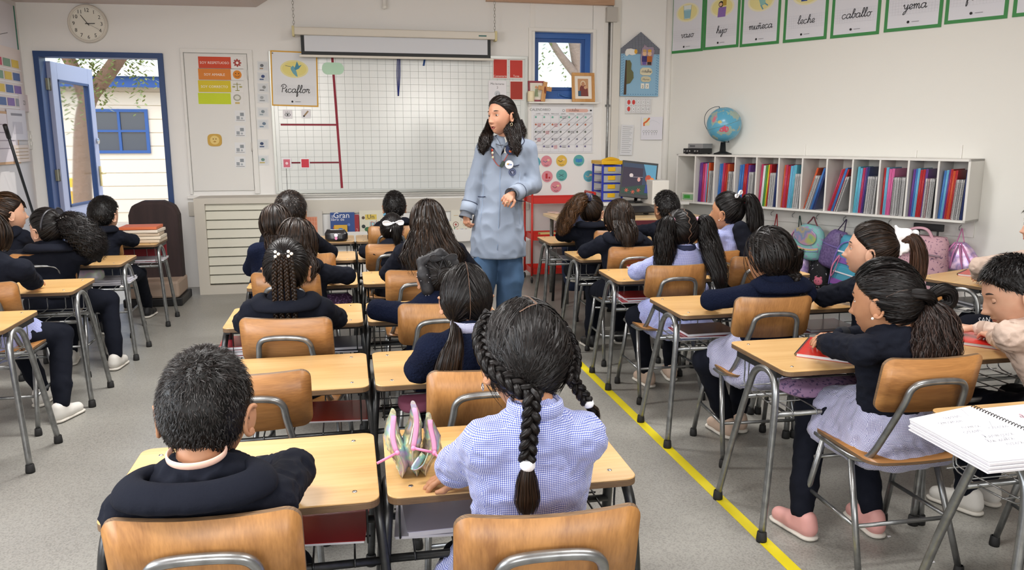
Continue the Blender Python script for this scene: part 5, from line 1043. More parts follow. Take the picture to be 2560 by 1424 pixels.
under(1.62,4.18,3,'pile of red notebooks in the rack of the pigtailed girl desk',['b02430','c9343e'])
under(-.42,3.47,4,'red and white notebooks stacked under the desk left of the thin-braid girl',['9a2530','cfcdd4','a32a35'])
under(-.05,2.60,1,'red folder in the rack under the empty desk',['a8281f'])
under(-.09,3.47,2,'dark notebooks under the desk of the thin-braid girl',['3a3c4c','56586a'])
under(-.1,1.80,1,'tilted red folder in the rack of the foreground boy desk',['a3202a'])
under(.22,1.78,2,'white printed workbook in the rack of the foreground girl desk',['dcdbe6','c9c7da'])
under(-1.72,3.60,4,'red and white notebooks in the rack of the nearest left desk',['8f1f2a','d8d6de','a32a35'])
under(-1.5,5.36,3,'white workbooks fanned in the rack behind the curly ponytail desk',['d0ced8','b9b8c4'])
under(2.22,3.34,2,'red notebooks in the rack of the white-scrunchie girl desk',['8f1c28','7a1822'])
under(1.72,5.79,1,'white workbook in the rack of the scrunchie girl desk',['d9d9e2'])
under(-1.5,6.30,2,'red and white notebooks in the rack of the farthest left desk',['8f1c28','d9d6dc'])
under(1.98,1.68,3,'red and white spiral notebooks hanging in the rack of the corner desk',['d9d6e0','c0282c','dcd9e2'])
under(3.42,3.68,2,'dark notebooks in the rack of the turned desk by the wall',['3c3f46','5a5c60'])
# open notebook in the lower right corner
t=thing('open_notebook','large open spiral notebook with pencil handwriting in the lower right corner','notebook',(1.83,1.62,ZD))
Pn=[WZ(2275,1048,.665),WZ(2470,1160,.665)]; R_=rotz(D(0))
def pg(pts,z0,z1,nm,m): g=G(); g.prism([(p[0],p[1]) for p in pts],z1-z0,(0,0,z0)); g.obj(nm,m,t,bevel=.001)
a1=WZ(2275,1045,.655); a2=WZ(2432,1020,.655); a3=WZ(2473,1166,.64); rgt=np.array([.28,.012,0])
xA,yA=a1[0],a1[1]; yN=a3[1]-.0; xN=a3[0]
LP=[(xN,yN),(xN+.24,yN+.0),(xA+.235,yA+.055),(xA,yA)]
for k in range(7): pg([(x+.0025*math.sin(k*2),y+.002*math.cos(k*3)) for x,y in LP],ZD+.001+.0048*k,ZD+.001+.0048*k+.004,'page_block',M_PAPER)
zt=ZD+.001+.0048*7
def lerpP(u,v): 
    a=np.array(LP[0])*(1-u)+np.array(LP[1])*u; b_=np.array(LP[3])*(1-u)+np.array(LP[2])*u; q=a*(1-v)+b_*v; return q
s=Sheet((0,0,zt),(1,0,0),(0,1,0)); s.k=.0003
for r_ in range(9): k=s.k; s.line([lerpP(.08,.1+.095*r_),lerpP(.92,.1+.095*r_)],.0006,'b9bcc9')
for (u,v,wd) in [(.35,.82,'osoer'),(.2,.72,'amarse'),(.3,.56,'rama'),(.2,.46,'coser'),(.55,.46,'cosas'),(.35,.3,'hermosa'),(.25,.2,'la sala'),(.3,.1,'rosa')]:
    q=lerpP(u+.1,v); s.cursive(wd,q[0],q[1],.010,'8d8f9a',.0016)
s.line([lerpP(.62,.55),lerpP(.5,.42)],.0012,'8d8f9a'); s.line([lerpP(.6,.85),lerpP(.52,.7)],.0012,'8d8f9a')
s.obj('handwriting',t)
q0,q1=np.array(LP[1]),np.array(LP[2]); n=34; th_=np.linspace(0,2*math.pi*n,n*7+1); f_=th_/th_[-1]; dv=nrm([*(q1-q0),0]); pv=np.array([-dv[1],dv[0],0])
g=G(); g.tube(np.array([*q0,zt-.006])+np.outer(f_,[*(q1-q0),0])+np.outer(np.cos(th_),pv)*.009+np.outer(np.sin(th_),_Z)*.010,.0012,4); g.obj('spiral_binding',mat('3a3a3c',.35,.8),t)
RP_=[(q0[0]+.012,q0[1]),(q0[0]+.25,q0[1]+.01),(q1[0]+.24,q1[1]+.01),(q1[0]+.012,q1[1])]; pg(RP_,ZD+.001,ZD+.024,'page_block',M_PAPER)
s=Sheet((0,0,ZD+.0245),(1,0,0),(0,1,0)); c=np.mean(RP_,0); s.poly([(c[0]-.1,c[1]+.02),(c[0]-.06,c[1]+.01),(c[0]-.02,c[1]-.02),(c[0]-.05,c[1]-.025)],'7fb0ba'); s.cursive('ily',c[0]-.03,c[1]+.075,.012,'b07a8a',.002); s.cursive('florida',c[0]-.02,c[1]+.04,.010,'c9a0a8',.0018); s.obj('printed_picture',t)
# pencil cases on desks
t=thing('pencil_case','silver iridescent pencil case with three pink zips standing on the foreground girl desk','pencil case',(.125,1.78,ZD))
for k,(dx,hh,ry) in enumerate([(-.038,.150,-.16),(.0,.165,0.),(.036,.135,.12)]):
    g=G(); n=15; ts=np.linspace(0,1,n); V=[]; m_=12; FE=[]
    for q in ts:
        z=ZD+.001+hh*q; w_=.006+.019*math.sin(math.pi*min(1,q*1.05))**.8*(1-.35*q); y0=1.665+.035*abs(q-.5)*2*(1 if q<.5 else .9); y1=y0+.045+.05*math.sin(math.pi*(.15+.8*q))
        cx_=.125+dx+.006*math.sin(7*q+k*2)+ry*.12*(q-.5)
        for j in range(m_): a=2*math.pi*j/m_; V.append((cx_+w_*math.sin(a)*(1+.12*math.sin(5*q*6+3*a+k)),(y0+y1)/2-(y1-y0)/2*math.cos(a),z))
        FE.append((cx_,y0-.001,z))
    i=np.arange(n-1)[:,None]; j=np.arange(m_)[None]; g.add(V,np.stack([i*m_+j,i*m_+(j+1)%m_,(i+1)*m_+(j+1)%m_,(i+1)*m_+j],-1).reshape(-1,4)); g.f.append((np.array([list(range(m_))[::-1]]),0,False)); g.f.append((np.array([[m_*(n-1)+q for q in range(m_)]]),0,False)); g.obj('pouch',M_HOLO2,t)
    g=G(); P=np.array(FE[7:]); g.tube(P,.006,6,flat=.22,up=(1,0,0)); g.obj('zip',mat('cf8fb0',.5),t); g=G(); g.tube(FE[:8],.0016,5); g.obj('seam',mat('c9c2b4',.4),t)
    q=P[0]; g=G(); g.tube([q+[0,-.006,.003],q+[[-.045,-.02,-.012],[.04,-.02,-.004],[.010,-.016,-.006]][k]],.0034,6,flat=.5); g.ell(q+[0,-.004,.002],.006,None,8,6); g.obj('zip_pull',mat('ea8fb6',.4),t)
g=G(); p=np.array([.135,1.73,ZD+.065]); g.tube(cr([p+[.01,-.06,.0],p+[-.015,-.075,-.028],p+[.006,-.072,-.02],p+[.022,-.062,.01]],5),.011,6,flat=.15); g.obj('wrist_loop',M_HOLO2,t)
def soft_case(x,y,z,w,h,d,label,m,name='pencil_case',rz=0,zipm=None):
    t=thing(name,label,'pencil case',(x,y,z)); R_=rotz(D(rz)); g=blob([(0,w*.85,.8),(h*.2,w,1),(h*.7,w,.9),(h,w*.8,.35)],d,R_,np.array([x,y,z])); g.obj('pouch',m,t)
    g=G(); g.tube([np.array([x,y,z])+R_@np.array([q,0,h+.001]) for q in np.linspace(-w*.8,w*.8,5)],.005,5,flat=.5); g.obj('zip',zipm or M_STEEL,t); return t
soft_case(-.10,6.02+.0,ZD,.085,.085,.04,'black pencil case with a small white and pink print on a front-row desk',mat('16161a',.3,coat=.4),rz=-10)
s=Sheet((-.085-.035,5.975,ZD+.02),(1,0,0),_Z); s.disc(.02,.03,.014,'e8dfe6'); s.disc(.02,.008,.01,'d98ab0',.012); tag(s.obj('print_patch'),'small white and pink printed patch on the black pencil case','patch')
soft_case(.17,6.05,ZD,.04,.05,.03,'small black pencil case beside the front-row boy',mat('1b1416',.35,coat=.3))
soft_case(1.80,4.93+.85,.475,.10,.09,.07,'pink fluffy pencil case in the rack of the scrunchie girl desk',mat('d79bb0',.9,bump=(120,1,.02)))
soft_case(1.66,2.46,.475,.16,.055,.09,'purple unicorn-print pencil case in the rack under the red notebook',pattern('purple_print','9a7a9c','5d4a70',50))
soft_case(-1.62,5.33,.50,.09,.08,.05,'pastel pencil case on the workbooks in the curly ponytail desk rack',holo('pastel',['a8c4cf','e0c0d6','c9d6c0','dcc8e6'],12,.4,.1))
soft_case(2.2,4.14,.475,.14,.07,.09,'black pencil case in the rack of the wall-side desk behind the pigtails',mat('17181a',.35,coat=.3))
soft_case(-.09,4.385,.475,.09,.06,.06,'purple patterned case and pens in the rack beside the bushy-haired girl',pattern('purple2','6a4a70','b58ac0',60))
soft_case(.2,2.58,.475,.06,.05,.06,'pink case dangling in the rack in front of the foreground girl',mat('c2708f',.6))
# paper scraps on the floor
for x,y in((2220,1343),(2330,1407)):
    c=WZ(x,y,.001); g=G(); g.prism([(0,0),(.014,.002),(.016,.01),(.004,.012)],.001,c); tag(g.obj('paper_scrap',M_PAPER),'tiny white paper scrap on the floor %s'%('under the pink shoes chair' if x<2300 else 'by the corner desk leg'),'paper scrap')
# ---------------------------------------------------------------- teacher table corner: table, counter, monitor, drawer tower, cart
t=thing('teacher_table','teacher table with a dark red edge behind the right block','table',(2.3,6.55,0))
g=G(); g.box((2.36,6.58,.705),(1.3,.62,.025)); g.obj('tabletop',[wood('table_top','e0c79c','cfae7c',0,7,.35)],t,bevel=.003); g=G(); g.box((2.36,6.265,.68),(1.3,.02,.04)); g.obj('edge_rail',mat('5a1f2a',.5),t)
for x in(1.78,2.94):
    for y in(6.32,6.84): g=G(); g.tube([(x,y,0),(x,y,.69)],.018,10); g.obj('leg',M_STEEL,t)
g=G(); g.box((2.4,6.33,.55),(.95,.02,.22)); g.obj('modesty_panel',mat('a09ca4',.7),t)
t=thing('white_counter','white counter along the back wall under the number chart','counter',(2.72,7.42,0)); g=G(); g.box((2.72,7.42,.765),(1.0,.6,.03)); g.obj('counter_top',M_WHITE,t,bevel=.003); g=G(); g.box((2.72,7.46,.375),(.96,.5,.75)); g.obj('carcass',mat('dedbd4',.5),t)
# drawer tower
X0,X1,Y0,Z0=WY(1507,403,7.25)[0],WY(1556,403,7.25)[0],7.25,.782; w=X1-X0; cx=(X0+X1)/2
t=thing('drawer_tower','yellow-topped blue plastic drawer tower with clear drawers','drawers',(cx,Y0+.16,Z0)); Hh=WY(1530,403,7.25)[2]-Z0
bl=mat('2436a8',.4); yel=mat('e3b21f',.35)
g=G()
for x in(X0,X1):
    for y in(Y0,Y0+.3): g.box((x,y,Z0+Hh/2),(.016,.02,Hh))
for k in range(5): g.box((cx,Y0+.15,Z0+.006+k*(Hh-.05)/4),(w,.31,.012))
g.obj('frame',bl,t)
g=G(); g.box((cx,Y0+.15,Z0+Hh-.012),(w+.03,.34,.035)); g.tube(cr([(cx-w/2,Y0+.02,Z0+Hh+.0),(cx,Y0+.06,Z0+Hh+.022),(cx+w/2,Y0+.1,Z0+Hh+.0)],4),.02,8,flat=.6); g.obj('lid',yel,t,bevel=.006)
for k in range(4):
    z=Z0+.016+(k+.0)*(Hh-.05)/4; h_=(Hh-.05)/4-.018
    g=G(); g.box((cx,Y0-.002,z+h_/2),(w-.022,.006,h_)); g.box((cx,Y0+.14,z+.01),(w-.03,.27,.004)); d_=g.obj('drawer',mat('b9bcbf',.25,alpha=.75),t)
    g=G(); g.box((cx-.01,Y0-.009,z+h_-.022),(.075,.008,.04)); g.obj('handle',yel,d_,bevel=.003)
    g=G(); g.box((cx-.03,Y0+.08,z+.04),(.06,.1,.05)); g.box((cx+.05,Y0+.09,z+.035),(.05,.08,.04),None,1); g.obj('drawer_contents',[mat('b5a99a'),mat('c9b0b4')],d_,kind='stuff')
# monitor tilted in portrait-ish rotation on stand
C=WY(1596,452,7.0); t=thing('computer_monitor','tilted computer monitor showing a dark children picture','monitor',(C[0],7.05,.782)); tl=D(11)
u_=nrm([math.cos(tl*.9),-.28,-math.sin(tl)*.55]); v_=nrm(np.array([.22,.25,1])); v_=nrm(v_-u_*(v_@u_)); O=C-u_*.165-v_*.165; wM,hM=.33,.34
s=Sheet(O,u_,v_); s.slab([(0,0),(wM,0),(wM,hM),(0,hM)],.025,M_BLACK); s.rect(.012,.03,wM-.012,hM-.02,'3b4a63'); s.rect(.012,.03,wM*.6,hM-.06,'3a3346'); s.poly([(wM*.6,hM-.02),(wM*.75,hM*.5),(wM-.012,hM*.25),(wM-.012,hM-.02)],'5f9fc0'); s.poly([(.012,.03),(wM-.012,.03),(wM-.012,.1),(wM*.7,.13),(.012,.08)],'2f4a42')
for x,y in((.06,.06),(.12,.05),(.17,.07)): [s.line([(x-.02*math.cos(a),y-.02*math.sin(a)),(x+.02*math.cos(a),y+.02*math.sin(a))],.005,'d0604a') for a in(0,1,2)]
s.disc(wM*.76,hM*.55,.028,'b5503a',.035); s.disc(wM*.86,hM*.5,.024,'d98a4a',.03); s.poly([(wM*.68,.05),(wM*.7,.13),(wM*.8,.13),(wM*.82,.05)],'2f3f8a'); s.disc(wM*.28,hM*.6,.018,'d9cfd0'); s.disc(wM*.5,hM*.5,.014,'d9a8a0',.02); s.line([(.08,hM*.55),(.2,hM*.57)],.003,'c9c4cc'); s.obj('screen_panel',t)
g=G(); b_=np.array([C[0]+.0,7.07,.0]); g.tube([C+np.array([.0,.03,-.1]),(C[0]+.015,7.1,.80)],.016,8); g.obj('stand_neck',M_BLACK,t); g=G(); g.lathe([(0,0),(.11,0),(.10,.012),(.03,.02),(0,.02)],(C[0]-.02,7.1,.782),24); g.obj('stand_base',M_BLACK,t)
a=WY(1640,515,6.95); g=G(); g.box((a[0]-.02,6.95,.782+.11),(.16,.3,.22)); tag(g.obj('white_case',mat('e4e2dc',.45),bevel=.006),'white box-shaped computer case beside the monitor','computer')
a=WY(1540,545,6.5); t=thing('laptop_stand','black sloping keyboard stand on the teacher table','stand',(2.43,6.6,.7185)); g=G(); g.box((2.45,6.6,.76),(.4,.22,.014),rotx(D(8))); g.obj('tray',M_BLACK,t,bevel=.003); g=G(); g.box((2.56,6.56,.738),(.03,.05,.035)); g.box((2.33,6.56,.738),(.03,.05,.035)); g.obj('foot',M_BLACK,t)
c=WZ(1387,532,.72); g=G(); g.box((c[0],6.85,.7235),(.075,.14,.009),rotz(.3)); tag(g.obj('mobile_phone',mat('d0b8ae',.3),bevel=.003),'pale mobile phone lying at the left end of the teacher table','phone')
# red cart
t=thing('red_cart','red three-tier metal utility cart against the wall behind the teacher','cart',(2.0,7.45,0)); rm=mat('c22a20',.4)
x0,x1,y0,y1=WY(1330,600,7.3)[0],WY(1330,600,7.3)[0]+.62,7.3,7.62
for x in(x0,x1):
    for y in(y0,y1): g=G(); g.tube([(x,y,.075),(x,y,.86)],.011,8); g.obj('post',rm,t); g=G(); g.lathe([(0,0),(0,0)],(0,0,0)) if 0 else g.ell((x,y,.032),(.012,.03,.031),None,14,10); g.obj('castor',M_BLACK,t)
for x in(x0,x1): g=G(); g.tube([(x,y0,.86),(x,y1,.86)],.011,8); g.obj('handle',rm,t)
for z in(.09,.42,.77):
    g=G(); g.box(((x0+x1)/2,(y0+y1)/2,z),(x1-x0-.02,y1-y0-.02,.008)); g.box(((x0+x1)/2,y0+.005,z+.025),(x1-x0-.01,.006,.055)); g.box(((x0+x1)/2,y1-.005,z+.025),(x1-x0-.01,.006,.055)); g.box((x0+.012,(y0+y1)/2,z+.025),(.006,y1-y0-.02,.055)); g.box((x1-.012,(y0+y1)/2,z+.025),(.006,y1-y0-.02,.055)); g.obj('tray',rm,t)
g=G(); g.box((x0+.18,7.42,.452),(.16,.1,.05)); tag(g.obj('small_box',mat('d9c27a',.5),bevel=.002),'yellow and grey small box on the middle tier of the red cart','box')
g=G(); g.box((x0+.2,7.45,.782),(.24,.17,.012),rotz(.2)); tag(g.obj('paper_stack',M_PAPER),'white papers on the top tier of the red cart','papers')
# chair with a navy jacket
t=thing('jacket_chair','teacher chair with a navy jacket draped over it, left of the teacher table','chair',(1.93,6.05,0)); jx,jy=1.84,6.1
g=blob([(0,.12,.9),(.12,.16,1),(.5,.17,.8),(.62,.15,.5),(.66,.1,.25)],.055,I3,np.array([jx,jy,.16])); g.obj('jacket',mat('1c2742',.85),t)
g=G(); 
for a,b_ in (((-.16,0),(-.16,.0)),((.16,0),(.16,0))): g.tube([(jx+a[0]*.9,jy+.05,0),(jx+a[0]*.8,jy+.04,.5)],.012,8); g.tube([(jx+a[0]*.9,jy+.36,0),(jx+a[0]*.85,jy+.32,.42)],.012,8)
g.obj('chair_legs',M_BLACK,t,kind='stuff'); g=G(); g.box((jx,jy+.2,.43),(.36,.36,.04)); g.obj('seat',M_BLACK,t,bevel=.01)
# orange folder stack on the farthest left desk
t=thing('folder_stack','stack of orange and cream folders on the farthest left desk','folders',(-1.52,6.3,ZD))
for k in range(5): g=G(); g.box((-1.52+.008*(k%2),6.3,ZD+.013+.024*k),(.30-.01*k,.22,.021),rotz(D(3*(k%3)-3))); g.obj('folder',mat(['c9b8a2','d6cbb8','bfae98','d9cfc0','cc6a40'][k],.6),t,bevel=.003)
g=G(); g.box((-1.58,6.55,.52),(.34,.012,.16),rotz(.1)); tag(g.obj('red_folder',mat('8f1c28',.4),bevel=.002),'dark red folder standing behind the farthest left desk','folder')
# ---------------------------------------------------------------- organic surfaces: tapered limbs blended smoothly and meshed
def sdf_mesh(prims,h,k=.02,fold=None,smooth=1,cut=None):
    """prims: (a,b,ra,rb[,axis,factor]); returns verts, quads of the blended surface"""
    A=np.array([p[0] for p in prims],float); Bq=np.array([p[1] for p in prims],float); ra=np.array([p[2] for p in prims]); rb_=np.array([p[3] for p in prims])
    R=np.maximum(ra,rb_)[:,None]; lo=np.min(np.minimum(A,Bq)-R,0)-3*h-k*.5; hi=np.max(np.maximum(A,Bq)+R,0)+3*h+k*.5
    n=np.ceil((hi-lo)/h).astype(int)+1
    X,Y,Z=[lo[i]+np.arange(n[i])*h for i in range(3)]
    F=np.full(tuple(n),1e3)
    P=np.stack(np.meshgrid(X,Y,Z,indexing='ij'),-1)
    for p in prims:
        a=np.array(p[0],float); b=np.array(p[1],float); r0,r1=p[2],p[3]; m=max(r0,r1)+k+2.5*h
        l=np.minimum(a,b)-m; u=np.maximum(a,b)+m; i0=np.maximum(0,np.floor((l-lo)/h).astype(int)); i1=np.minimum(n,np.ceil((u-lo)/h).astype(int)+1)
        sl=tuple(slice(i0[q],i1[q]) for q in range(3)); q=P[sl]-a; ab=b-a; L=ab@ab
        t=np.clip((q@ab)/L,0,1) if L>1e-10 else np.zeros(q.shape[:-1]); v=q-t[...,None]*ab
        if len(p)>4:
            ax=nrm(p[4]); c=v@ax; v=v+ax*(c*(p[5]-1))[...,None]
        d=np.sqrt((v*v).sum(-1))-(r0+(r1-r0)*t)
        g=F[sl]; hh=np.clip(.5+.5*(g-d)/k,0,1); F[sl]=g*(1-hh)+d*hh-k*hh*(1-hh)
    if fold is not None: F=F+fold(P)
    if cut is not None: F=np.maximum(F,cut(P))
    ins=F<0; c=[ins[a:n[0]-1+a,b:n[1]-1+b,d:n[2]-1+d] for a in(0,1) for b in(0,1) for d in(0,1)]
    s=sum(x.astype(np.int8) for x in c); act=(s>0)&(s<8); idx=np.full(act.shape,-1,int); I=np.argwhere(act); idx[act]=np.arange(len(I))
    f=np.stack([F[I[:,0]+a,I[:,1]+b,I[:,2]+d] for a in(0,1) for b in(0,1) for d in(0,1)],1); cor=np.array([(a,b,d) for a in(0,1) for b in(0,1) for d in(0,1)],float)
    acc=np.zeros((len(I),3)); cnt=np.zeros(len(I))
    for i in range(8):
        for j in range(i+1,8):
            if np.abs(cor[i]-cor[j]).sum()!=1: continue
            m=(f[:,i]<0)!=(f[:,j]<0); t=f[m,i]/(f[m,i]-f[m,j]); acc[m]+=cor[i]+(cor[j]-cor[i])*t[:,None]; cnt[m]+=1
    V=lo+(I+acc/cnt[:,None])*h; Q=[]
    for ax in range(3):
        o=[0,0,0]; o[ax]=1; a0=ins[:n[0]-o[0],:n[1]-o[1],:n[2]-o[2]]; a1=ins[o[0]:,o[1]:,o[2]:]; E=np.argwhere(a0!=a1); E=E[(E[:,(ax+1)%3]>0)&(E[:,(ax+2)%3]>0)]
        if not len(E): continue
        u=np.zeros(3,int); u[(ax+1)%3]=1; w_=np.zeros(3,int); w_[(ax+2)%3]=1
        g=lambda K: idx[np.minimum(K[:,0],idx.shape[0]-1),np.minimum(K[:,1],idx.shape[1]-1),np.minimum(K[:,2],idx.shape[2]-1)]
        q=np.stack([g(E-u-w_),g(E-w_),g(E),g(E-u)],1); fl=a1[E[:,0],E[:,1],E[:,2]]; q[fl]=q[fl][:,::-1]; Q.append(q[(q>=0).all(1)])
    Q=np.vstack(Q)
    for _ in range(smooth):
        S=np.zeros_like(V); c_=np.zeros(len(V))
        for a,b in((0,1),(1,2),(2,3),(3,0)):
            np.add.at(S,Q[:,a],V[Q[:,b]]); np.add.at(S,Q[:,b],V[Q[:,a]]); np.add.at(c_,Q[:,a],1); np.add.at(c_,Q[:,b],1)
        V=V*.5+.5*S/np.maximum(c_,1)[:,None]
    return V,Q
_K=rng.normal(0,1,(14,3)); _PH=rng.random(14)*6.28
def folds(amp,fr,st=(1,1,1.0),seed=0):
    K=_K/np.linalg.norm(_K,axis=1)[:,None]*np.array(st)
    def f(P):
        o=np.zeros(P.shape[:-1]); W=np.sin(P@(K[0]*fr*.35)+seed)*1.3
        for i in range(seed%5,seed%5+7): o+=np.sin(P@(K[i%14]*fr*(1+.35*(i%4)))+_PH[i%14]+seed+W)
        return amp*(np.abs(o/4)-.45)
    return f
# ---------------------------------------------------------------- head
HA,HB,HCU,HCD=.070,.084,.100,.104
def surf(d,off=0.,s=1.):
    """surface point of the skull (child proportions, local frame: x right, y forward, z up) in direction d"""
    d=np.asarray(d,float); x=d[...,0]*HA; y=d[...,1]*HB; z=np.where(d[...,2]>0,d[...,2]*HCU,d[...,2]*HCD); t=np.clip(-d[...,2],0,1)
    x=x*(1-.30*t**1.6)*(1+.05*np.clip(-d[...,1],0,1)*(1-t)); y=y+.030*t**1.5; y=np.where(d[...,1]>0,y*(1+.02),y*(1.04-.12*t))
    P=np.stack([x,y,z],-1); return (P+d*off)*s
def head_grid(nu,nv,face=True,mouth=0.,male=0):
    th=np.linspace(.001,math.pi-.001,nv+1); u=np.arange(nu)*2*math.pi/nu; ph=u-.55*np.sin(u) if face else u
    T,Pp=np.meshgrid(th,ph,indexing='ij'); d=np.stack([np.sin(T)*np.sin(Pp),np.sin(T)*np.cos(Pp),np.cos(T)],-1); V=surf(d)
    if face:
        x,y,z=V[...,0],V[...,1],V[...,2]; fr=np.clip((y-.02)/.035,0,1); ax=np.abs(x); e=lambda a,s: np.exp(-(a/s)**2)
        dy=np.zeros_like(x)
        dy+=.0185*e(z+.036,.0095)*e(x,.0095)+.011*e(z+.018,.017)*e(x,.0075)+.006*e(z+.038,.006)*e(ax-.011,.006)
        dy-=.0085*e(ax-.029,.013)*e(z+.001,.0105); dy+=.003*e(z-.018,.008)*e(ax-.024,.018)+.004*e(ax-.036,.014)*e(z+.035,.016)
        dy+=(.0055+.002*mouth)*e(z+.0585,.0045)*e(x,.016)+(.0055+.002*mouth)*e(z+.069+.006*mouth,.0048)*e(x,.014)-(.0045+.009*mouth)*e(z+.0635+.003*mouth,.0022+.003*mouth)*e(x,.016-.004*mouth)-.003*e(z+.078,.004)*e(x,.014)+.006*e(z+.092,.012)*e(x,.016)
        V[...,1]=y+dy*fr
        jw=np.clip((-z-.05)/.04,0,1); V[...,0]*=1+.0*jw
    return d,V.reshape(-1,3),nu,nv
def ear(g,sx,R,H,s,m=0):
    c=np.array([sx*.071,-.004,-.018]); Re=rotz(sx*D(-24))@roty(sx*D(8))
    g.ell(H+R@(c+np.array([sx*.003,0,0]))*s,np.array([.0065,.0165,.027])*s,R@Re,12,10,m)
    P=[]; 
    for a in np.linspace(-2.2,2.0,14): P.append(c+Re@np.array([sx*.009,-.0145*math.cos(a)*1.05-.001,.0255*math.sin(a)*(1 if a>0 else .95)]))
    g.tube([H+R@p*s for p in cr(P,2)],.0042*s,6,m)
    g.ell(H+R@(c+np.array([sx*.006,.001,-.021]))*s,np.array([.005,.008,.008])*s,R@Re,8,6,m)
ZOFF=0.
def zline(y,x=0):   # hairline height for a given forward coordinate
    return np.interp(y,[-.1,-.05,-.022,-.012,.0,.02,.045,.07,.09],[-.074,-.070,-.062,-.03,-.003,.018,.036,.058,.066])+ZOFF*np.clip((np.asarray(y)-.01)/.04,0,1)
def face_bits(person,H,R,s,hairm,skinm,look=0,closed=False,lip='a8604f',mouth=0,brow='2a201c',eyes='3a2418'):
    off=H; L=lambda p: H+R@np.array(p)*s
    for sx in(-1,1):
        c=np.array([sx*.029,.0632,-.0015]); g=G(); g.ell(L(c),.0118*s,None,16,12); eb=g.obj('eye',mat('cfc6be',.25),person)
        dv=nrm([.25*look,1,-.05 if not closed else -.6]); g=G(); 
        if not closed: g.ell(L(c+dv*.0082),np.array([.0068,.0040,.0068])*s,R,12,8); g.obj('iris',mat(eyes,.2),eb)
        g=G(); n=12; th=np.linspace(.0,2.05 if closed else 1.17,7); V=[]
        for a in th:
            for q in np.linspace(-1.25,1.25,n): V.append(L(c+.0129*np.array([math.sin(q),math.cos(q)*math.sin(a) if True else 0,math.cos(a)*math.cos(q)])))
        g.add(V,[[i*n+j,i*n+j+1,(i+1)*n+j+1,(i+1)*n+j] for i in range(6) for j in range(n-1)],0,True); b0=g.n
        V=[L(c+.0127*np.array([math.sin(q),math.cos(q)*math.sin(a),math.cos(a)*math.cos(q)])) for a in np.linspace(1.98,3.0,5) for q in np.linspace(-1.25,1.25,n)]; g.add(V,[[i*n+j,i*n+j+1,(i+1)*n+j+1,(i+1)*n+j] for i in range(4) for j in range(n-1)],0,True); g.obj('eyelid',skinm,person)
        a=th[-1]; g=G(); g.tube([L(c+.0131*np.array([math.sin(q),math.cos(q)*math.sin(a),math.cos(a)*math.cos(q)-.02])) for q in np.linspace(-1.1,1.1,9)],.0009*s,4); g.obj('eyelash',mat('1a1210',.6),person)
        g=G(); P=[L((sx*(.012+.034*t),.0818-.0142*t**1.6,.0185+.005*math.sin(t*2.6))) for t in np.linspace(0,1,7)]; g.tube(P,[.002*s,.0034*s,.0036*s,.0032*s,.0026*s,.0018*s,.0008*s],6,flat=.6); g.obj('eyebrow',mat(brow,.8),person)
    g=G(); P=lambda t,z,b:L((.0185*t,.0815-.0125*t*t+b,z))
    up=[P(t,-.0575+.0022*(1-abs(t))-.0008*math.exp(-(t/.25)**2)*1.5-(.001 if abs(t)>.8 else 0),.002) for t in np.linspace(-1,1,13)]
    g.tube(up,np.array([.0006]+[.0024+.0006*math.sin(math.pi*k/12) for k in range(1,12)]+[.0006])*s,6)
    lo=[P(t,-.0675-.007*mouth*(1-t*t)+.006*t*t,.0018) for t in np.linspace(-1,1,13)]; g.tube(lo,np.array([.0006]+[.0028+.001*math.sin(math.pi*k/12) for k in range(1,12)]+[.0006])*s,6); g.obj('lips',mat(lip,.4),person)
    if mouth: g=G(); g.ell(L((0,.0785,-.0635)),np.array([.012,.003,.0045+.002*mouth])*s,R,12,8); g.obj('mouth',mat('3a1414',.5),person)
def hairmat(name,c1,c2):
    if name in HM: return HM[name]
    m=bpy.data.materials.new(name); m.use_nodes=True; n=m.node_tree; b=n.nodes['Principled BSDF']; b.inputs['Roughness'].default_value=.42; b.inputs['Specular IOR Level'].default_value=.26
    tc=n.nodes.new('ShaderNodeTexCoord'); ns=n.nodes.new('ShaderNodeNewGeometry'); r=n.nodes.new('ShaderNodeValToRGB'); r.color_ramp.elements[0].position=.1; r.color_ramp.elements[0].color=lin(c1); r.color_ramp.elements[1].position=.95; r.color_ramp.elements[1].color=lin(c2); n.links.new(ns.outputs['Random Per Island'],r.inputs[0]); n.links.new(r.outputs[0],b.inputs['Base Color']); HM[name]=m; return m
HM={}
BLK=lambda:hairmat('black_hair','070606','191413'); BRN=lambda:hairmat('dark_brown_hair','0e0907','302116'); LBR=lambda:hairmat('brown_hair','1c110b','543a24'); DBR=lambda:hairmat('soft_black_hair','090807','1d1715')
def ribbons(g,Pth,W,wid):
    """Pth (S,n,3) centre lines, W (S,n,3) width directions, wid (n,) or (S,n)"""
    S,n,_=Pth.shape; W=W/(np.linalg.norm(W,axis=2)[...,None]+1e-9)
    if S>8 and n>2: Tn=np.gradient(Pth,axis=1); Tn/=np.linalg.norm(Tn,axis=2)[...,None]+1e-9; an=(rng.random(S)-.5)[:,None,None]*1.1; W=W*np.cos(an)+np.cross(Tn,W)*np.sin(an)
    w_=np.broadcast_to(wid,(S,n))[...,None]*.5
    V=np.stack([Pth-W*w_,Pth+W*w_],2).reshape(-1,3); s_=np.arange(S)[:,None]*n*2; i=np.arange(n-1)[None]*2
    g.add(V,np.stack([s_+i,s_+i+1,s_+i+3,s_+i+2],-1).reshape(-1,4),0,True)
def slerp(a,b,t):
    dt=np.clip((a*b).sum(-1,keepdims=True),-1,1); o=np.arccos(dt); so=np.sin(o)+1e-6; return np.where(o<1e-3,a+(b-a)*t,(np.sin((1-t)*o)*a+np.sin(t*o)*b)/so)
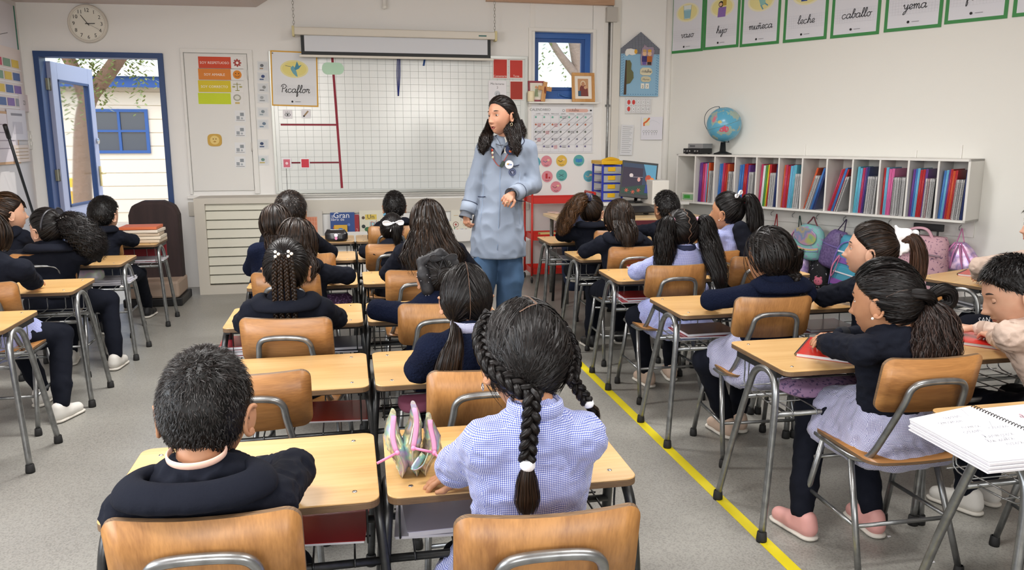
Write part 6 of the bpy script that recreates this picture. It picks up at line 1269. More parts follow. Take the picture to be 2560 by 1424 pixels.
def scalp_dirs(n,side=0,front=True,r=None):
    out=[]
    while len(out)<n:
        d=nrm(rng.normal(0,1,3)); p=surf(d)
        if p[2]<zline(p[1]): continue
        if side and d[0]*side<0: continue
        out.append(d)
    return np.array(out)
def cap(g,H,R,s,off,lump=0,res=(48,40)):
    th=np.linspace(.001,math.pi*.86,res[1]+1); u=np.arange(res[0])*2*math.pi/res[0]; T,Pp=np.meshgrid(th,u,indexing='ij'); d=np.stack([np.sin(T)*np.sin(Pp),np.sin(T)*np.cos(Pp),np.cos(T)],-1); b=surf(d)
    edge=np.clip((b[...,2]-zline(b[...,1])+.004)/.02,0,1); o=-.004+(off+.004)*edge**.6+lump*np.sin(9*Pp+5*T)*np.sin(7*T)*edge
    V=surf(d)+d*o[...,None]; V=(H+(V.reshape(-1,3)@R.T)*s); n=res[0]; i=np.arange(res[1])[:,None]; j=np.arange(n)[None]
    F=np.stack([i*n+j,(i+1)*n+j,(i+1)*n+(j+1)%n,i*n+(j+1)%n],-1).reshape(-1,4); keep=(edge.reshape(-1)[F].max(1)>0); g.add(V,F[keep],0,True)
def gather(g,H,R,s,tgt,n,off,side=0,w=.0035,roots=None,noise=.03,steps=9,tend=1.0,lift=0):
    w*=.8; d0=scalp_dirs(int(n*1.3),side) if roots is None else roots; n=len(d0); tg=nrm(tgt); tg=np.repeat(tg[None],n,0)+rng.normal(0,noise,(n,3)); tg/=np.linalg.norm(tg,axis=1)[:,None]
    P=[];Dn=[]
    for t in np.linspace(0,tend,steps):
        d=slerp(d0,tg,t); d/=np.linalg.norm(d,axis=1)[:,None]; o=off*(.9+.1*min(1,t*3))+.0006+lift*math.sin(math.pi*t)+rng.random(n)*.0008; P.append(surf(d)+d*(o+(np.arange(n)%5)*.0006)[:,None]); Dn.append(d)
    P=np.stack(P,1); Dn=np.stack(Dn,1); T=np.gradient(P,axis=1); W=np.cross(T,Dn); wid=w*np.interp(np.linspace(0,1,steps),[0,.1,.8,1],[.3,1,1,.5])
    ribbons(g,H+(P@R.T)*s,W@R.T,wid*s)
def bundle(g,path,rw,rd,wdir,n=120,wave=0,freq=6,w=.004,core=True,taper=.25,spread=0,cs=18,seed=0):
    w*=.62; n=int(n*1.5); P=cr(path,5); N=len(P); t=np.linspace(0,1,N); rw=np.interp(t,np.linspace(0,1,len(rw)),rw) if np.ndim(rw) else np.full(N,rw); rd=np.interp(t,np.linspace(0,1,len(rd)),rd) if np.ndim(rd) else np.full(N,rd)
    T=np.gradient(P,axis=0); T/=np.linalg.norm(T,axis=1)[:,None]; Wd=np.array(wdir,float)-T*(T@np.array(wdir,float))[:,None]; Wd/=np.linalg.norm(Wd,axis=1)[:,None]; Dd=np.cross(T,Wd)
    a=rng.random(n)*2*math.pi; rr=.82+.30*rng.random(n); u=np.cos(a)*rr; v=np.sin(a)*rr; ph=rng.random(n)*6.28; ln=1-taper*rng.random(n)
    tt=t[None]*ln[:,None]; ix=tt*(N-1); i0=np.minimum(ix.astype(int),N-2); fr=(ix-i0)[...,None]
    L=lambda A: A[i0]*(1-fr)+A[i0+1]*fr
    rwt=L(rw[:,None])[...,0]; rdt=L(rd[:,None])[...,0]; c=L(P); wv=L(Wd); dv=L(Dd); am=wave*np.clip(tt*2.5,0,1)
    uu=u[:,None]*rwt+am*np.sin(tt*freq*6.28+ph[:,None]); vv=v[:,None]*rdt+am*.8*np.cos(tt*freq*6.28*1.0+ph[:,None]*1.3)
    Q=c+wv*uu[...,None]+dv*vv[...,None]; nn=wv*(u[:,None]/np.maximum(rwt,1e-4))[...,None]+dv*(v[:,None]/np.maximum(rdt,1e-4))[...,None]
    ribbons(g,Q,np.cross(np.gradient(Q,axis=1),nn),w*np.interp(np.linspace(0,1,N),[0,.1,.8,1],[.7,1,.9,.15]))
    if core:
        th=np.arange(cs)*2*math.pi/cs; lump=1+.10*np.sin(5*th[None]+t[:,None]*9+seed)+.06*np.sin(9*th[None]-t[:,None]*21); kk=.86*np.interp(t,[0,.85,1],[1,1,.25])
        V=P[:,None]+Wd[:,None]*(np.cos(th)[None]*rw[:,None]*lump*kk[:,None])[...,None]+Dd[:,None]*(np.sin(th)[None]*rd[:,None]*lump*kk[:,None])[...,None]
        i=np.arange(N-1)[:,None]; j=np.arange(cs)[None]; g.add(V.reshape(-1,3),np.stack([i*cs+j,i*cs+(j+1)%cs,(i+1)*cs+(j+1)%cs,(i+1)*cs+j],-1).reshape(-1,4),0,True); b=g.n-N*cs; g.f.append((np.array([[b+(N-1)*cs+q for q in range(cs)]]),0,True)); g.f.append((np.array([[b+q for q in range(cs)][::-1]]),0,True))
def braid(g,path,w0,w1,wdir,turns=7,fz=30,thick=.62):
    P=cr(path,10); P=P[np.linspace(0,len(P)-1,int(turns*10)).astype(int)] if len(P)<turns*14 else P; 
    # resample evenly
    L=np.r_[0,np.cumsum(np.linalg.norm(np.diff(P,axis=0),axis=1))]; t=np.linspace(0,1,int(turns*10)); P=np.stack([np.interp(t*L[-1],L,P[:,q]) for q in range(3)],1)
    T=np.gradient(P,axis=0); T/=np.linalg.norm(T,axis=1)[:,None]; W=np.array(wdir,float)-T*(T@np.array(wdir,float))[:,None]; W/=np.linalg.norm(W,axis=1)[:,None]; Dd=np.cross(T,W); wd=w0+(w1-w0)*t
    for k in range(3):
        ph=2*math.pi*(t*turns/2.)+2*math.pi*k/3; C=P+W*(np.sin(ph)*wd*.55)[:,None]+Dd*(np.sin(2*ph)*wd*.28)[:,None]
        g.tube(C,np.stack([wd*thick*.66,wd*thick*.66],1)*(1+.06*np.sin(t*90)[:,None]),7)
        S=14; a=rng.random(S)*6.28; TT,AA,BB=frames(C,tuple(nrm(Dd[0])+.01)); r=(wd*thick*.66)
        Q=C[None]+AA[None]*(np.cos(a)[:,None]*r[None])[...,None]+BB[None]*(np.sin(a)[:,None]*r[None])[...,None]; nn=Q-C[None]; ribbons(g,Q,np.cross(np.gradient(Q,axis=1),nn),.0022)
def band(P,d,r,wd,m,name,parent,**kw):
    d=nrm(d); g=G(); P=np.array(P); g.tube([P-d*wd/2,P-d*wd/4,P+d*wd/4,P+d*wd/2],[r*.9,r*1.12,r*1.12,r*.9],14); return g.obj(name,m,parent)
def bow(c,R,s,m,name,parent,tails=True):
    c=np.array(c); g=G()
    for sx in(-1,1):
        P=[c+R@np.array(q)*s for q in [(0,0,0),(sx*.25,.05,.12),(sx*.65,.05,.28),(sx*1.0,0,.2),(sx*.95,-.05,-.1),(sx*.5,-.03,-.16),(0,0,0)]]
        g.tube(cr(P,5),.12*s,8,flat=.35,up=tuple(R[:,1]))
        g.prism([(0,.05),(sx*.5,.3),(sx*1.0,.22),(sx*.95,-.12),(sx*.45,-.18),(0,-.05)][::sx],.06*s,c-R[:,1]*.03*s,R[:,0]*s,R[:,2]*s)
        if tails: g.tube(cr([c,c+R@np.array([sx*.15,-.05,-.35])*s,c+R@np.array([sx*.32,-.02,-.8])*s],4),np.linspace(.06,.13,9)*s,8,flat=.25,up=tuple(R[:,1]))
    g.ell(c,(.16*s,.13*s,.16*s),R); return g.obj(name,m,parent)
# ---------------------------------------------------------------- hands
def hand_prims(Wr,d,n,side,curl=.5,s=1.,spread=.16,thumb=.9):
    """wrist, finger direction d, back-of-hand normal n; side=+1 thumb towards cross(d,n)"""
    d=nrm(d); n=nrm(np.array(n)-d*np.dot(n,d)); x=np.cross(d,n)*side; Q=[]; Wr=np.array(Wr,float)
    pl=.052*s
    for k,o in enumerate((-.0245,-.008,.008,.0235)):
        kn=Wr+d*(pl+(.004,.008,.006,.0)[3-k])*1.0+x*o*s*.95; Q.append((Wr+x*o*.55*s+d*.006*s,kn,.0115*s,.0088*s)); ln=(.042,.052,.058,.050)[k]*s*1.0 if side else .05
        a=math.radians(12)+curl*.75; c=kn; fr=(.45,.32,.25); dd=nrm(d+x*(o/.024)*spread)
        for j in range(3):
            ang=a*(1+.0*j)+curl*.75*j; q=c+(dd*math.cos(ang)-n*math.sin(ang))*ln*fr[j]; Q.append((c,q,(.0079,.0071,.0063)[j]*s,(.0071,.0063,.0054)[j]*s)); c=q
    b=Wr+d*.012*s+x*.018*s-n*.004*s; t1=b+nrm(d*.75+x*thumb-n*.25)*.028*s; t2=t1+nrm(d*.95+x*.35*thumb-n*.35*(1+curl))*.024*s; t3=t2+nrm(d-n*.5*curl-x*.05)*.018*s
    Q+= [(Wr,b,.012*s,.0118*s),(b,t1,.0118*s,.0095*s),(t1,t2,.0092*s,.008*s),(t2,t3,.0078*s,.0062*s)]
    return Q
# ---------------------------------------------------------------- clothed person, seated or standing
SK={'a':mat('bf8d6f',.5,var=(30,.25,(1,1,1),'a8705a'),spec=.4),'b':mat('b0805f',.5,var=(30,.25,(1,1,1),'965f45'),spec=.4),'c':mat('cba086',.5,var=(25,.3,(1,1,1),'bd8268'),spec=.4)}
M_NAVY=mat('12151f',.9,bump=(220,.25,.003),spec=.15); M_NAVYF=mat('11172a',.95,bump=(150,.8,.007),spec=.1); M_TROU=mat('11141e',.88,bump=(200,.2,.002),spec=.15); M_BEIGE=mat('cdb8a9',.8,bump=(160,.35,.003),var=(30,.5,(1,1,1),'bba294')); M_WSHOE=mat('d9d6cf',.55); M_PSHOE=mat('d29a94',.55); M_BSHOE=mat('c3ab98',.6); M_KSHOE=mat('17171a',.55); M_SOCK=mat('e3e3e3',.8)
def person(label,H,hyaw=0,hpitch=0,hroll=0,hs=1.,pel=None,byaw=0,skin='b',top='navy',hands=None,elb=None,face=False,look=0,closed=False,legs=True,feet=None,shoe=None,smock=False,hoodie=True,wid=1.,fine=.009,ears=(1,1),mouth=0,knees=None,category='person',seat=.445,nd=.012,neckback=.02,collar=None,shin=M_TROU,hipz=None,sockm=None,shoulder=.104,gp='pupils seated at the desks'):
    H=np.array(H,float); pel=np.array([*(pel if pel is not None else (H[0],H[1]-.02)),seat],float); t=thing('person',label,category,(pel[0],pel[1],0))
    R=rotz(D(hyaw))@rotx(D(hpitch))@roty(D(hroll)); Bz=rotz(D(byaw)); f=Bz[:,1]; r=Bz[:,0]; Lh=lambda p:H+R@np.array(p,float)*hs
    nk=Lh((0,-.03,-.075)); N=nk+np.array([0,0,-nd*hs])-f*neckback; ch=N*.72+pel*.28; wa=N*.32+pel*.68-f*.02; SW=shoulder*wid
    shl=[N-_Z*.052+r*sx*SW for sx in(-1,1)]
    ang=[]; 
    if elb is None: elb=[shl[k]+r*sx*.055+f*.14-_Z*.115 for k,sx in enumerate((-1,1))]
    else: elb=[np.array(e) if e is not None else shl[k]+r*(-1,1)[k]*.055+f*.14-_Z*.115 for k,e in enumerate(elb)]
    for e in elb: e[2]=max(e[2],.672)
    if hands is None: hands=[None,None]
    hands=[np.array(h_) if h_ is not None else elb[k]-r*(-1,1)[k]*.075+f*.12+_Z*(ZD+.022-elb[k][2] if elb[k][2]<ZD+.1 else 0) for k,h_ in enumerate(hands)]
    for k in (0,1):
        if pel[2]<.6: hands[k][2]=max(hands[k][2],ZD+.028)
    kn=knees or [pel+r*sx*.085+f*.27-_Z*.055 for sx in(-1,1)]; kn=[np.array(q) for q in kn]
    ft=feet or [kn[k]+f*(-.06)+r*sx*.0 for k,sx in enumerate((-1,1))]; ft=[np.array([*q[:2],.075 if len(q)<3 else q[2]]) for q in ft]
    # --- one skin body: torso, neck, arms, hands, legs
    S=[(pel+_Z*.01,wa,.085*wid,.075*wid,f,1.3*wid),(wa,ch,.075*wid,.08*wid,f,1.4*wid),(ch,N-_Z*.06,.075*wid,.05*wid,f,1.4*wid),(N-_Z*.04,nk+_Z*.01,.037*hs,.033*hs),(nk,Lh((0,-.012,-.045)),.034*hs,.045*hs)]
    for k in(0,1): S+= [(N-_Z*.06,shl[k]-_Z*.006,.033,.030),(shl[k]-_Z*.006,elb[k],.030,.025),(elb[k],hands[k],.025,.018),(pel,kn[k],.062*wid,.045),(kn[k],ft[k]+_Z*.02,.042,.028)]
    g=G(); V,Q=sdf_mesh(S,.017,.02); g.add(V,Q)
    for k,sx in enumerate((-1,1)):
        fd=nrm(hands[k]-elb[k]); fd=nrm(fd*[1,1,.2]-_Z*.03); V,Q=sdf_mesh([(elb[k]*.25+hands[k]*.75,hands[k],.0175,.0145)]+hand_prims(hands[k],fd,_Z,-sx,.35,.78*hs),.0028 if fine<.0071 else .0055,.005); g.add(V,Q)
    d_,V,nu,nv=head_grid(80 if face else 40,76 if face else 32,face,mouth); V=H+(V@R.T)*hs; i=np.arange(nv)[:,None]; j=np.arange(nu)[None]; g.add(V,np.stack([i*nu+j,(i+1)*nu+j,(i+1)*nu+(j+1)%nu,i*nu+(j+1)%nu],-1).reshape(-1,4))
    for k,sx in enumerate((-1,1)):
        if ears[k]: ear(g,sx,R,H,hs)
    body=g.obj('body',SK[skin],t)
    if face: face_bits(t,H,R,hs,None,SK[skin],look,closed,mouth=mouth)
    # --- clothes
    tm={'navy':M_NAVY,'fluffy':M_NAVYF,'smock':M_GING,'beige':M_BEIGE,'coat':None}[top]
    fo=folds({'fluffy':.0035,'beige':.010,'smock':.0075}.get(top,.0085),88 if top!='fluffy' else 80,(1,1,1.25),seed=int(abs(H[0]*31+H[1]*17))%9)
    hem=pel-_Z*.01
    C=[(hem-f*.01,wa,.108*wid,.100*wid,f,1.2*wid),(wa,ch,.100*wid,.108*wid,f,1.22*wid),(ch,N-_Z*.05,.106*wid,.07*wid,f,1.2*wid),(N-_Z*.05,N-_Z*.016,.056,.046)]
    for k in(0,1): C+= [(N-_Z*.055,shl[k]-_Z*.006,.052,.047),(shl[k]-_Z*.006,elb[k],.047,.041),(elb[k],elb[k]*.12+hands[k]*.88,.041,.029)]
    if hoodie and top in('navy','fluffy'):
        pass
    g=G(); V,Q=sdf_mesh(C,fine,.018,fo); g.add(V,Q); ob=g.obj({'navy':'sweatshirt','fluffy':'fleece_jacket','smock':'smock','beige':'smock','coat':'coat'}[top],tm,t)
    if hoodie and top in('navy','fluffy'):
        HP=lambda a: N+r*.088*wid*math.sin(a)-f*(.024+.064*math.cos(a))-_Z*(.004+.046*max(0,math.cos(a))**1.3) if math.cos(a)>0 else N+r*.088*wid*math.sin(a)-f*(.024+.085*math.cos(a))+_Z*(-.004+.02*math.cos(a))
        HQ=HP; HP=lambda a: (lambda p: np.array([p[0],p[1],max(p[2],.776)]))(HQ(a))
        aa=np.linspace(-2.2,2.2,17); g=G(); V,Q=sdf_mesh([(HP(a0),HP(a1),.028,.028,nrm((HP(a0)-N)*[.35,.35,0]+_Z*.05),1.7) for a0,a1 in zip(aa[:-1],aa[1:])],min(fine,.0065),.012,folds(.0018,45,seed=2)); g.add(V,Q); g.obj('hood',tm,t)
    if collar: 
        g=G(); P=[N+r*.046*math.sin(a)*1.05-f*.046*math.cos(a)+_Z*(.012) for a in np.linspace(-2.4,2.4,19)]; g.tube(cr(P,2),.016,8,flat=.45,up=(0,0,1)); g.obj('collar',collar,t)
    for k in(0,1):
        d_=nrm(hands[k]-elb[k]); q=elb[k]*.15+hands[k]*.85; g=G(); g.tube([q-d_*.014,q-d_*.012,q+d_*.012,q+d_*.014],[.028,.033,.0315,.024],16); g.obj('cuff',{'beige':mat('b39b8c',.85),'smock':M_GING}.get(top,mat('0f1219',.95)),t)
    if smock:
        K=[]; 
        for k,sx in enumerate((-1,1)): K+= [(pel-_Z*.0+r*sx*.03,pel*.35+kn[k]*.65+_Z*.008,.114*wid,.088),(pel-_Z*.02+r*sx*.05-f*.02,pel-_Z*.075+r*sx*.1-f*.03,.07,.04)]
        K+=[(pel-f*.03,pel-_Z*.06-f*.07,.09,.06),(pel+r*.09-f*.05-_Z*.03,pel-r*.09-f*.05-_Z*.03,.065,.065),(pel+r*.135-_Z*.065-f*.08,pel+r*.14-_Z*.06+f*.14,.048,.045),(pel-r*.135-_Z*.065-f*.08,pel-r*.14-_Z*.06+f*.14,.048,.045),(pel-r*.1-f*.14-_Z*.06,pel+r*.1-f*.14-_Z*.06,.045,.045)]
        g=G(); V,Q=sdf_mesh(K,fine,.03,folds(.009,75,(1.5,1.5,.5),seed=3)); g.add(V,Q); g.obj('smock_skirt',M_GING if smock is True else smock,t)
    if legs:
        K=[(pel-_Z*.005,pel+f*.06-_Z*.005,.095*wid,.09*wid)]
        for k,sx in enumerate((-1,1)): K+= [(pel+r*sx*.05,kn[k],.078*wid,.060),(kn[k],kn[k]*.25+ft[k]*.75+_Z*.01,.058,.045),(kn[k]*.25+ft[k]*.75+_Z*.01,ft[k]+_Z*.015,.045,.038)]
        g=G(); V,Q=sdf_mesh(K,.009 if fine<.0071 else .0125,.02,folds(.006,75,(1,1,1.2),seed=5)); g.add(V,Q); g.obj('trousers',shin,t)
        for k,sx in enumerate((-1,1)):
            fx=nrm(f*1+r*sx*.15); a=ft[k]-_Z*.035
            g=G(); V,Q=sdf_mesh([(ft[k]+_Z*.02,ft[k]-_Z*.03,.026,.027)],.010,.01); g.add(V,Q); g.obj('sock',sockm or M_SOCK,t)
            sh=shoe or M_WSHOE
            g=G(); V,Q=sdf_mesh([(a-fx*.035,a+fx*.03,.033,.032),(a+fx*.03,a+fx*.10-_Z*.008,.032,.028),(a-fx*.03+_Z*.03,a+fx*.0+_Z*.03,.031,.03)],.006 if fine<.0071 else .009,.015,None,1,lambda P:(-P[...,2]+.012)); g.add(V,Q); so=g.obj('shoe',sh,t)
            g=G(); V,Q=sdf_mesh([(a-fx*.036-_Z*.03,a+fx*.105-_Z*.03,.037,.034,_Z,3.2)],.0075,.01); g.add(V,Q); g.obj('sole',mat('cfcac0',.7),so)
    ctx=dict(t=t,H=H,R=R,s=hs,N=N,f=f,r=r,Lh=Lh,pel=pel,hands=hands,elb=elb,shl=shl,ch=ch)
    return ctx
def hairobj(c,g,m,name='hair'): return g.obj(name,m,c['t'])
def short_hair(c,m,L=.012,n=2600,top=.02,off=.006,dens_w=.0022,swirl=True):
    g=G(); cap(g,c['H'],c['R'],c['s'],off,.0012,(56,44)); d=scalp_dirs(n); T=np.array([0,-.35,-1.])+rng.normal(0,.35,(n,3)); T[:,1]+=np.where(d[:,2]>.5,1.1,0); T[:,0]+=d[:,0]*.6
    tg=T-d*(T*d).sum(1)[:,None]; tg/=np.linalg.norm(tg,axis=1)[:,None]+1e-9; ln=(L+(top-L)*np.clip(d[:,2],0,1)**1.5)*(.6+.6*rng.random(n)); p0=surf(d)+d*(off*.7)
    P=np.stack([p0,p0+d*.35*ln[:,None]+tg*.5*ln[:,None],p0+d*.42*ln[:,None]+tg*1.1*ln[:,None]],1); W=np.cross(tg,d)[:,None].repeat(3,1); ribbons(g,c['H']+(P@c['R'].T)*c['s'],W@c['R'].T,np.array([1,.8,.15])*dens_w*c['s']); return hairobj(c,g,m)
# ---------------------------------------------------------------- hair styles
def sp(c,d,off=.012): d=nrm(d); return c['Lh'](surf(d,off))
def fall(g,c,n,off,w=.0042,low=-.6,back=.35,steps=10,wave=0):
    d0=scalp_dirs(n); az=np.arctan2(d0[:,0],d0[:,1]-back*.6); hd=np.hypot(d0[:,0],d0[:,1])
    az=np.arctan2(d0[:,0]+rng.normal(0,.12,n),d0[:,1]+rng.normal(0,.12,n)); az=np.where(np.abs(az)<1.25,np.sign(az+1e-6)*(1.25+.3*rng.random(n)),az)
    tg=np.stack([np.sin(az),np.cos(az)-back,np.full(n,low*1.2)],1); tg/=np.linalg.norm(tg,axis=1)[:,None]
    P=[];Dn=[]
    for t in np.linspace(0,1,steps):
        d=slerp(d0,tg,t); d/=np.linalg.norm(d,axis=1)[:,None]; o=off*(.85+.3*min(1,t*2))+.001+rng.random(n)*.0006+(np.arange(n)%6)*.0008+wave*math.sin(t*9); P.append(surf(d)+d*o[:,None]); Dn.append(d)
    P=np.stack(P,1); Dn=np.stack(Dn,1); W=np.cross(np.gradient(P,axis=1),Dn); ribbons(g,c['H']+(P@c['R'].T)*c['s'],W@c['R'].T,w*np.interp(np.linspace(0,1,steps),[0,.1,.85,1],[.4,1,1,.5])*c['s'])
def ribbon_on(c,dirs,off,w,m,name,jag=0):
    D_=cr(dirs,6); D_/=np.linalg.norm(D_,axis=1)[:,None]; P=np.array([sp(c,d,off) for d in D_]); T=np.gradient(P,axis=0); W=np.cross(T,D_@c['R'].T); W/=np.linalg.norm(W,axis=1)[:,None]; P=P+W*(jag*rng.normal(0,1,len(P)))[:,None]
    g=G(); ribbons(g,P[None],W[None],w*(.7+.6*rng.random(len(P)))); return g.obj(name,m,c['t'])
def part(c,dirs,off=.012,w=.003,m=None): return ribbon_on(c,dirs,off+.0035,w*c['s'],m or mat('5f483a',.85),'hair_parting',.0004)
M_TIEW=mat('e9e9ec',.6,bump=(200,.4,.002)); M_PEARL=mat('e6e2da',.15,coat=.5)
def earring(c,sx,m=M_PEARL,r=.0035,hoop=False):
    p=c['Lh'](np.array([sx*.083,.004,-.044])); g=G()
    if hoop: g.tube([p+c['R']@np.array([0,.007*math.cos(a),-.006+.007*math.sin(a)]) for a in np.linspace(0,2*math.pi,13)[:-1]],.0013,5,closed=True,up=tuple(c['r']))
    else: g.ell(p,r,None,10,8)
    g.obj('earring',m,c['t'])
hd=lambda x,y,Y: WY(x,y,Y)
# A: short-haired boy, foreground left
c=person('boy with very short black hair and navy hooded sweatshirt in the lower left foreground',hd(515,1022,1.50),-9,-14,0,1.10,pel=(-.27,1.525),skin='b',top='navy',elb=[(-.355,1.57,.70),(-.135,1.63,.69)],hands=[(-.36,1.70,.655),(-.22,1.73,.655)],wid=1.3,shoulder=.092,nd=.034,fine=.0055,knees=[(-.36,1.74,.39),(-.17,1.74,.39)],feet=[(-.36,1.72),(-.15,1.5)],shoe=M_KSHOE)
short_hair(c,DBR(),.009,5200,.017,.006,dens_w=.0016)
g=G(); P=[c['N']+c['r']*.050*math.sin(a)-c['f']*(.047*math.cos(a))+_Z*(.052-.006*math.cos(a)) for a in np.linspace(-2.0,2.0,15)]; g.tube(cr(P,2),.0065,8,flat=.4,up=(0,0,1)); g.obj('shirt_collar',mat('e0b8a6',.8),c['t'])
# H: foreground girl, gingham smock, braids
c=person('girl with dark braids and a blue checked smock in the centre foreground',hd(1314,893,1.48),4,-20,2,1.08,pel=(.33,1.50),skin='b',top='smock',elb=[(.205,1.57,.695),(.418,1.59,.70)],hands=[(.37,1.68,.66),(.225,1.625,.650)],wid=1.12,shoulder=.083,nd=.02,fine=.0055,smock=True,hoodie=False,collar=M_GING,knees=[(.24,1.70,.39),(.43,1.70,.39)],feet=[(.24,1.6),(.42,1.6)],shoe=M_KSHOE)
m=BLK(); g=G(); cap(g,c['H'],c['R'],c['s'],.010,.0015,(60,48))
r_=scalp_dirs(5200); Lf=r_[(r_[:,0]<=.05)&(r_[:,1]>-.6)]; Rt=r_[(r_[:,0]>.05)&(r_[:,1]>-.6)]; Bk=r_[(r_[:,1]<=-.5)]
gather(g,c['H'],c['R'],c['s'],(-.85,-.35,-.05),0,.011,roots=Lf,noise=.22,w=.0026); gather(g,c['H'],c['R'],c['s'],(.9,-.15,.0),0,.011,roots=Rt,noise=.2,w=.0026); gather(g,c['H'],c['R'],c['s'],(-.25,-.8,-.5),0,.011,roots=Bk,noise=.12,w=.0026)
hairobj(c,g,m); part(c,[(-.22,.4,.9),(-.12,.05,1),(.02,-.35,.95),(.10,-.62,.80)],.0115,.004); part(c,[(.1,-.62,.8),(-.1,-.68,.75),(-.3,-.7,.66)],.0115,.0028)
Z2=lambda x,y,Y: WY(x,y,Y)
g=G(); b1=[sp(c,(-.62,.25,.75),.014),sp(c,(-.88,-.0,.35),.017),sp(c,(-.82,-.42,-.1),.019),sp(c,(-.5,-.78,-.42),.022),sp(c,(-.15,-.9,-.62),.026),Z2(1330,985,1.365),Z2(1328,1045,1.352),Z2(1322,1100,1.345),Z2(1319,1150,1.342)]
braid(g,b1,.021,.019,(1,0,0),13); g.obj('braid',m,c['t']); e1=b1[-1]; band(e1+[0,0,-.008],(0,0,-1),.0125,.02,M_TIEW,'hair_tie',c['t'])
g=G(); bundle(g,[e1+[0,0,-.014],Z2(1317,1200,1.340),Z2(1318,1250,1.340),Z2(1316,1292,1.34)],[.010,.018,.023,.014],[.009,.012,.012,.006],(1,0,0),150,.001,1,.0022,seed=2); g.obj('braid_tail',BRN(),c['t'])
g=G(); b2=[sp(c,(.55,.3,.8),.014),sp(c,(.85,.08,.45),.016),sp(c,(.93,-.2,.0),.018),sp(c,(.8,-.5,-.35),.022),Z2(1432,950,1.43),Z2(1455,985,1.43),Z2(1468,1003,1.43)]
braid(g,b2,.017,.015,(1,.2,0),11); g.obj('braid',m,c['t']); band(Z2(1471,1008,1.43),nrm([.3,.0,-1]),.0095,.014,M_TIEW,'hair_tie',c['t'])
g=G(); bundle(g,[Z2(1472,1012,1.43),Z2(1484,1030,1.435),Z2(1494,1060,1.44)],[.007,.011,.006],.006,(1,0,0),60,.002,1,.002); g.obj('braid_tail',BRN(),c['t']); earring(c,-1,M_CHROME,hoop=True)
# B: ponytail of thin braids with white beads
c=person('girl with a high ponytail of thin braids and white hair beads',hd(716,672,3.07),0,-3,0,1.07,pel=(-.25,3.05),skin='b',top='navy',wid=1.15,shoe=M_KSHOE)
m=BLK(); g=G(); cap(g,c['H'],c['R'],c['s'],.009); gather(g,c['H'],c['R'],c['s'],(0,-.85,.45),900,.010,w=.003,noise=.04); hairobj(c,g,m)
tp=sp(c,(0,-.85,.5),.02); 
for k,x in enumerate((-.03,-.011,.009,.028)):
    g=G(); P=[tp+[x*.7,-.005,.0],tp+[x,-.028,-.035],tp+[x*1.15,-.038,-.11],tp+[x*1.2,-.040,-.19],tp+[x*1.1,-.040,-.27]]; braid(g,P,.0115,.010,(1,0,0),14); g.obj('braid',BRN(),c['t'])
for x in(-.022,.024):
    for k in range(3): g=G(); g.ell(tp+[x+(.006 if k%2 else -.005),-.018-.004*k,.012-.008*k],.0062,None,10,8); g.obj('hair_bead',M_PEARL,c['t'])
# C: bushy wavy brown hair
c=person('girl with bushy wavy brown hair and navy sweatshirt, third row of the middle block',hd(742,608,4.03),-12,-4,0,1.06,pel=(-.24,4.03),skin='b',top='navy',wid=1.25,elb=[None,(-.02,4.06,.69)],hands=[None,(-.12,4.25,.65)],shoe=M_KSHOE)
m=BRN(); g=G(); cap(g,c['H'],c['R'],c['s'],.02,.003); fall(g,c,800,.022,.005,low=-.7,wave=.002); hairobj(c,g,m)
g=G(); bundle(g,[sp(c,(0,-.6,.3),.0),sp(c,(0,-.8,-.4),.012),c['N']-c['f']*.10+_Z*-.02,c['N']-c['f']*.125-_Z*.09],[.075,.098,.11,.07],[.035,.045,.04,.02],(1,0,0),330,.006,3,.0045); g.obj('loose_hair',m,c['t'])
# D: dark wavy hair, front rows left
c=person('pupil with short dark hair beside the black pencil case, front of the middle block',hd(727,530,4.82),-15,2,0,1.12,pel=(-.31,4.85),skin='b',top='navy',wid=1.15,elb=[None,(-.12,5.0,.68)],hands=[None,(-.15,5.2,.65)],shoe=M_KSHOE)
m=BRN(); short_hair(c,m,.012,2200,.016,.016,dens_w=.003)
c=person('girl in a dark flowered top half hidden between the bushy hair and the white cabinet',hd(690,560,4.40),10,-4,0,.98,pel=(-.47,4.42),skin='b',top='fluffy',hoodie=False,legs=False,fine=.01)
g=G(); cap(g,c['H'],c['R'],c['s'],.012); fall(g,c,350,.014,.005); bundle(g,[sp(c,(0,-.6,.0),.0),sp(c,(0,-.8,-.6),.01),c['N']-c['f']*.10-_Z*.08],[.05,.07,.05],[.02,.03,.02],(1,0,0),120,.004,3,.005); hairobj(c,g,BRN())
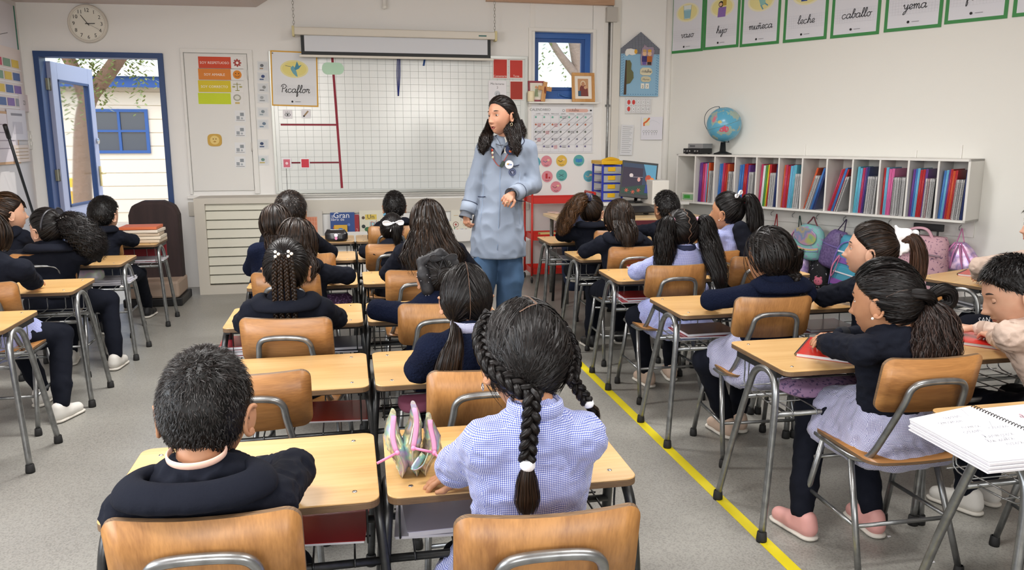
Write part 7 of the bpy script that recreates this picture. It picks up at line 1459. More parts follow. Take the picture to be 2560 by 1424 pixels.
# E: two low ponytails
c=person('girl with smooth centre-parted black hair in two low ponytails with white ties',hd(1165,745,2.31),-2,-6,0,.98,pel=(.33,2.34),skin='a',top='fluffy',hoodie=False,collar=M_GING2,wid=1.05,shoe=M_KSHOE,elb=[(.19,2.32,.69),(.47,2.3,.69)])
m=BLK(); g=G(); cap(g,c['H'],c['R'],c['s'],.008,0,(56,48))
for sx in(-1,1): gather(g,c['H'],c['R'],c['s'],(sx*.62,-.6,-.62),1100,.009,side=sx,w=.0028,noise=.04)
hairobj(c,g,m); part(c,[(0,.3,.97),(0,-.2,.98),(.0,-.7,.7),(.02,-.98,.1),(.03,-.9,-.5)],.009,.0018)
for sx in(-1,1):
    q=sp(c,(sx*.60,-.66,-.66),.012); band(q,nrm([sx*.4,-.25,-1]),.0115,.018,M_TIEW,'hair_tie',c['t'])
    g=G(); yb=c['N'][1]-.105; e=np.array([q[0]+sx*.012+(-.02 if sx<0 else .01),yb-.018,q[2]-.075]); bundle(g,[q+[0,0,.004],np.array([q[0]+sx*.012,min(q[1]-.02,yb+.015),q[2]-.03]),e,e+[sx*.004-.012,.012,-.08],e+[-.02 if sx<0 else .004,.035,-.13]],[.011,.022,.034,.042,.02],[.011,.016,.018,.018,.008],(1,0,0),220,.002,1.5,.0028,seed=sx); g.obj('ponytail',BRN(),c['t'])
# F: black bow over bun
c=person('child in a fluffy navy jacket with a bun tied in a black starred bow',hd(1092,692,3.2),5,-8,0,1.0,pel=(.33,3.19),skin='b',top='fluffy',hoodie=False,wid=1.2,elb=[(.10,3.2,.69),None],hands=[(.2,3.36,.66),None],shoe=M_KSHOE)
m=BLK(); g=G(); cap(g,c['H'],c['R'],c['s'],.008); gather(g,c['H'],c['R'],c['s'],(0.1,-.9,.1),600,.010,w=.003); hairobj(c,g,m)
g=G(); b0=sp(c,(.15,-.92,.05),.022); g.ell(b0,(.036,.026,.036)); 
th=np.linspace(0,6*math.pi,70); g.tube(np.array(b0)+np.stack([np.cos(th)*(.012+.0012*th),-.012-.0*th-.018*np.cos(th*.02),np.sin(th)*(.012+.0012*th)],1),.008,6); g.obj('hair_bun',m,c['t'])
mb=mat('1b1b1f',.6,bump=(90,.5,.003)); bo=bow(sp(c,(.1,-.75,.55),.03),rotz(.1),.055,mb,'hair_bow',c['t'],True)
g=G(); V,Q=sdf_mesh([(sp(c,(-.75,-.35,.55),.015),sp(c,(-.72,-.65,.1),.018),.02,.024),(sp(c,(-.72,-.65,.1),.018),sp(c,(-.6,-.7,-.4),.018),.024,.026),(sp(c,(.8,-.35,.5),.013),sp(c,(.8,-.6,.1),.015),.018,.02),(sp(c,(-.75,-.35,.55),.015),sp(c,(.1,-.5,.85),.012),.02,.02),(sp(c,(.1,-.5,.85),.012),sp(c,(.8,-.35,.5),.013),.02,.018)],.006,.014,folds(.003,80,seed=1)); g.add(V,Q); sc2=g.obj('head_scarf',mb,c['t'])
g=G(); idx=rng.choice(len(V),70); [g.ell(V[i]+nrm(V[i]-c['H'])*.001,.0016,None,6,4) for i in idx]; g.obj('rhinestones',mat('e6e6f0',.1,.6),c['t'],kind='stuff')
# G: very long loose hair
c=person('girl with very long loose brown hair and a navy sweatshirt beside the teacher',hd(1070,555,4.06),3,-2,0,1.06,pel=(.395,4.03),skin='c',top='navy',wid=1.3,shoe=M_KSHOE,elb=[(.19,4.15,.68),(.64,4.1,.68)],hands=[(.3,4.3,.65),(.5,4.3,.65)])
m=BRN(); g=G(); cap(g,c['H'],c['R'],c['s'],.012); fall(g,c,900,.014,.0045,low=-.75,back=.5); hairobj(c,g,m)
q=c['N']; g=G(); bundle(g,[sp(c,(0,-.45,.55),-.01),sp(c,(0,-.9,.0),.008),q-c['f']*.095+_Z*.02,q-c['f']*.13-_Z*.06,q-c['f']*.145-_Z*.16],[.06,.082,.11,.155,.12],[.03,.035,.035,.035,.02],(1,0,0),520,.007,2.6,.0048,seed=4); g.obj('loose_hair',m,c['t']); g=G(); bundle(g,[sp(c,(-.1,-.35,.75),.0),sp(c,(-.1,-.95,.1),.02),q-c['f']*.13-_Z*.0,q-c['f']*.16-_Z*.1],[.03,.06,.09,.1],[.012,.014,.015,.01],(1,0,0),110,.006,2.5,.004,core=False); g.obj('hair_highlights',LBR(),c['t'])
# I: white bow
c=person('small girl with black ponytail and a white bow, front of the middle block',hd(980,572,4.98),-12,-4,0,.93,pel=(.26,4.99),skin='b',top='navy',hoodie=False,shoe=M_KSHOE)
m=BLK(); g=G(); cap(g,c['H'],c['R'],c['s'],.009); gather(g,c['H'],c['R'],c['s'],(.25,-.92,.2),500,.010,w=.0032); q=sp(c,(.25,-.92,.25),.016); bundle(g,[q,q+[.012,-.04,-.01],q+[.02,-.05,-.07],q+[.012,-.04,-.13]],[.012,.025,.028,.012],[.012,.022,.02,.01],(1,0,0),120,.003,2,.003); hairobj(c,g,m)
bow(q+np.array([.0,-.02,.012]),rotz(.1),.062,M_TIEW,'hair_bow',c['t']); band(q+[.015,-.045,-.045],(0,-.2,-1),.016,.01,M_TIEW,'hair_tie',c['t'])
# J
c=person('boy with thick dark hair at the front desk under the whiteboard',hd(986,516,6.0),0,0,0,1.08,pel=(.33,5.99),skin='b',top='navy',shoe=M_KSHOE,fine=.01); short_hair(c,BLK(),.012,1800,.018,.010,dens_w=.003)
# ---- right block
# T: scrunchie
c=person('girl with a long curly brown ponytail in a navy scrunchie',hd(1480,528,5.46),-38,0,0,1.07,pel=(1.70,5.45),byaw=-8,skin='c',top='navy',face=True,look=0,elb=[(1.50,5.48,.69),None],ears=(1,1),shoe=M_KSHOE,shoulder=.12)
m=BRN(); g=G(); cap(g,c['H'],c['R'],c['s'],.009); tie=(-.15,-.75,.75); gather(g,c['H'],c['R'],c['s'],tie,900,.010,w=.003); q=sp(c,tie,.022); hairobj(c,g,m)
g=G(); bundle(g,[q,q+[-.04,-.03,.005],q+[-.10,-.04,-.05],q+[-.15,-.04,-.13],q+[-.19,-.03,-.21],q+[-.20,-.02,-.25]],[.015,.045,.06,.065,.055,.02],[.02,.045,.05,.05,.04,.015],(0,1,.3),380,.013,5,.0035,seed=3); g.obj('ponytail',hairmat('curly_brown','1d130c','6b4a2e'),c['t'])
g=G(); th=np.linspace(0,2*math.pi,40)[:-1]; R2=rotz(.3)@rotx(.7); g.tube([q+[-.01,-.008,0]+R2@np.array([.032*math.cos(a),.0,.032*math.sin(a)])*(1+.08*math.sin(a*9)) for a in th],.019*(1+.22*np.sin(th*9)),8,closed=True,up=(0,1,.2)); g.obj('scrunchie',mat('1a2450',.7,sheen=.5),c['t'])
# Q: half-tied
c=person('girl with half-tied straight brown hair in a navy sweatshirt, right block',hd(1548,545,4.62),-2,-4,0,1.06,pel=(1.65,4.61),skin='b',top='navy',wid=1.2,elb=[(1.43,4.66,.69),(1.87,4.62,.69)],hands=[(1.46,4.83,.665),(1.75,4.82,.65)],face=False,ears=(1,0),shoe=M_KSHOE,feet=[(1.55,4.9),(1.78,5.0)])
m=BRN(); g=G(); cap(g,c['H'],c['R'],c['s'],.010); fall(g,c,450,.012,.004,low=-.7,back=.4); gather(g,c['H'],c['R'],c['s'],(0,-.95,.25),400,.014,w=.0035,noise=.05); hairobj(c,g,m)
q=c['N']; g=G(); bundle(g,[sp(c,(0,-.93,.3),.014),sp(c,(0,-.95,-.2),.028),q-c['f']*.11+_Z*.0,q-c['f']*.125-_Z*.08],[.025,.04,.05,.03],[.014,.02,.02,.01],(1,0,0),180,.005,2,.0035); bundle(g,[sp(c,(0,-.8,-.1),.0),q-c['f']*.075+_Z*.03,q-c['f']*.115-_Z*.045],[.07,.075,.06],[.02,.025,.015],(1,0,0),200,.005,2,.004); g.obj('loose_hair',m,c['t'])
# P: two high pigtails
c=person('girl with two long black pigtails, zigzag parting and a blue checked smock',hd(1702,578,3.90),4,-6,0,1.08,pel=(1.72,3.89),skin='b',top='smock',smock=True,hoodie=False,collar=mat('1c2545',.8),wid=1.15,elb=[(1.49,3.93,.68),(1.92,3.93,.69)],hands=[(1.60,4.03,.65),(1.8,4.03,.65)],shoe=M_BSHOE,knees=[(1.52,3.98,.42),(1.76,4.05,.40)],feet=[(1.62,4.06),(1.80,4.15)])
m=BLK(); g=G(); cap(g,c['H'],c['R'],c['s'],.009)
for sx in(-1,1): gather(g,c['H'],c['R'],c['s'],(sx*.78,-.45,.5),650,.010,side=sx,w=.003)
hairobj(c,g,m); zz=[(.06*(-1)**k,math.cos(a),math.sin(a)) for k,a in enumerate(np.linspace(1.2,3.75,16))]; ribbon_on(c,zz,.0135,.004,mat('5f483a',.85),'hair_parting')
g=G(); braid(g,[sp(c,d_,.013) for d_ in [(-.1,.75,.7),(-.45,.45,.8),(-.72,-.1,.72),(-.76,-.4,.56)]],.006,.006,(1,0,0),12); g.obj('braid',LBR(),c['t'])
for sx in(-1,1):
    q=sp(c,(sx*.78,-.47,.5),.018); band(q,nrm([sx,-.4,.2]),.0125,.016,mat('d9a0b4',.6),'hair_tie',c['t'])
    g=G(); o=np.array([sx*.0,0,0]); bundle(g,[q,q+[sx*.035,-.015,-.015],q+[sx*.05,-.03,-.10],q+[sx*.05,-.035 if sx<0 else -.10,-.19],q+[sx*.055,-.03 if sx<0 else -.165,-.28],q+[sx*(.085 if sx>0 else .04),-.02 if sx<0 else -.17,-.38]],[.014,.042,.055,.055,.045,.012],[.016,.035,.042,.042,.035,.01],(1,0,0),360,.008,3.5,.0036,seed=sx); g.obj('pigtail',m,c['t'])
# M: side braid, fluffy jacket
c=person('girl in a fluffy navy jacket with hair in one thick side braid',hd(1925,640,3.02),20,-4,0,1.10,pel=(1.74,3.04),skin='b',top='fluffy',wid=1.2,elb=[(1.50,3.06,.70),(1.93,3.05,.70)],hands=[(1.58,3.22,.66),(1.8,3.23,.66)],face=True,shoe=M_BSHOE,smock=M_GING2,knees=[(1.56,3.2,.39),(1.76,3.24,.39)],feet=[(1.70,3.26),(1.80,3.32)],ears=(1,1))
m=DBR(); g=G(); cap(g,c['H'],c['R'],c['s'],.016,.002); gather(g,c['H'],c['R'],c['s'],(.45,-.7,-.6),1000,.018,w=.0038,noise=.16); fall(g,c,160,.019,.004,low=-.4); hairobj(c,g,m)
q=sp(c,(.5,-.72,-.45),.014); g=G(); bundle(g,[sp(c,(.1,-.8,.1),.0),q+[0,-.005,.0],q+[.02,-.02,-.035]],[.06,.045,.022],[.03,.03,.02],(1,0,0),160,.003,1,.0035); braid(g,[q+[.015,-.02,-.02],q+[.03,-.035,-.06],q+[.03,-.055,-.11],q+[.01,-.06,-.17]],.029,.02,(1,.2,0),6); g.obj('braid',m,c['t'])
# K: pearl earring girl, pink shoes
c=person('girl with a pearl earring, twisted half-up hair, navy sweatshirt and pink shoes',hd(2215,745,2.17),30,-10,0,1.16,pel=(1.735,2.21),byaw=6,skin='b',top='navy',hoodie=False,wid=1.25,elb=[(1.55,2.25,.71),(1.80,2.40,.69)],hands=[(1.62,2.42,.672),(1.66,2.40,.70)],face=True,look=.2,smock=M_GING2,shoe=M_PSHOE,knees=[(1.60,2.42,.43),(1.78,2.44,.41)],feet=[(1.525,2.33),(1.78,2.30)],fine=.0065,neckback=.0)
m=BLK(); g=G(); cap(g,c['H'],c['R'],c['s'],.012,.001,(56,44)); gather(g,c['H'],c['R'],c['s'],(.45,-.85,-.1),1500,.013,w=.0028,noise=.10); hairobj(c,g,m)
part(c,[(.25,.5,.85),(.3,.0,.97),(.42,-.45,.8),(.5,-.72,.45)],.0135,.0042,mat('a8876e',.8)); part(c,[(-.8,-.3,.1),(-.6,-.6,.2),(-.35,-.85,.2)],.0125,.0012,mat('4a3a32',.8))
q=sp(c,(.35,-.92,-.1),.018); g=G()
bundle(g,[sp(c,(-.45,-.8,.15),.008),sp(c,(-.1,-.95,.05),.026),q+[0,-.012,.0],q+[.02,-.015,-.03]],[.014,.018,.02,.014],[.01,.014,.018,.012],(0,.2,1),150,.001,1,.003); bundle(g,[q+[-.01,0,.005],q+[.025,-.015,.035],q+[.055,-.02,.028],q+[.06,-.02,-.005],q+[.03,-.012,-.018],q+[.0,-.01,-.012]],[.012,.019,.021,.02,.016,.012],[.012,.018,.02,.019,.016,.01],(0,1,0),200,.001,1,.003); g.obj('hair_bun',m,c['t'])
g=G(); bundle(g,[q+[0,0,-.01],q+[.01,-.03,-.06],q+[.005,-.045,-.14],q+[.0,-.045,-.23],q+[-.005,-.04,-.27]],[.025,.06,.068,.066,.03],[.02,.035,.035,.03,.015],nrm([.9,-.45,0]),420,.009,4,.0035,seed=6); g.obj('ponytail',hairmat('wavy_dark','120d0b','40302a'),c['t']); earring(c,-1,r=.0045)
# N: white scrunchie
c=person('girl with a brown ponytail in a big white scrunchie',hd(2180,622,2.97),46,2,0,1.10,pel=(2.22,2.96),byaw=10,skin='c',top='navy',hoodie=False,collar=M_NAVY,wid=1.15,elb=[(2.02,3.03,.70),(2.33,3.08,.70)],hands=[(2.12,3.2,.655),(2.25,3.25,.655)],face=True,look=.1,shoe=M_KSHOE,fine=.007)
m=BRN(); g=G(); cap(g,c['H'],c['R'],c['s'],.010,0,(56,44)); tie=(.05,-.95,.35); gather(g,c['H'],c['R'],c['s'],tie,1300,.011,w=.0028,noise=.05)
q=sp(c,tie,.02)
hairobj(c,g,m); g=G(); bundle(g,[q,q+[.03,-.03,.01],q+[.055,-.04,-.05],q+[.06,-.035,-.14],q+[.045,-.02,-.23]],[.014,.025,.032,.038,.02],[.014,.025,.03,.03,.012],(1,0,0),260,.003,2,.003,seed=5); g.obj('ponytail',hairmat('straight_brown','241710','533a2c'),c['t'])
g=G(); R2=rotz(-.4)@roty(.4); V,Q=sdf_mesh([(q+R2@np.array([.03*math.cos(a),.004*math.sin(3*a),.036*math.sin(a)]),q+R2@np.array([.03*math.cos(a+.5),.004*math.sin(3*a+1.5),.036*math.sin(a+.5)]),.019,.019) for a in np.arange(0,6.28,.5)]+[(q+[-.005,0,.02],q+[-.035,.0,.062],.02,.006),(q+[0,0,-.015],q+[-.01,-.01,-.055],.018,.006),(q+[.02,0,.02],q+[.055,-.01,.035],.016,.01),(q+[.055,-.01,.035],q+[.07,-.01,.0],.01,.005)],.004,.008,folds(.004,120,seed=4)); g.add(V,Q); g.obj('scrunchie',mat('f0f0f2',.8),c['t'])
# S: ponytail and white bow by the shelf
c=person('girl with a long black ponytail and small white bow sitting by the cubby shelf',hd(1818,528,4.34),38,3,0,1.07,pel=(2.26,4.33),byaw=5,skin='b',top='smock',smock=True,hoodie=False,wid=1.05,face=True,elb=None,shoe=M_KSHOE)
m=BLK(); g=G(); cap(g,c['H'],c['R'],c['s'],.009); tie=(.0,-.8,.6); gather(g,c['H'],c['R'],c['s'],tie,700,.010,w=.003,noise=.05); q=sp(c,tie,.018); bundle(g,[q,q+[.03,-.02,.01],q+[.055,-.04,-.06],q+[.06,-.05,-.16],q+[.06,-.05,-.27]],[.014,.035,.045,.05,.03],[.014,.03,.035,.035,.02],(1,0,0),260,.004,2.5,.0036); hairobj(c,g,m)
bow(sp(c,(0,-.55,.85),.018),rotz(.7)@roty(-.3),.045,M_TIEW,'hair_bow',c['t'],False); earring(c,-1)
g=G(); V,Q=sdf_mesh([(c['N']-c['f']*.08+c['r']*(.0)-_Z*.0,c['N']-c['f']*.13+c['r']*.03-_Z*.14,.05,.055,c['f'],1.6),(c['N']+c['r']*.05,c['N']-c['f']*.08+c['r']*.05-_Z*.05,.035,.045)],.008,.02,folds(.005,50,seed=2)); g.add(V,Q); g.obj('draped_sweatshirt',M_NAVY,c['t'])
# V: boy by teacher table
c=person('dark-haired boy in navy at the wall-side desk near the teacher table',hd(1665,518,5.38),18,0,0,1.10,pel=(2.24,5.37),skin='b',top='navy',wid=1.05,elb=[(2.03,5.5,.70),None],hands=[(2.0,5.68,.68),None],shoe=M_KSHOE); short_hair(c,BLK(),.012,2400,.020,.012,dens_w=.003)
# L: boy in beige, head bent
c=person('boy in a beige smock with head bent over a red notebook at the right edge',hd(2540,725,2.17),62,-24,0,1.12,pel=(2.33,2.08),byaw=16,skin='c',top='beige',hoodie=False,collar=mat('161c2c',.8),wid=1.2,elb=[(2.19,2.17,.69),(2.43,2.28,.69)],hands=[(2.30,2.40,.665),(2.32,2.52,.665)],face=True,closed=True,look=.2,shoe=M_WSHOE,fine=.006,knees=[(2.25,2.38,.41),(2.43,2.4,.41)],feet=[(2.23,2.37),(2.36,2.42)],neckback=-.0)
short_hair(c,BLK(),.012,3600,.020,.010,dens_w=.0024)
# O: boy behind the turned desk, mostly beyond the frame
c=person('boy in a beige smock with folded arms at the right edge behind the turned desk',hd(2612,560,3.34),75,0,0,1.1,pel=(3.40,3.30),byaw=20,skin='c',top='beige',hoodie=False,collar=mat('161c2c',.8),wid=1.15,elb=[(3.13,3.40,.74),(3.50,3.45,.72)],hands=[(3.22,3.50,.67),(3.32,3.52,.67)],face=True,shoe=M_KSHOE,fine=.008,knees=[(3.02,3.30,.45),(3.30,3.60,.40)],feet=[(2.98,3.4),(3.25,3.6)])
short_hair(c,BLK(),.016,1500,.032,.010,dens_w=.004)
p=WY(2470,805,3.0); s=Sheet(p,nrm([1,.05,0]),_Z); s.text('SAN FE',.0,0,.036,'e6e6ea'); s.obj('trouser_lettering',c['t'])
# corner child, only a knee in view
c=person('child beyond the lower right corner, only navy trouser knee in view',(2.02,1.10,.93),0,-5,0,1.05,pel=(1.93,1.16),skin='b',top='navy',fine=.012,knees=[(1.80,1.50,.40),(1.98,1.50,.40)],feet=[(1.80,1.45),(1.98,1.45)],shoe=M_KSHOE); short_hair(c,BLK(),.016,400,.03,.01,dens_w=.005)
# ---- left block
c=person('child cut off by the left edge, holding a red book, white shoes',hd(-30,590,4.08),40,-5,0,1.08,pel=(-1.80,4.05),byaw=-14,skin='c',top='navy',hoodie=False,wid=1.35,elb=[None,(-1.52,4.16,.70)],hands=[(-1.72,4.3,.66),(-1.56,4.34,.66)],smock=True,face=False,shoe=M_WSHOE,knees=[(-1.68,4.30,.42),(-1.46,4.28,.40)],feet=[(-1.62,4.4),(-1.43,4.12)])
g=G(); cap(g,c['H'],c['R'],c['s'],.012); fall(g,c,300,.014,.005); hairobj(c,g,BRN())
c=person('girl in navy with a big black curly ponytail and sparkly headband, left block',hd(118,572,4.92),58,-2,0,1.10,pel=(-1.70,4.93),byaw=0,skin='c',top='navy',wid=1.3,elb=[(-1.93,5.02,.70),(-1.5,5.02,.70)],face=True,look=0,shoe=M_WSHOE,knees=[(-1.72,5.2,.4),(-1.47,5.16,.40)],feet=[(-1.72,5.2),(-1.42,5.03)])
m=BLK(); g=G(); cap(g,c['H'],c['R'],c['s'],.010); tie=(.2,-.9,.35); gather(g,c['H'],c['R'],c['s'],tie,800,.011,w=.003); q=sp(c,tie,.01); hairobj(c,g,m); g=G(); bundle(g,[q,q+[.05,-.03,-.01],q+[.12,-.05,-.07],q+[.17,-.05,-.15],q+[.19,-.04,-.235]],[.03,.07,.085,.075,.03],[.03,.06,.07,.06,.02],(.6,0,.8),420,.014,6,.004,seed=9); g.obj('ponytail',m,c['t'])
g=G(); g.tube([sp(c,(math.cos(a)*.98,-.55,math.sin(a)),.016) for a in np.linspace(.0,3.14,20)],.006,6,flat=.5); g.obj('headband',mat('1c1c22',.4),c['t']); bow(q+np.array([.03,-.03,.03]),rotz(.5)@roty(.8),.06,mat('1c1c22',.4),'hair_bow',c['t']); g=G(); [g.ell(q+np.array([.02+.07*rng.random(),-.075,.04-.07*rng.random()]),.0022,None,6,4) for _ in range(14)]; g.obj('rhinestones',M_PEARL,c['t'],kind='stuff')
c=person('boy with short dark hair in navy by the open door, left block',hd(260,535,5.85),-25,0,0,1.12,pel=(-1.66,5.83),skin='c',top='navy',wid=1.0,shoe=M_KSHOE,feet=[(-1.75,6.0),(-1.57,6.5)],knees=[(-1.75,6.1,.4),(-1.55,6.2,.4)]); short_hair(c,BLK(),.011,2200,.016,.014,dens_w=.003)
c=person('child with a straight brown fringe in navy in the far left corner',hd(18,530,5.5),-50,0,0,1.12,pel=(-2.13,5.5),skin='c',top='navy',wid=1.1,face=True,shoe=M_KSHOE); g=G(); cap(g,c['H'],c['R'],c['s'],.012); gather(g,c['H'],c['R'],c['s'],(0,-.9,.5),500,.014,w=.0035,noise=.1)
for x in np.linspace(-.5,.5,40): ribbons(g,np.array([[sp(c,(x*.8,.55,.8),.014),sp(c,(x,.85,.45),.014),sp(c,(x*1.05,.95,.16),.012)]]),np.repeat(c['R'][:,0][None,None],3,1),.006)
hairobj(c,g,LBR())
c=person('child in a blue checked smock cut off by the lower left edge',(-1.86,3.18,.92),0,-5,0,1.05,pel=(-1.72,3.20),skin='b',top='smock',smock=True,hoodie=False,fine=.01,shoe=M_WSHOE); g=G(); cap(g,c['H'],c['R'],c['s'],.012); fall(g,c,200,.014,.005); hairobj(c,g,BLK())
# ---------------------------------------------------------------- the teacher
YT=5.1; T_=lambda x,y,dy=0: WY(x,y,YT+dy)
H=T_(1254,287); hs=1.10; R=rotz(D(124))@rotx(D(-3))@roty(D(3)); Lh=lambda p:H+R@np.array(p,float)*hs
by=D(166); f=np.array([-math.sin(by),math.cos(by),0]); r=np.array([math.cos(by),math.sin(by),0])   # r points to her left hand side of the picture mirrored
t=thing('person','teacher in a light blue coat and jeans standing in the aisle, looking left','person',(H[0],YT,0))
N=T_(1262,348,.03); sL=T_(1213,372,.02); sR=T_(1318,370,.02); eL=T_(1187,462,.03); hL=T_(1167,533,-.02); eR=T_(1334,462,-.0); hR=T_(1280,486,-.20)
pel_=np.array([T_(1245,560)[0],YT,T_(1245,560)[2]]); wa=T_(1256,470); kL=np.array([T_(1205,705)[0],YT-.03,.46]); kR=np.array([T_(1275,700)[0],YT-.02,.46]); fL=np.array([kL[0]-.02,YT+.05,.09]); fR=np.array([kR[0]-.02,YT+.02,.09])
S=[(pel_,wa,.13,.105,f,1.35),(wa,N-_Z*.10,.105,.125,f,1.35),(N-_Z*.1,N-_Z*.02,.12,.05,f,1.35),(N-_Z*.03,Lh((0,-.025,-.075)),.048,.046),(Lh((0,-.025,-.08)),Lh((0,-.01,-.04)),.046,.052),(N-_Z*.06,sL,.05,.045),(N-_Z*.06,sR,.05,.045),(sL,eL,.045,.036),(eL,hL,.034,.023),(sR,eR,.045,.036),(eR,hR,.034,.023),(pel_+[-.06,0,-.02],kL,.088,.055),(pel_+[.06,0,-.02],kR,.088,.055),(kL,fL,.052,.036),(kR,fR,.052,.036)]
g=G(); V,Q=sdf_mesh(S,.012,.025); g.add(V,Q)
for Wp,El,n_,sd,cu in((hL,eL,nrm([-.9,-.45,.15]),1,.75),(hR,eR,nrm([.15,-.75,.75]),-1,.95)):
    d=nrm(Wp-El); d=nrm(d+np.array([0,0,-.25])) if sd<0 else nrm(np.array([-.05,-.1,-1]))
    V,Q=sdf_mesh([(El*.2+Wp*.8,Wp,.024,.020)]+hand_prims(Wp,d,n_,sd,cu,1.06),.003,.005); g.add(V,Q)
d_,V,nu,nv=head_grid(104,100,True,1.0); V[:,0]*=.97; V[:,2]=np.where(V[:,2]<0,V[:,2]*1.06,V[:,2]); V=H+(V@R.T)*hs; i=np.arange(nv)[:,None]; j=np.arange(nu)[None]; g.add(V,np.stack([i*nu+j,i*nu+(j+1)%nu,(i+1)*nu+(j+1)%nu,(i+1)*nu+j],-1).reshape(-1,4)[:,::-1])
for sx in(-1,1): ear(g,sx,R,H,hs)
skT=mat('c08d72',.5,var=(25,.3,(1,1,1),'b37c62'),spec=.4); g.obj('body',skT,t); face_bits(t,H,R,hs,None,skT,-.25,False,'a3584f',1.0,'1f1613','2a1a12')
c=dict(t=t,H=H,R=R,s=hs,Lh=Lh,N=N,f=f,r=r)
# coat
CT=mat('808b9c',.85,bump=(160,.2,.002),var=(9,.25,(1,1,1),'8c96a6')); hemz=T_(1245,640)[2]
Cc=[(N-_Z*.10,wa,.138,.130,f,1.4),(wa,pel_,.130,.158,f,1.3),(pel_,np.array([pel_[0]-.0,YT,hemz+.10]),.160,.172,f,1.15),(np.array([pel_[0]+.0,YT,hemz+.10]),np.array([pel_[0]-.0,YT,hemz-.04]),.172,.185,f,1.12),(N-_Z*.09,N-_Z*.055,.098,.058,f,1.25)]
for s0,e0_,h0 in((sL,eL,hL),(sR,eR,hR)): Cc+= [(N-_Z*.065,s0-_Z*.01,.072,.060),(s0-_Z*.01,e0_,.060,.052),(e0_,e0_*.2+h0*.8,.052,.046)]
hz=hemz
def cutc(P): return np.maximum((hz-P[...,2]),0*P[...,0]-1)
def fld(P): return folds(.011,46,(1,1,.55),seed=3)(P)*np.clip((1.3-P[...,2])*3,.6,1.6)
g=G(); V,Q=sdf_mesh(Cc,.0075,.03,fld,1,lambda P: np.where((np.abs(P[...,0]-pel_[0])<.4)&(P[...,2]<hz+.02)&(P[...,2]>-1),hz-P[...,2],-1.)); g.add(V,Q); coat=g.obj('coat',CT,t)
# surface finder for trims: nearest coat vertex towards the camera
VC=V
def onc(x,y,off=.003):
    o=_C; d=nrm(ray(x,y)); q=VC-o; tt=q@d; dist=np.linalg.norm(q-tt[:,None]*d,axis=1); m=dist<.012
    if not m.any(): m=dist<dist.min()+.004
    return o+d*(tt[m].min()-off)
nv_=mat('1c2340',.7)
def trim(name,pts,r_=.0028,m=nv_): g=G(); P=cr([onc(*p) for p in pts],4); g.tube(P,r_,6); return g.obj(name,m,t)
trim('placket',[(1252,392),(1250,440),(1249,500),(1247,560),(1243,625)],.0016,mat('7f95b3',.8)); trim('pocket_trim',[(1274,412),(1285,415),(1298,412)]); trim('pocket_trim',[(1195,491),(1204,492),(1213,491)]); trim('pocket_trim',[(1288,499),(1300,502),(1312,503)])
trim('seam',[(1205,420),(1208,480),(1200,560)],.0009,mat('7f95b3',.8)); trim('seam',[(1300,430),(1296,500),(1300,560)],.0009,mat('7f95b3',.8))
# collar: two leaves with navy edge
def leafc(pts,edge):
    P=[onc(x,y,.010) for x,y in pts]; ctr=np.mean(P,0); g=G(); n=len(P); toc=nrm(_C-ctr)*.006
    g.add(P+[ctr+toc],[[i,(i+1)%n,n] for i in range(n)],0,True); g.add([p-toc*2 for p in P]+[ctr],[[i,(i+1)%n,n] for i in range(n)],0,True); g.obj('collar',mat('8893a4',.8),t)
    g=G(); g.tube(cr([P[i]+toc*.4 for i in edge],4),.003,6); g.obj('collar_trim',nv_,t)
leafc([(1236,338),(1246,352),(1254,372),(1251,392),(1236,372),(1222,362),(1226,346)],[5,4]); leafc([(1276,342),(1290,332),(1305,340),(1311,352),(1304,362),(1288,368),(1258,366),(1252,388),(1251,372),(1262,360)],[2,3,4,5])
g=G(); g.tube([N+np.array([.062*math.cos(a),.052*math.sin(a)-.0,.0+.008*math.sin(a)]) for a in np.linspace(-.5,3.64,25)],.013,8,up=(0,0,1)); g.obj('coat_collar_band',mat('8893a4',.8),t)
g=G(); V,Q=sdf_mesh([(N-_Z*.07-[0,.060,0],N-_Z*.012-[0,.030,0],.045,.040)],.006,.01); g.add(V,Q); g.obj('inner_top',mat('ddd9cf',.8),t)
g=G(); g.tube(cr([onc(1240,359,.012),onc(1248,363,.014),onc(1258,362,.014)],3),.0018,5); g.obj('inner_trim',M_BLACK,t)
# cuffs
for h0,e0_,nm in((hL,eL,0),(hR,eR,1)):
    d=nrm(h0-e0_); a=e0_*.22+h0*.78; g=G(); g.tube([a-d*.03,a-d*.028,a+d*.035,a+d*.036],[.045,.053,.051,.042],20); g.obj('cuff',mat('929dae',.8),t); g=G(); g.tube([a-d*.031,a-d*.027],[.0545,.0545],20); g.obj('cuff_trim',nv_,t)
    g=G(); g.tube([a+d*.03,a+d*.06,a+d*.075],[.034,.042,.046],20,cap=False); g.tube([a+d*.075,a+d*.05],[.0445,.03],20,cap=False); g.obj('inner_sleeve',mat('5d626b',.85),t)
# jeans and shoes
g=G(); V,Q=sdf_mesh([(pel_-_Z*.05,pel_-_Z*.12,.13,.12,f,1.3),(pel_+[-.055,0,-.08],kL,.088,.082),(kL,np.array([fL[0],fL[1],.14]),.084,.078),(pel_+[.06,0,-.08],kR,.088,.088),(kR,np.array([fR[0],fR[1],.14]),.086,.080)],.008,.02,folds(.006,30,(1,1,.8),seed=6),1,lambda P:(.05-P[...,2])); g.add(V,Q); g.obj('jeans',mat('35506f',.8,bump=(180,.3,.002),var=(6,.6,(1,1,.4),'4f6f92')),t)
for q in(fL,fR):
    g=G(); V,Q=sdf_mesh([(q+f*-.04-_Z*.05,q+f*.12-_Z*.055,.038,.032)],.006,.01,None,1,lambda P:(.004-P[...,2])); g.add(V,Q); g.obj('shoe',M_KSHOE,t)
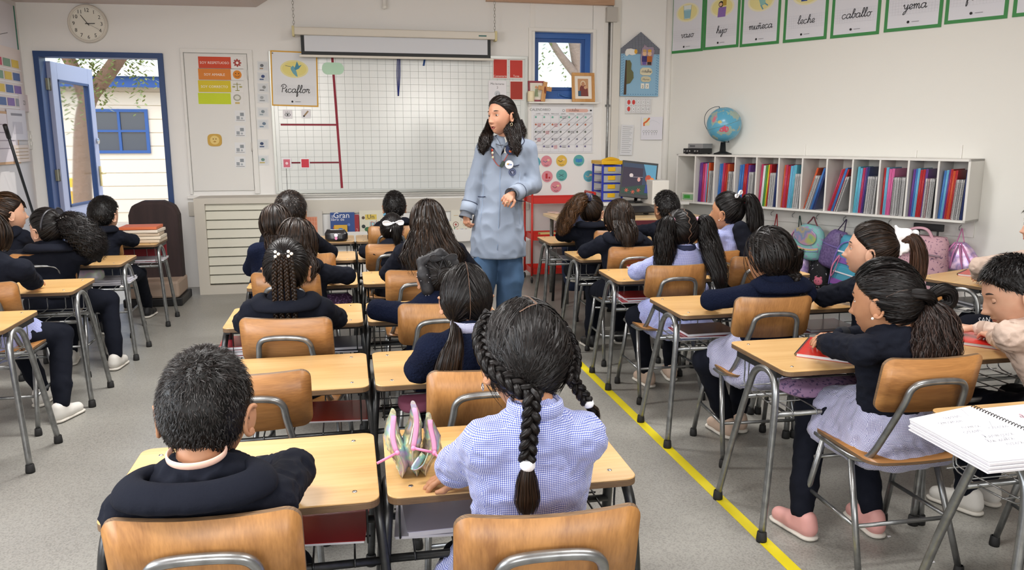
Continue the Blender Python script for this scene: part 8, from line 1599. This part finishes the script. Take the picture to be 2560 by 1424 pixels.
# hair: dark, wavy, half tied, falling over both shoulders
ZOFF=.014; m=hairmat('teacher_hair','0b0807','251a15'); g=G(); cap(g,H,R,hs,.011,.001,(60,48)); gather(g,H,R,hs,(-.1,-.95,-.1),1600,.012,w=.0030,noise=.10); ZOFF=0.; hairobj(c,g,m)
def hb(pts,rw,rd,n=200,wv=.010,fq=4,seed=0): g=G(); bundle(g,pts,rw,rd,(1,0,0),n,wv,fq,.0034,seed=seed,taper=.45); g.obj('wavy_hair',m,t)
hb([T_(1284,285,.02),T_(1290,318,.0),T_(1286,350,-.09),T_(1291,375,-.13),T_(1294,392,-.13)],[.028,.036,.034,.032,.014],[.026,.03,.024,.02,.01],260,.011,4,1)
hb([T_(1270,290,-.02),T_(1272,325,-.05),T_(1281,350,-.11),T_(1285,380,-.14)],[.02,.03,.03,.02],[.02,.022,.02,.012],160,.008,4,2)
hb([T_(1226,300,.07),T_(1221,328,.03),T_(1214,350,-.07),T_(1207,372,-.11),T_(1209,388,-.115)],[.02,.028,.034,.03,.013],[.016,.024,.022,.02,.01],240,.011,4,3)
hb([T_(1298,300,.06),T_(1306,330,.05),T_(1306,352,.03)],[.02,.025,.012],[.02,.025,.012],90,.012,3,4)
# ornaments
g=G(); p=Lh((-.079,.004,-.052)); g.tube([p+[.008*math.cos(a),0,-.008+.009*math.sin(a)] for a in np.linspace(0,2*math.pi,13)[:-1]],.0016,5,closed=True,up=(0,1,0)); g.obj('earring',mat('d8c49a',.2,.9),t)
def disc_on(name,x,y,rad,cols,off=.012):
    c_=onc(x,y,off); N_=nrm(_C-c_); N_=nrm(N_*[1,1,.3]); U_=nrm(np.cross(_Z,N_)); V_=np.cross(N_,U_); s=Sheet(c_,U_,V_); s.slab([(rad*math.cos(a),rad*math.sin(a)) for a in np.linspace(0,2*math.pi,29)[:-1]],.005,cols[0]); s.disc(0,0,rad*.86,cols[1]); return s
s=disc_on('badge',1273,411,.027,('d8d8dc','eeeeee')); s.disc(-.006,.002,.009,'d6a83c',.006); s.cursive('sas',.004,-.004,.008,'3f6fb8',.0022); s.obj('round_badge',t)
s=disc_on('badge',1277,373,.036,('1c2640','1f2c50')); s.disc(0,-.012,.012,'c9622f',.008); s.line([(-.015,.012),(.015,.014)],.003,'8fa6c9'); s.obj('round_badge',t)
s=disc_on('emblem',1281,430,.024,('39456a','1b2440'),.004); s.disc(0,0,.018,'8f9cc0'); s.disc(0,0,.0165,'1b2440'); s.text('SJ',0,-.007,.02,'c9d0e6'); s.obj('chest_emblem',t)
g=G(); g.tube(cr([onc(1229,374,.008),onc(1231,390,.008),onc(1236,402,.008),onc(1248,415,.010),onc(1258,405,.010),onc(1270,385,.010)],5),.006,6,flat=.4,up=(0,-1,0)); g.obj('lanyard',mat('b5402c',.5),t)
for x,y,cl in((1231,382,'e0d6c0'),(1232,393,'cfc6a8'),(1230,375,'b5402c')): g=G(); g.ell(onc(x,y,.014),(.008,.005,.009),None,12,8); g.obj('bead',mat(cl,.35),t)
g=G(); p=onc(1256,410,.016); g.box(p,(.022,.008,.04),roty(.6)); g.obj('lanyard_clip',mat('25382c',.4),t,bevel=.002)
d=nrm(hR-eR); g=G(); q=hR-d*.012; g.tube([q-d*.004,q+d*.004],[.0235,.0235],16); g.obj('wrist_band',mat('2a2422',.5),t); g=G(); q=hR+nrm(d+[0,0,-.25])*.078+np.array([.006,-.004,-.012]); g.ell(q,(.009,.009,.004)); g.obj('ring',mat('d8c49a',.2,.9),t)
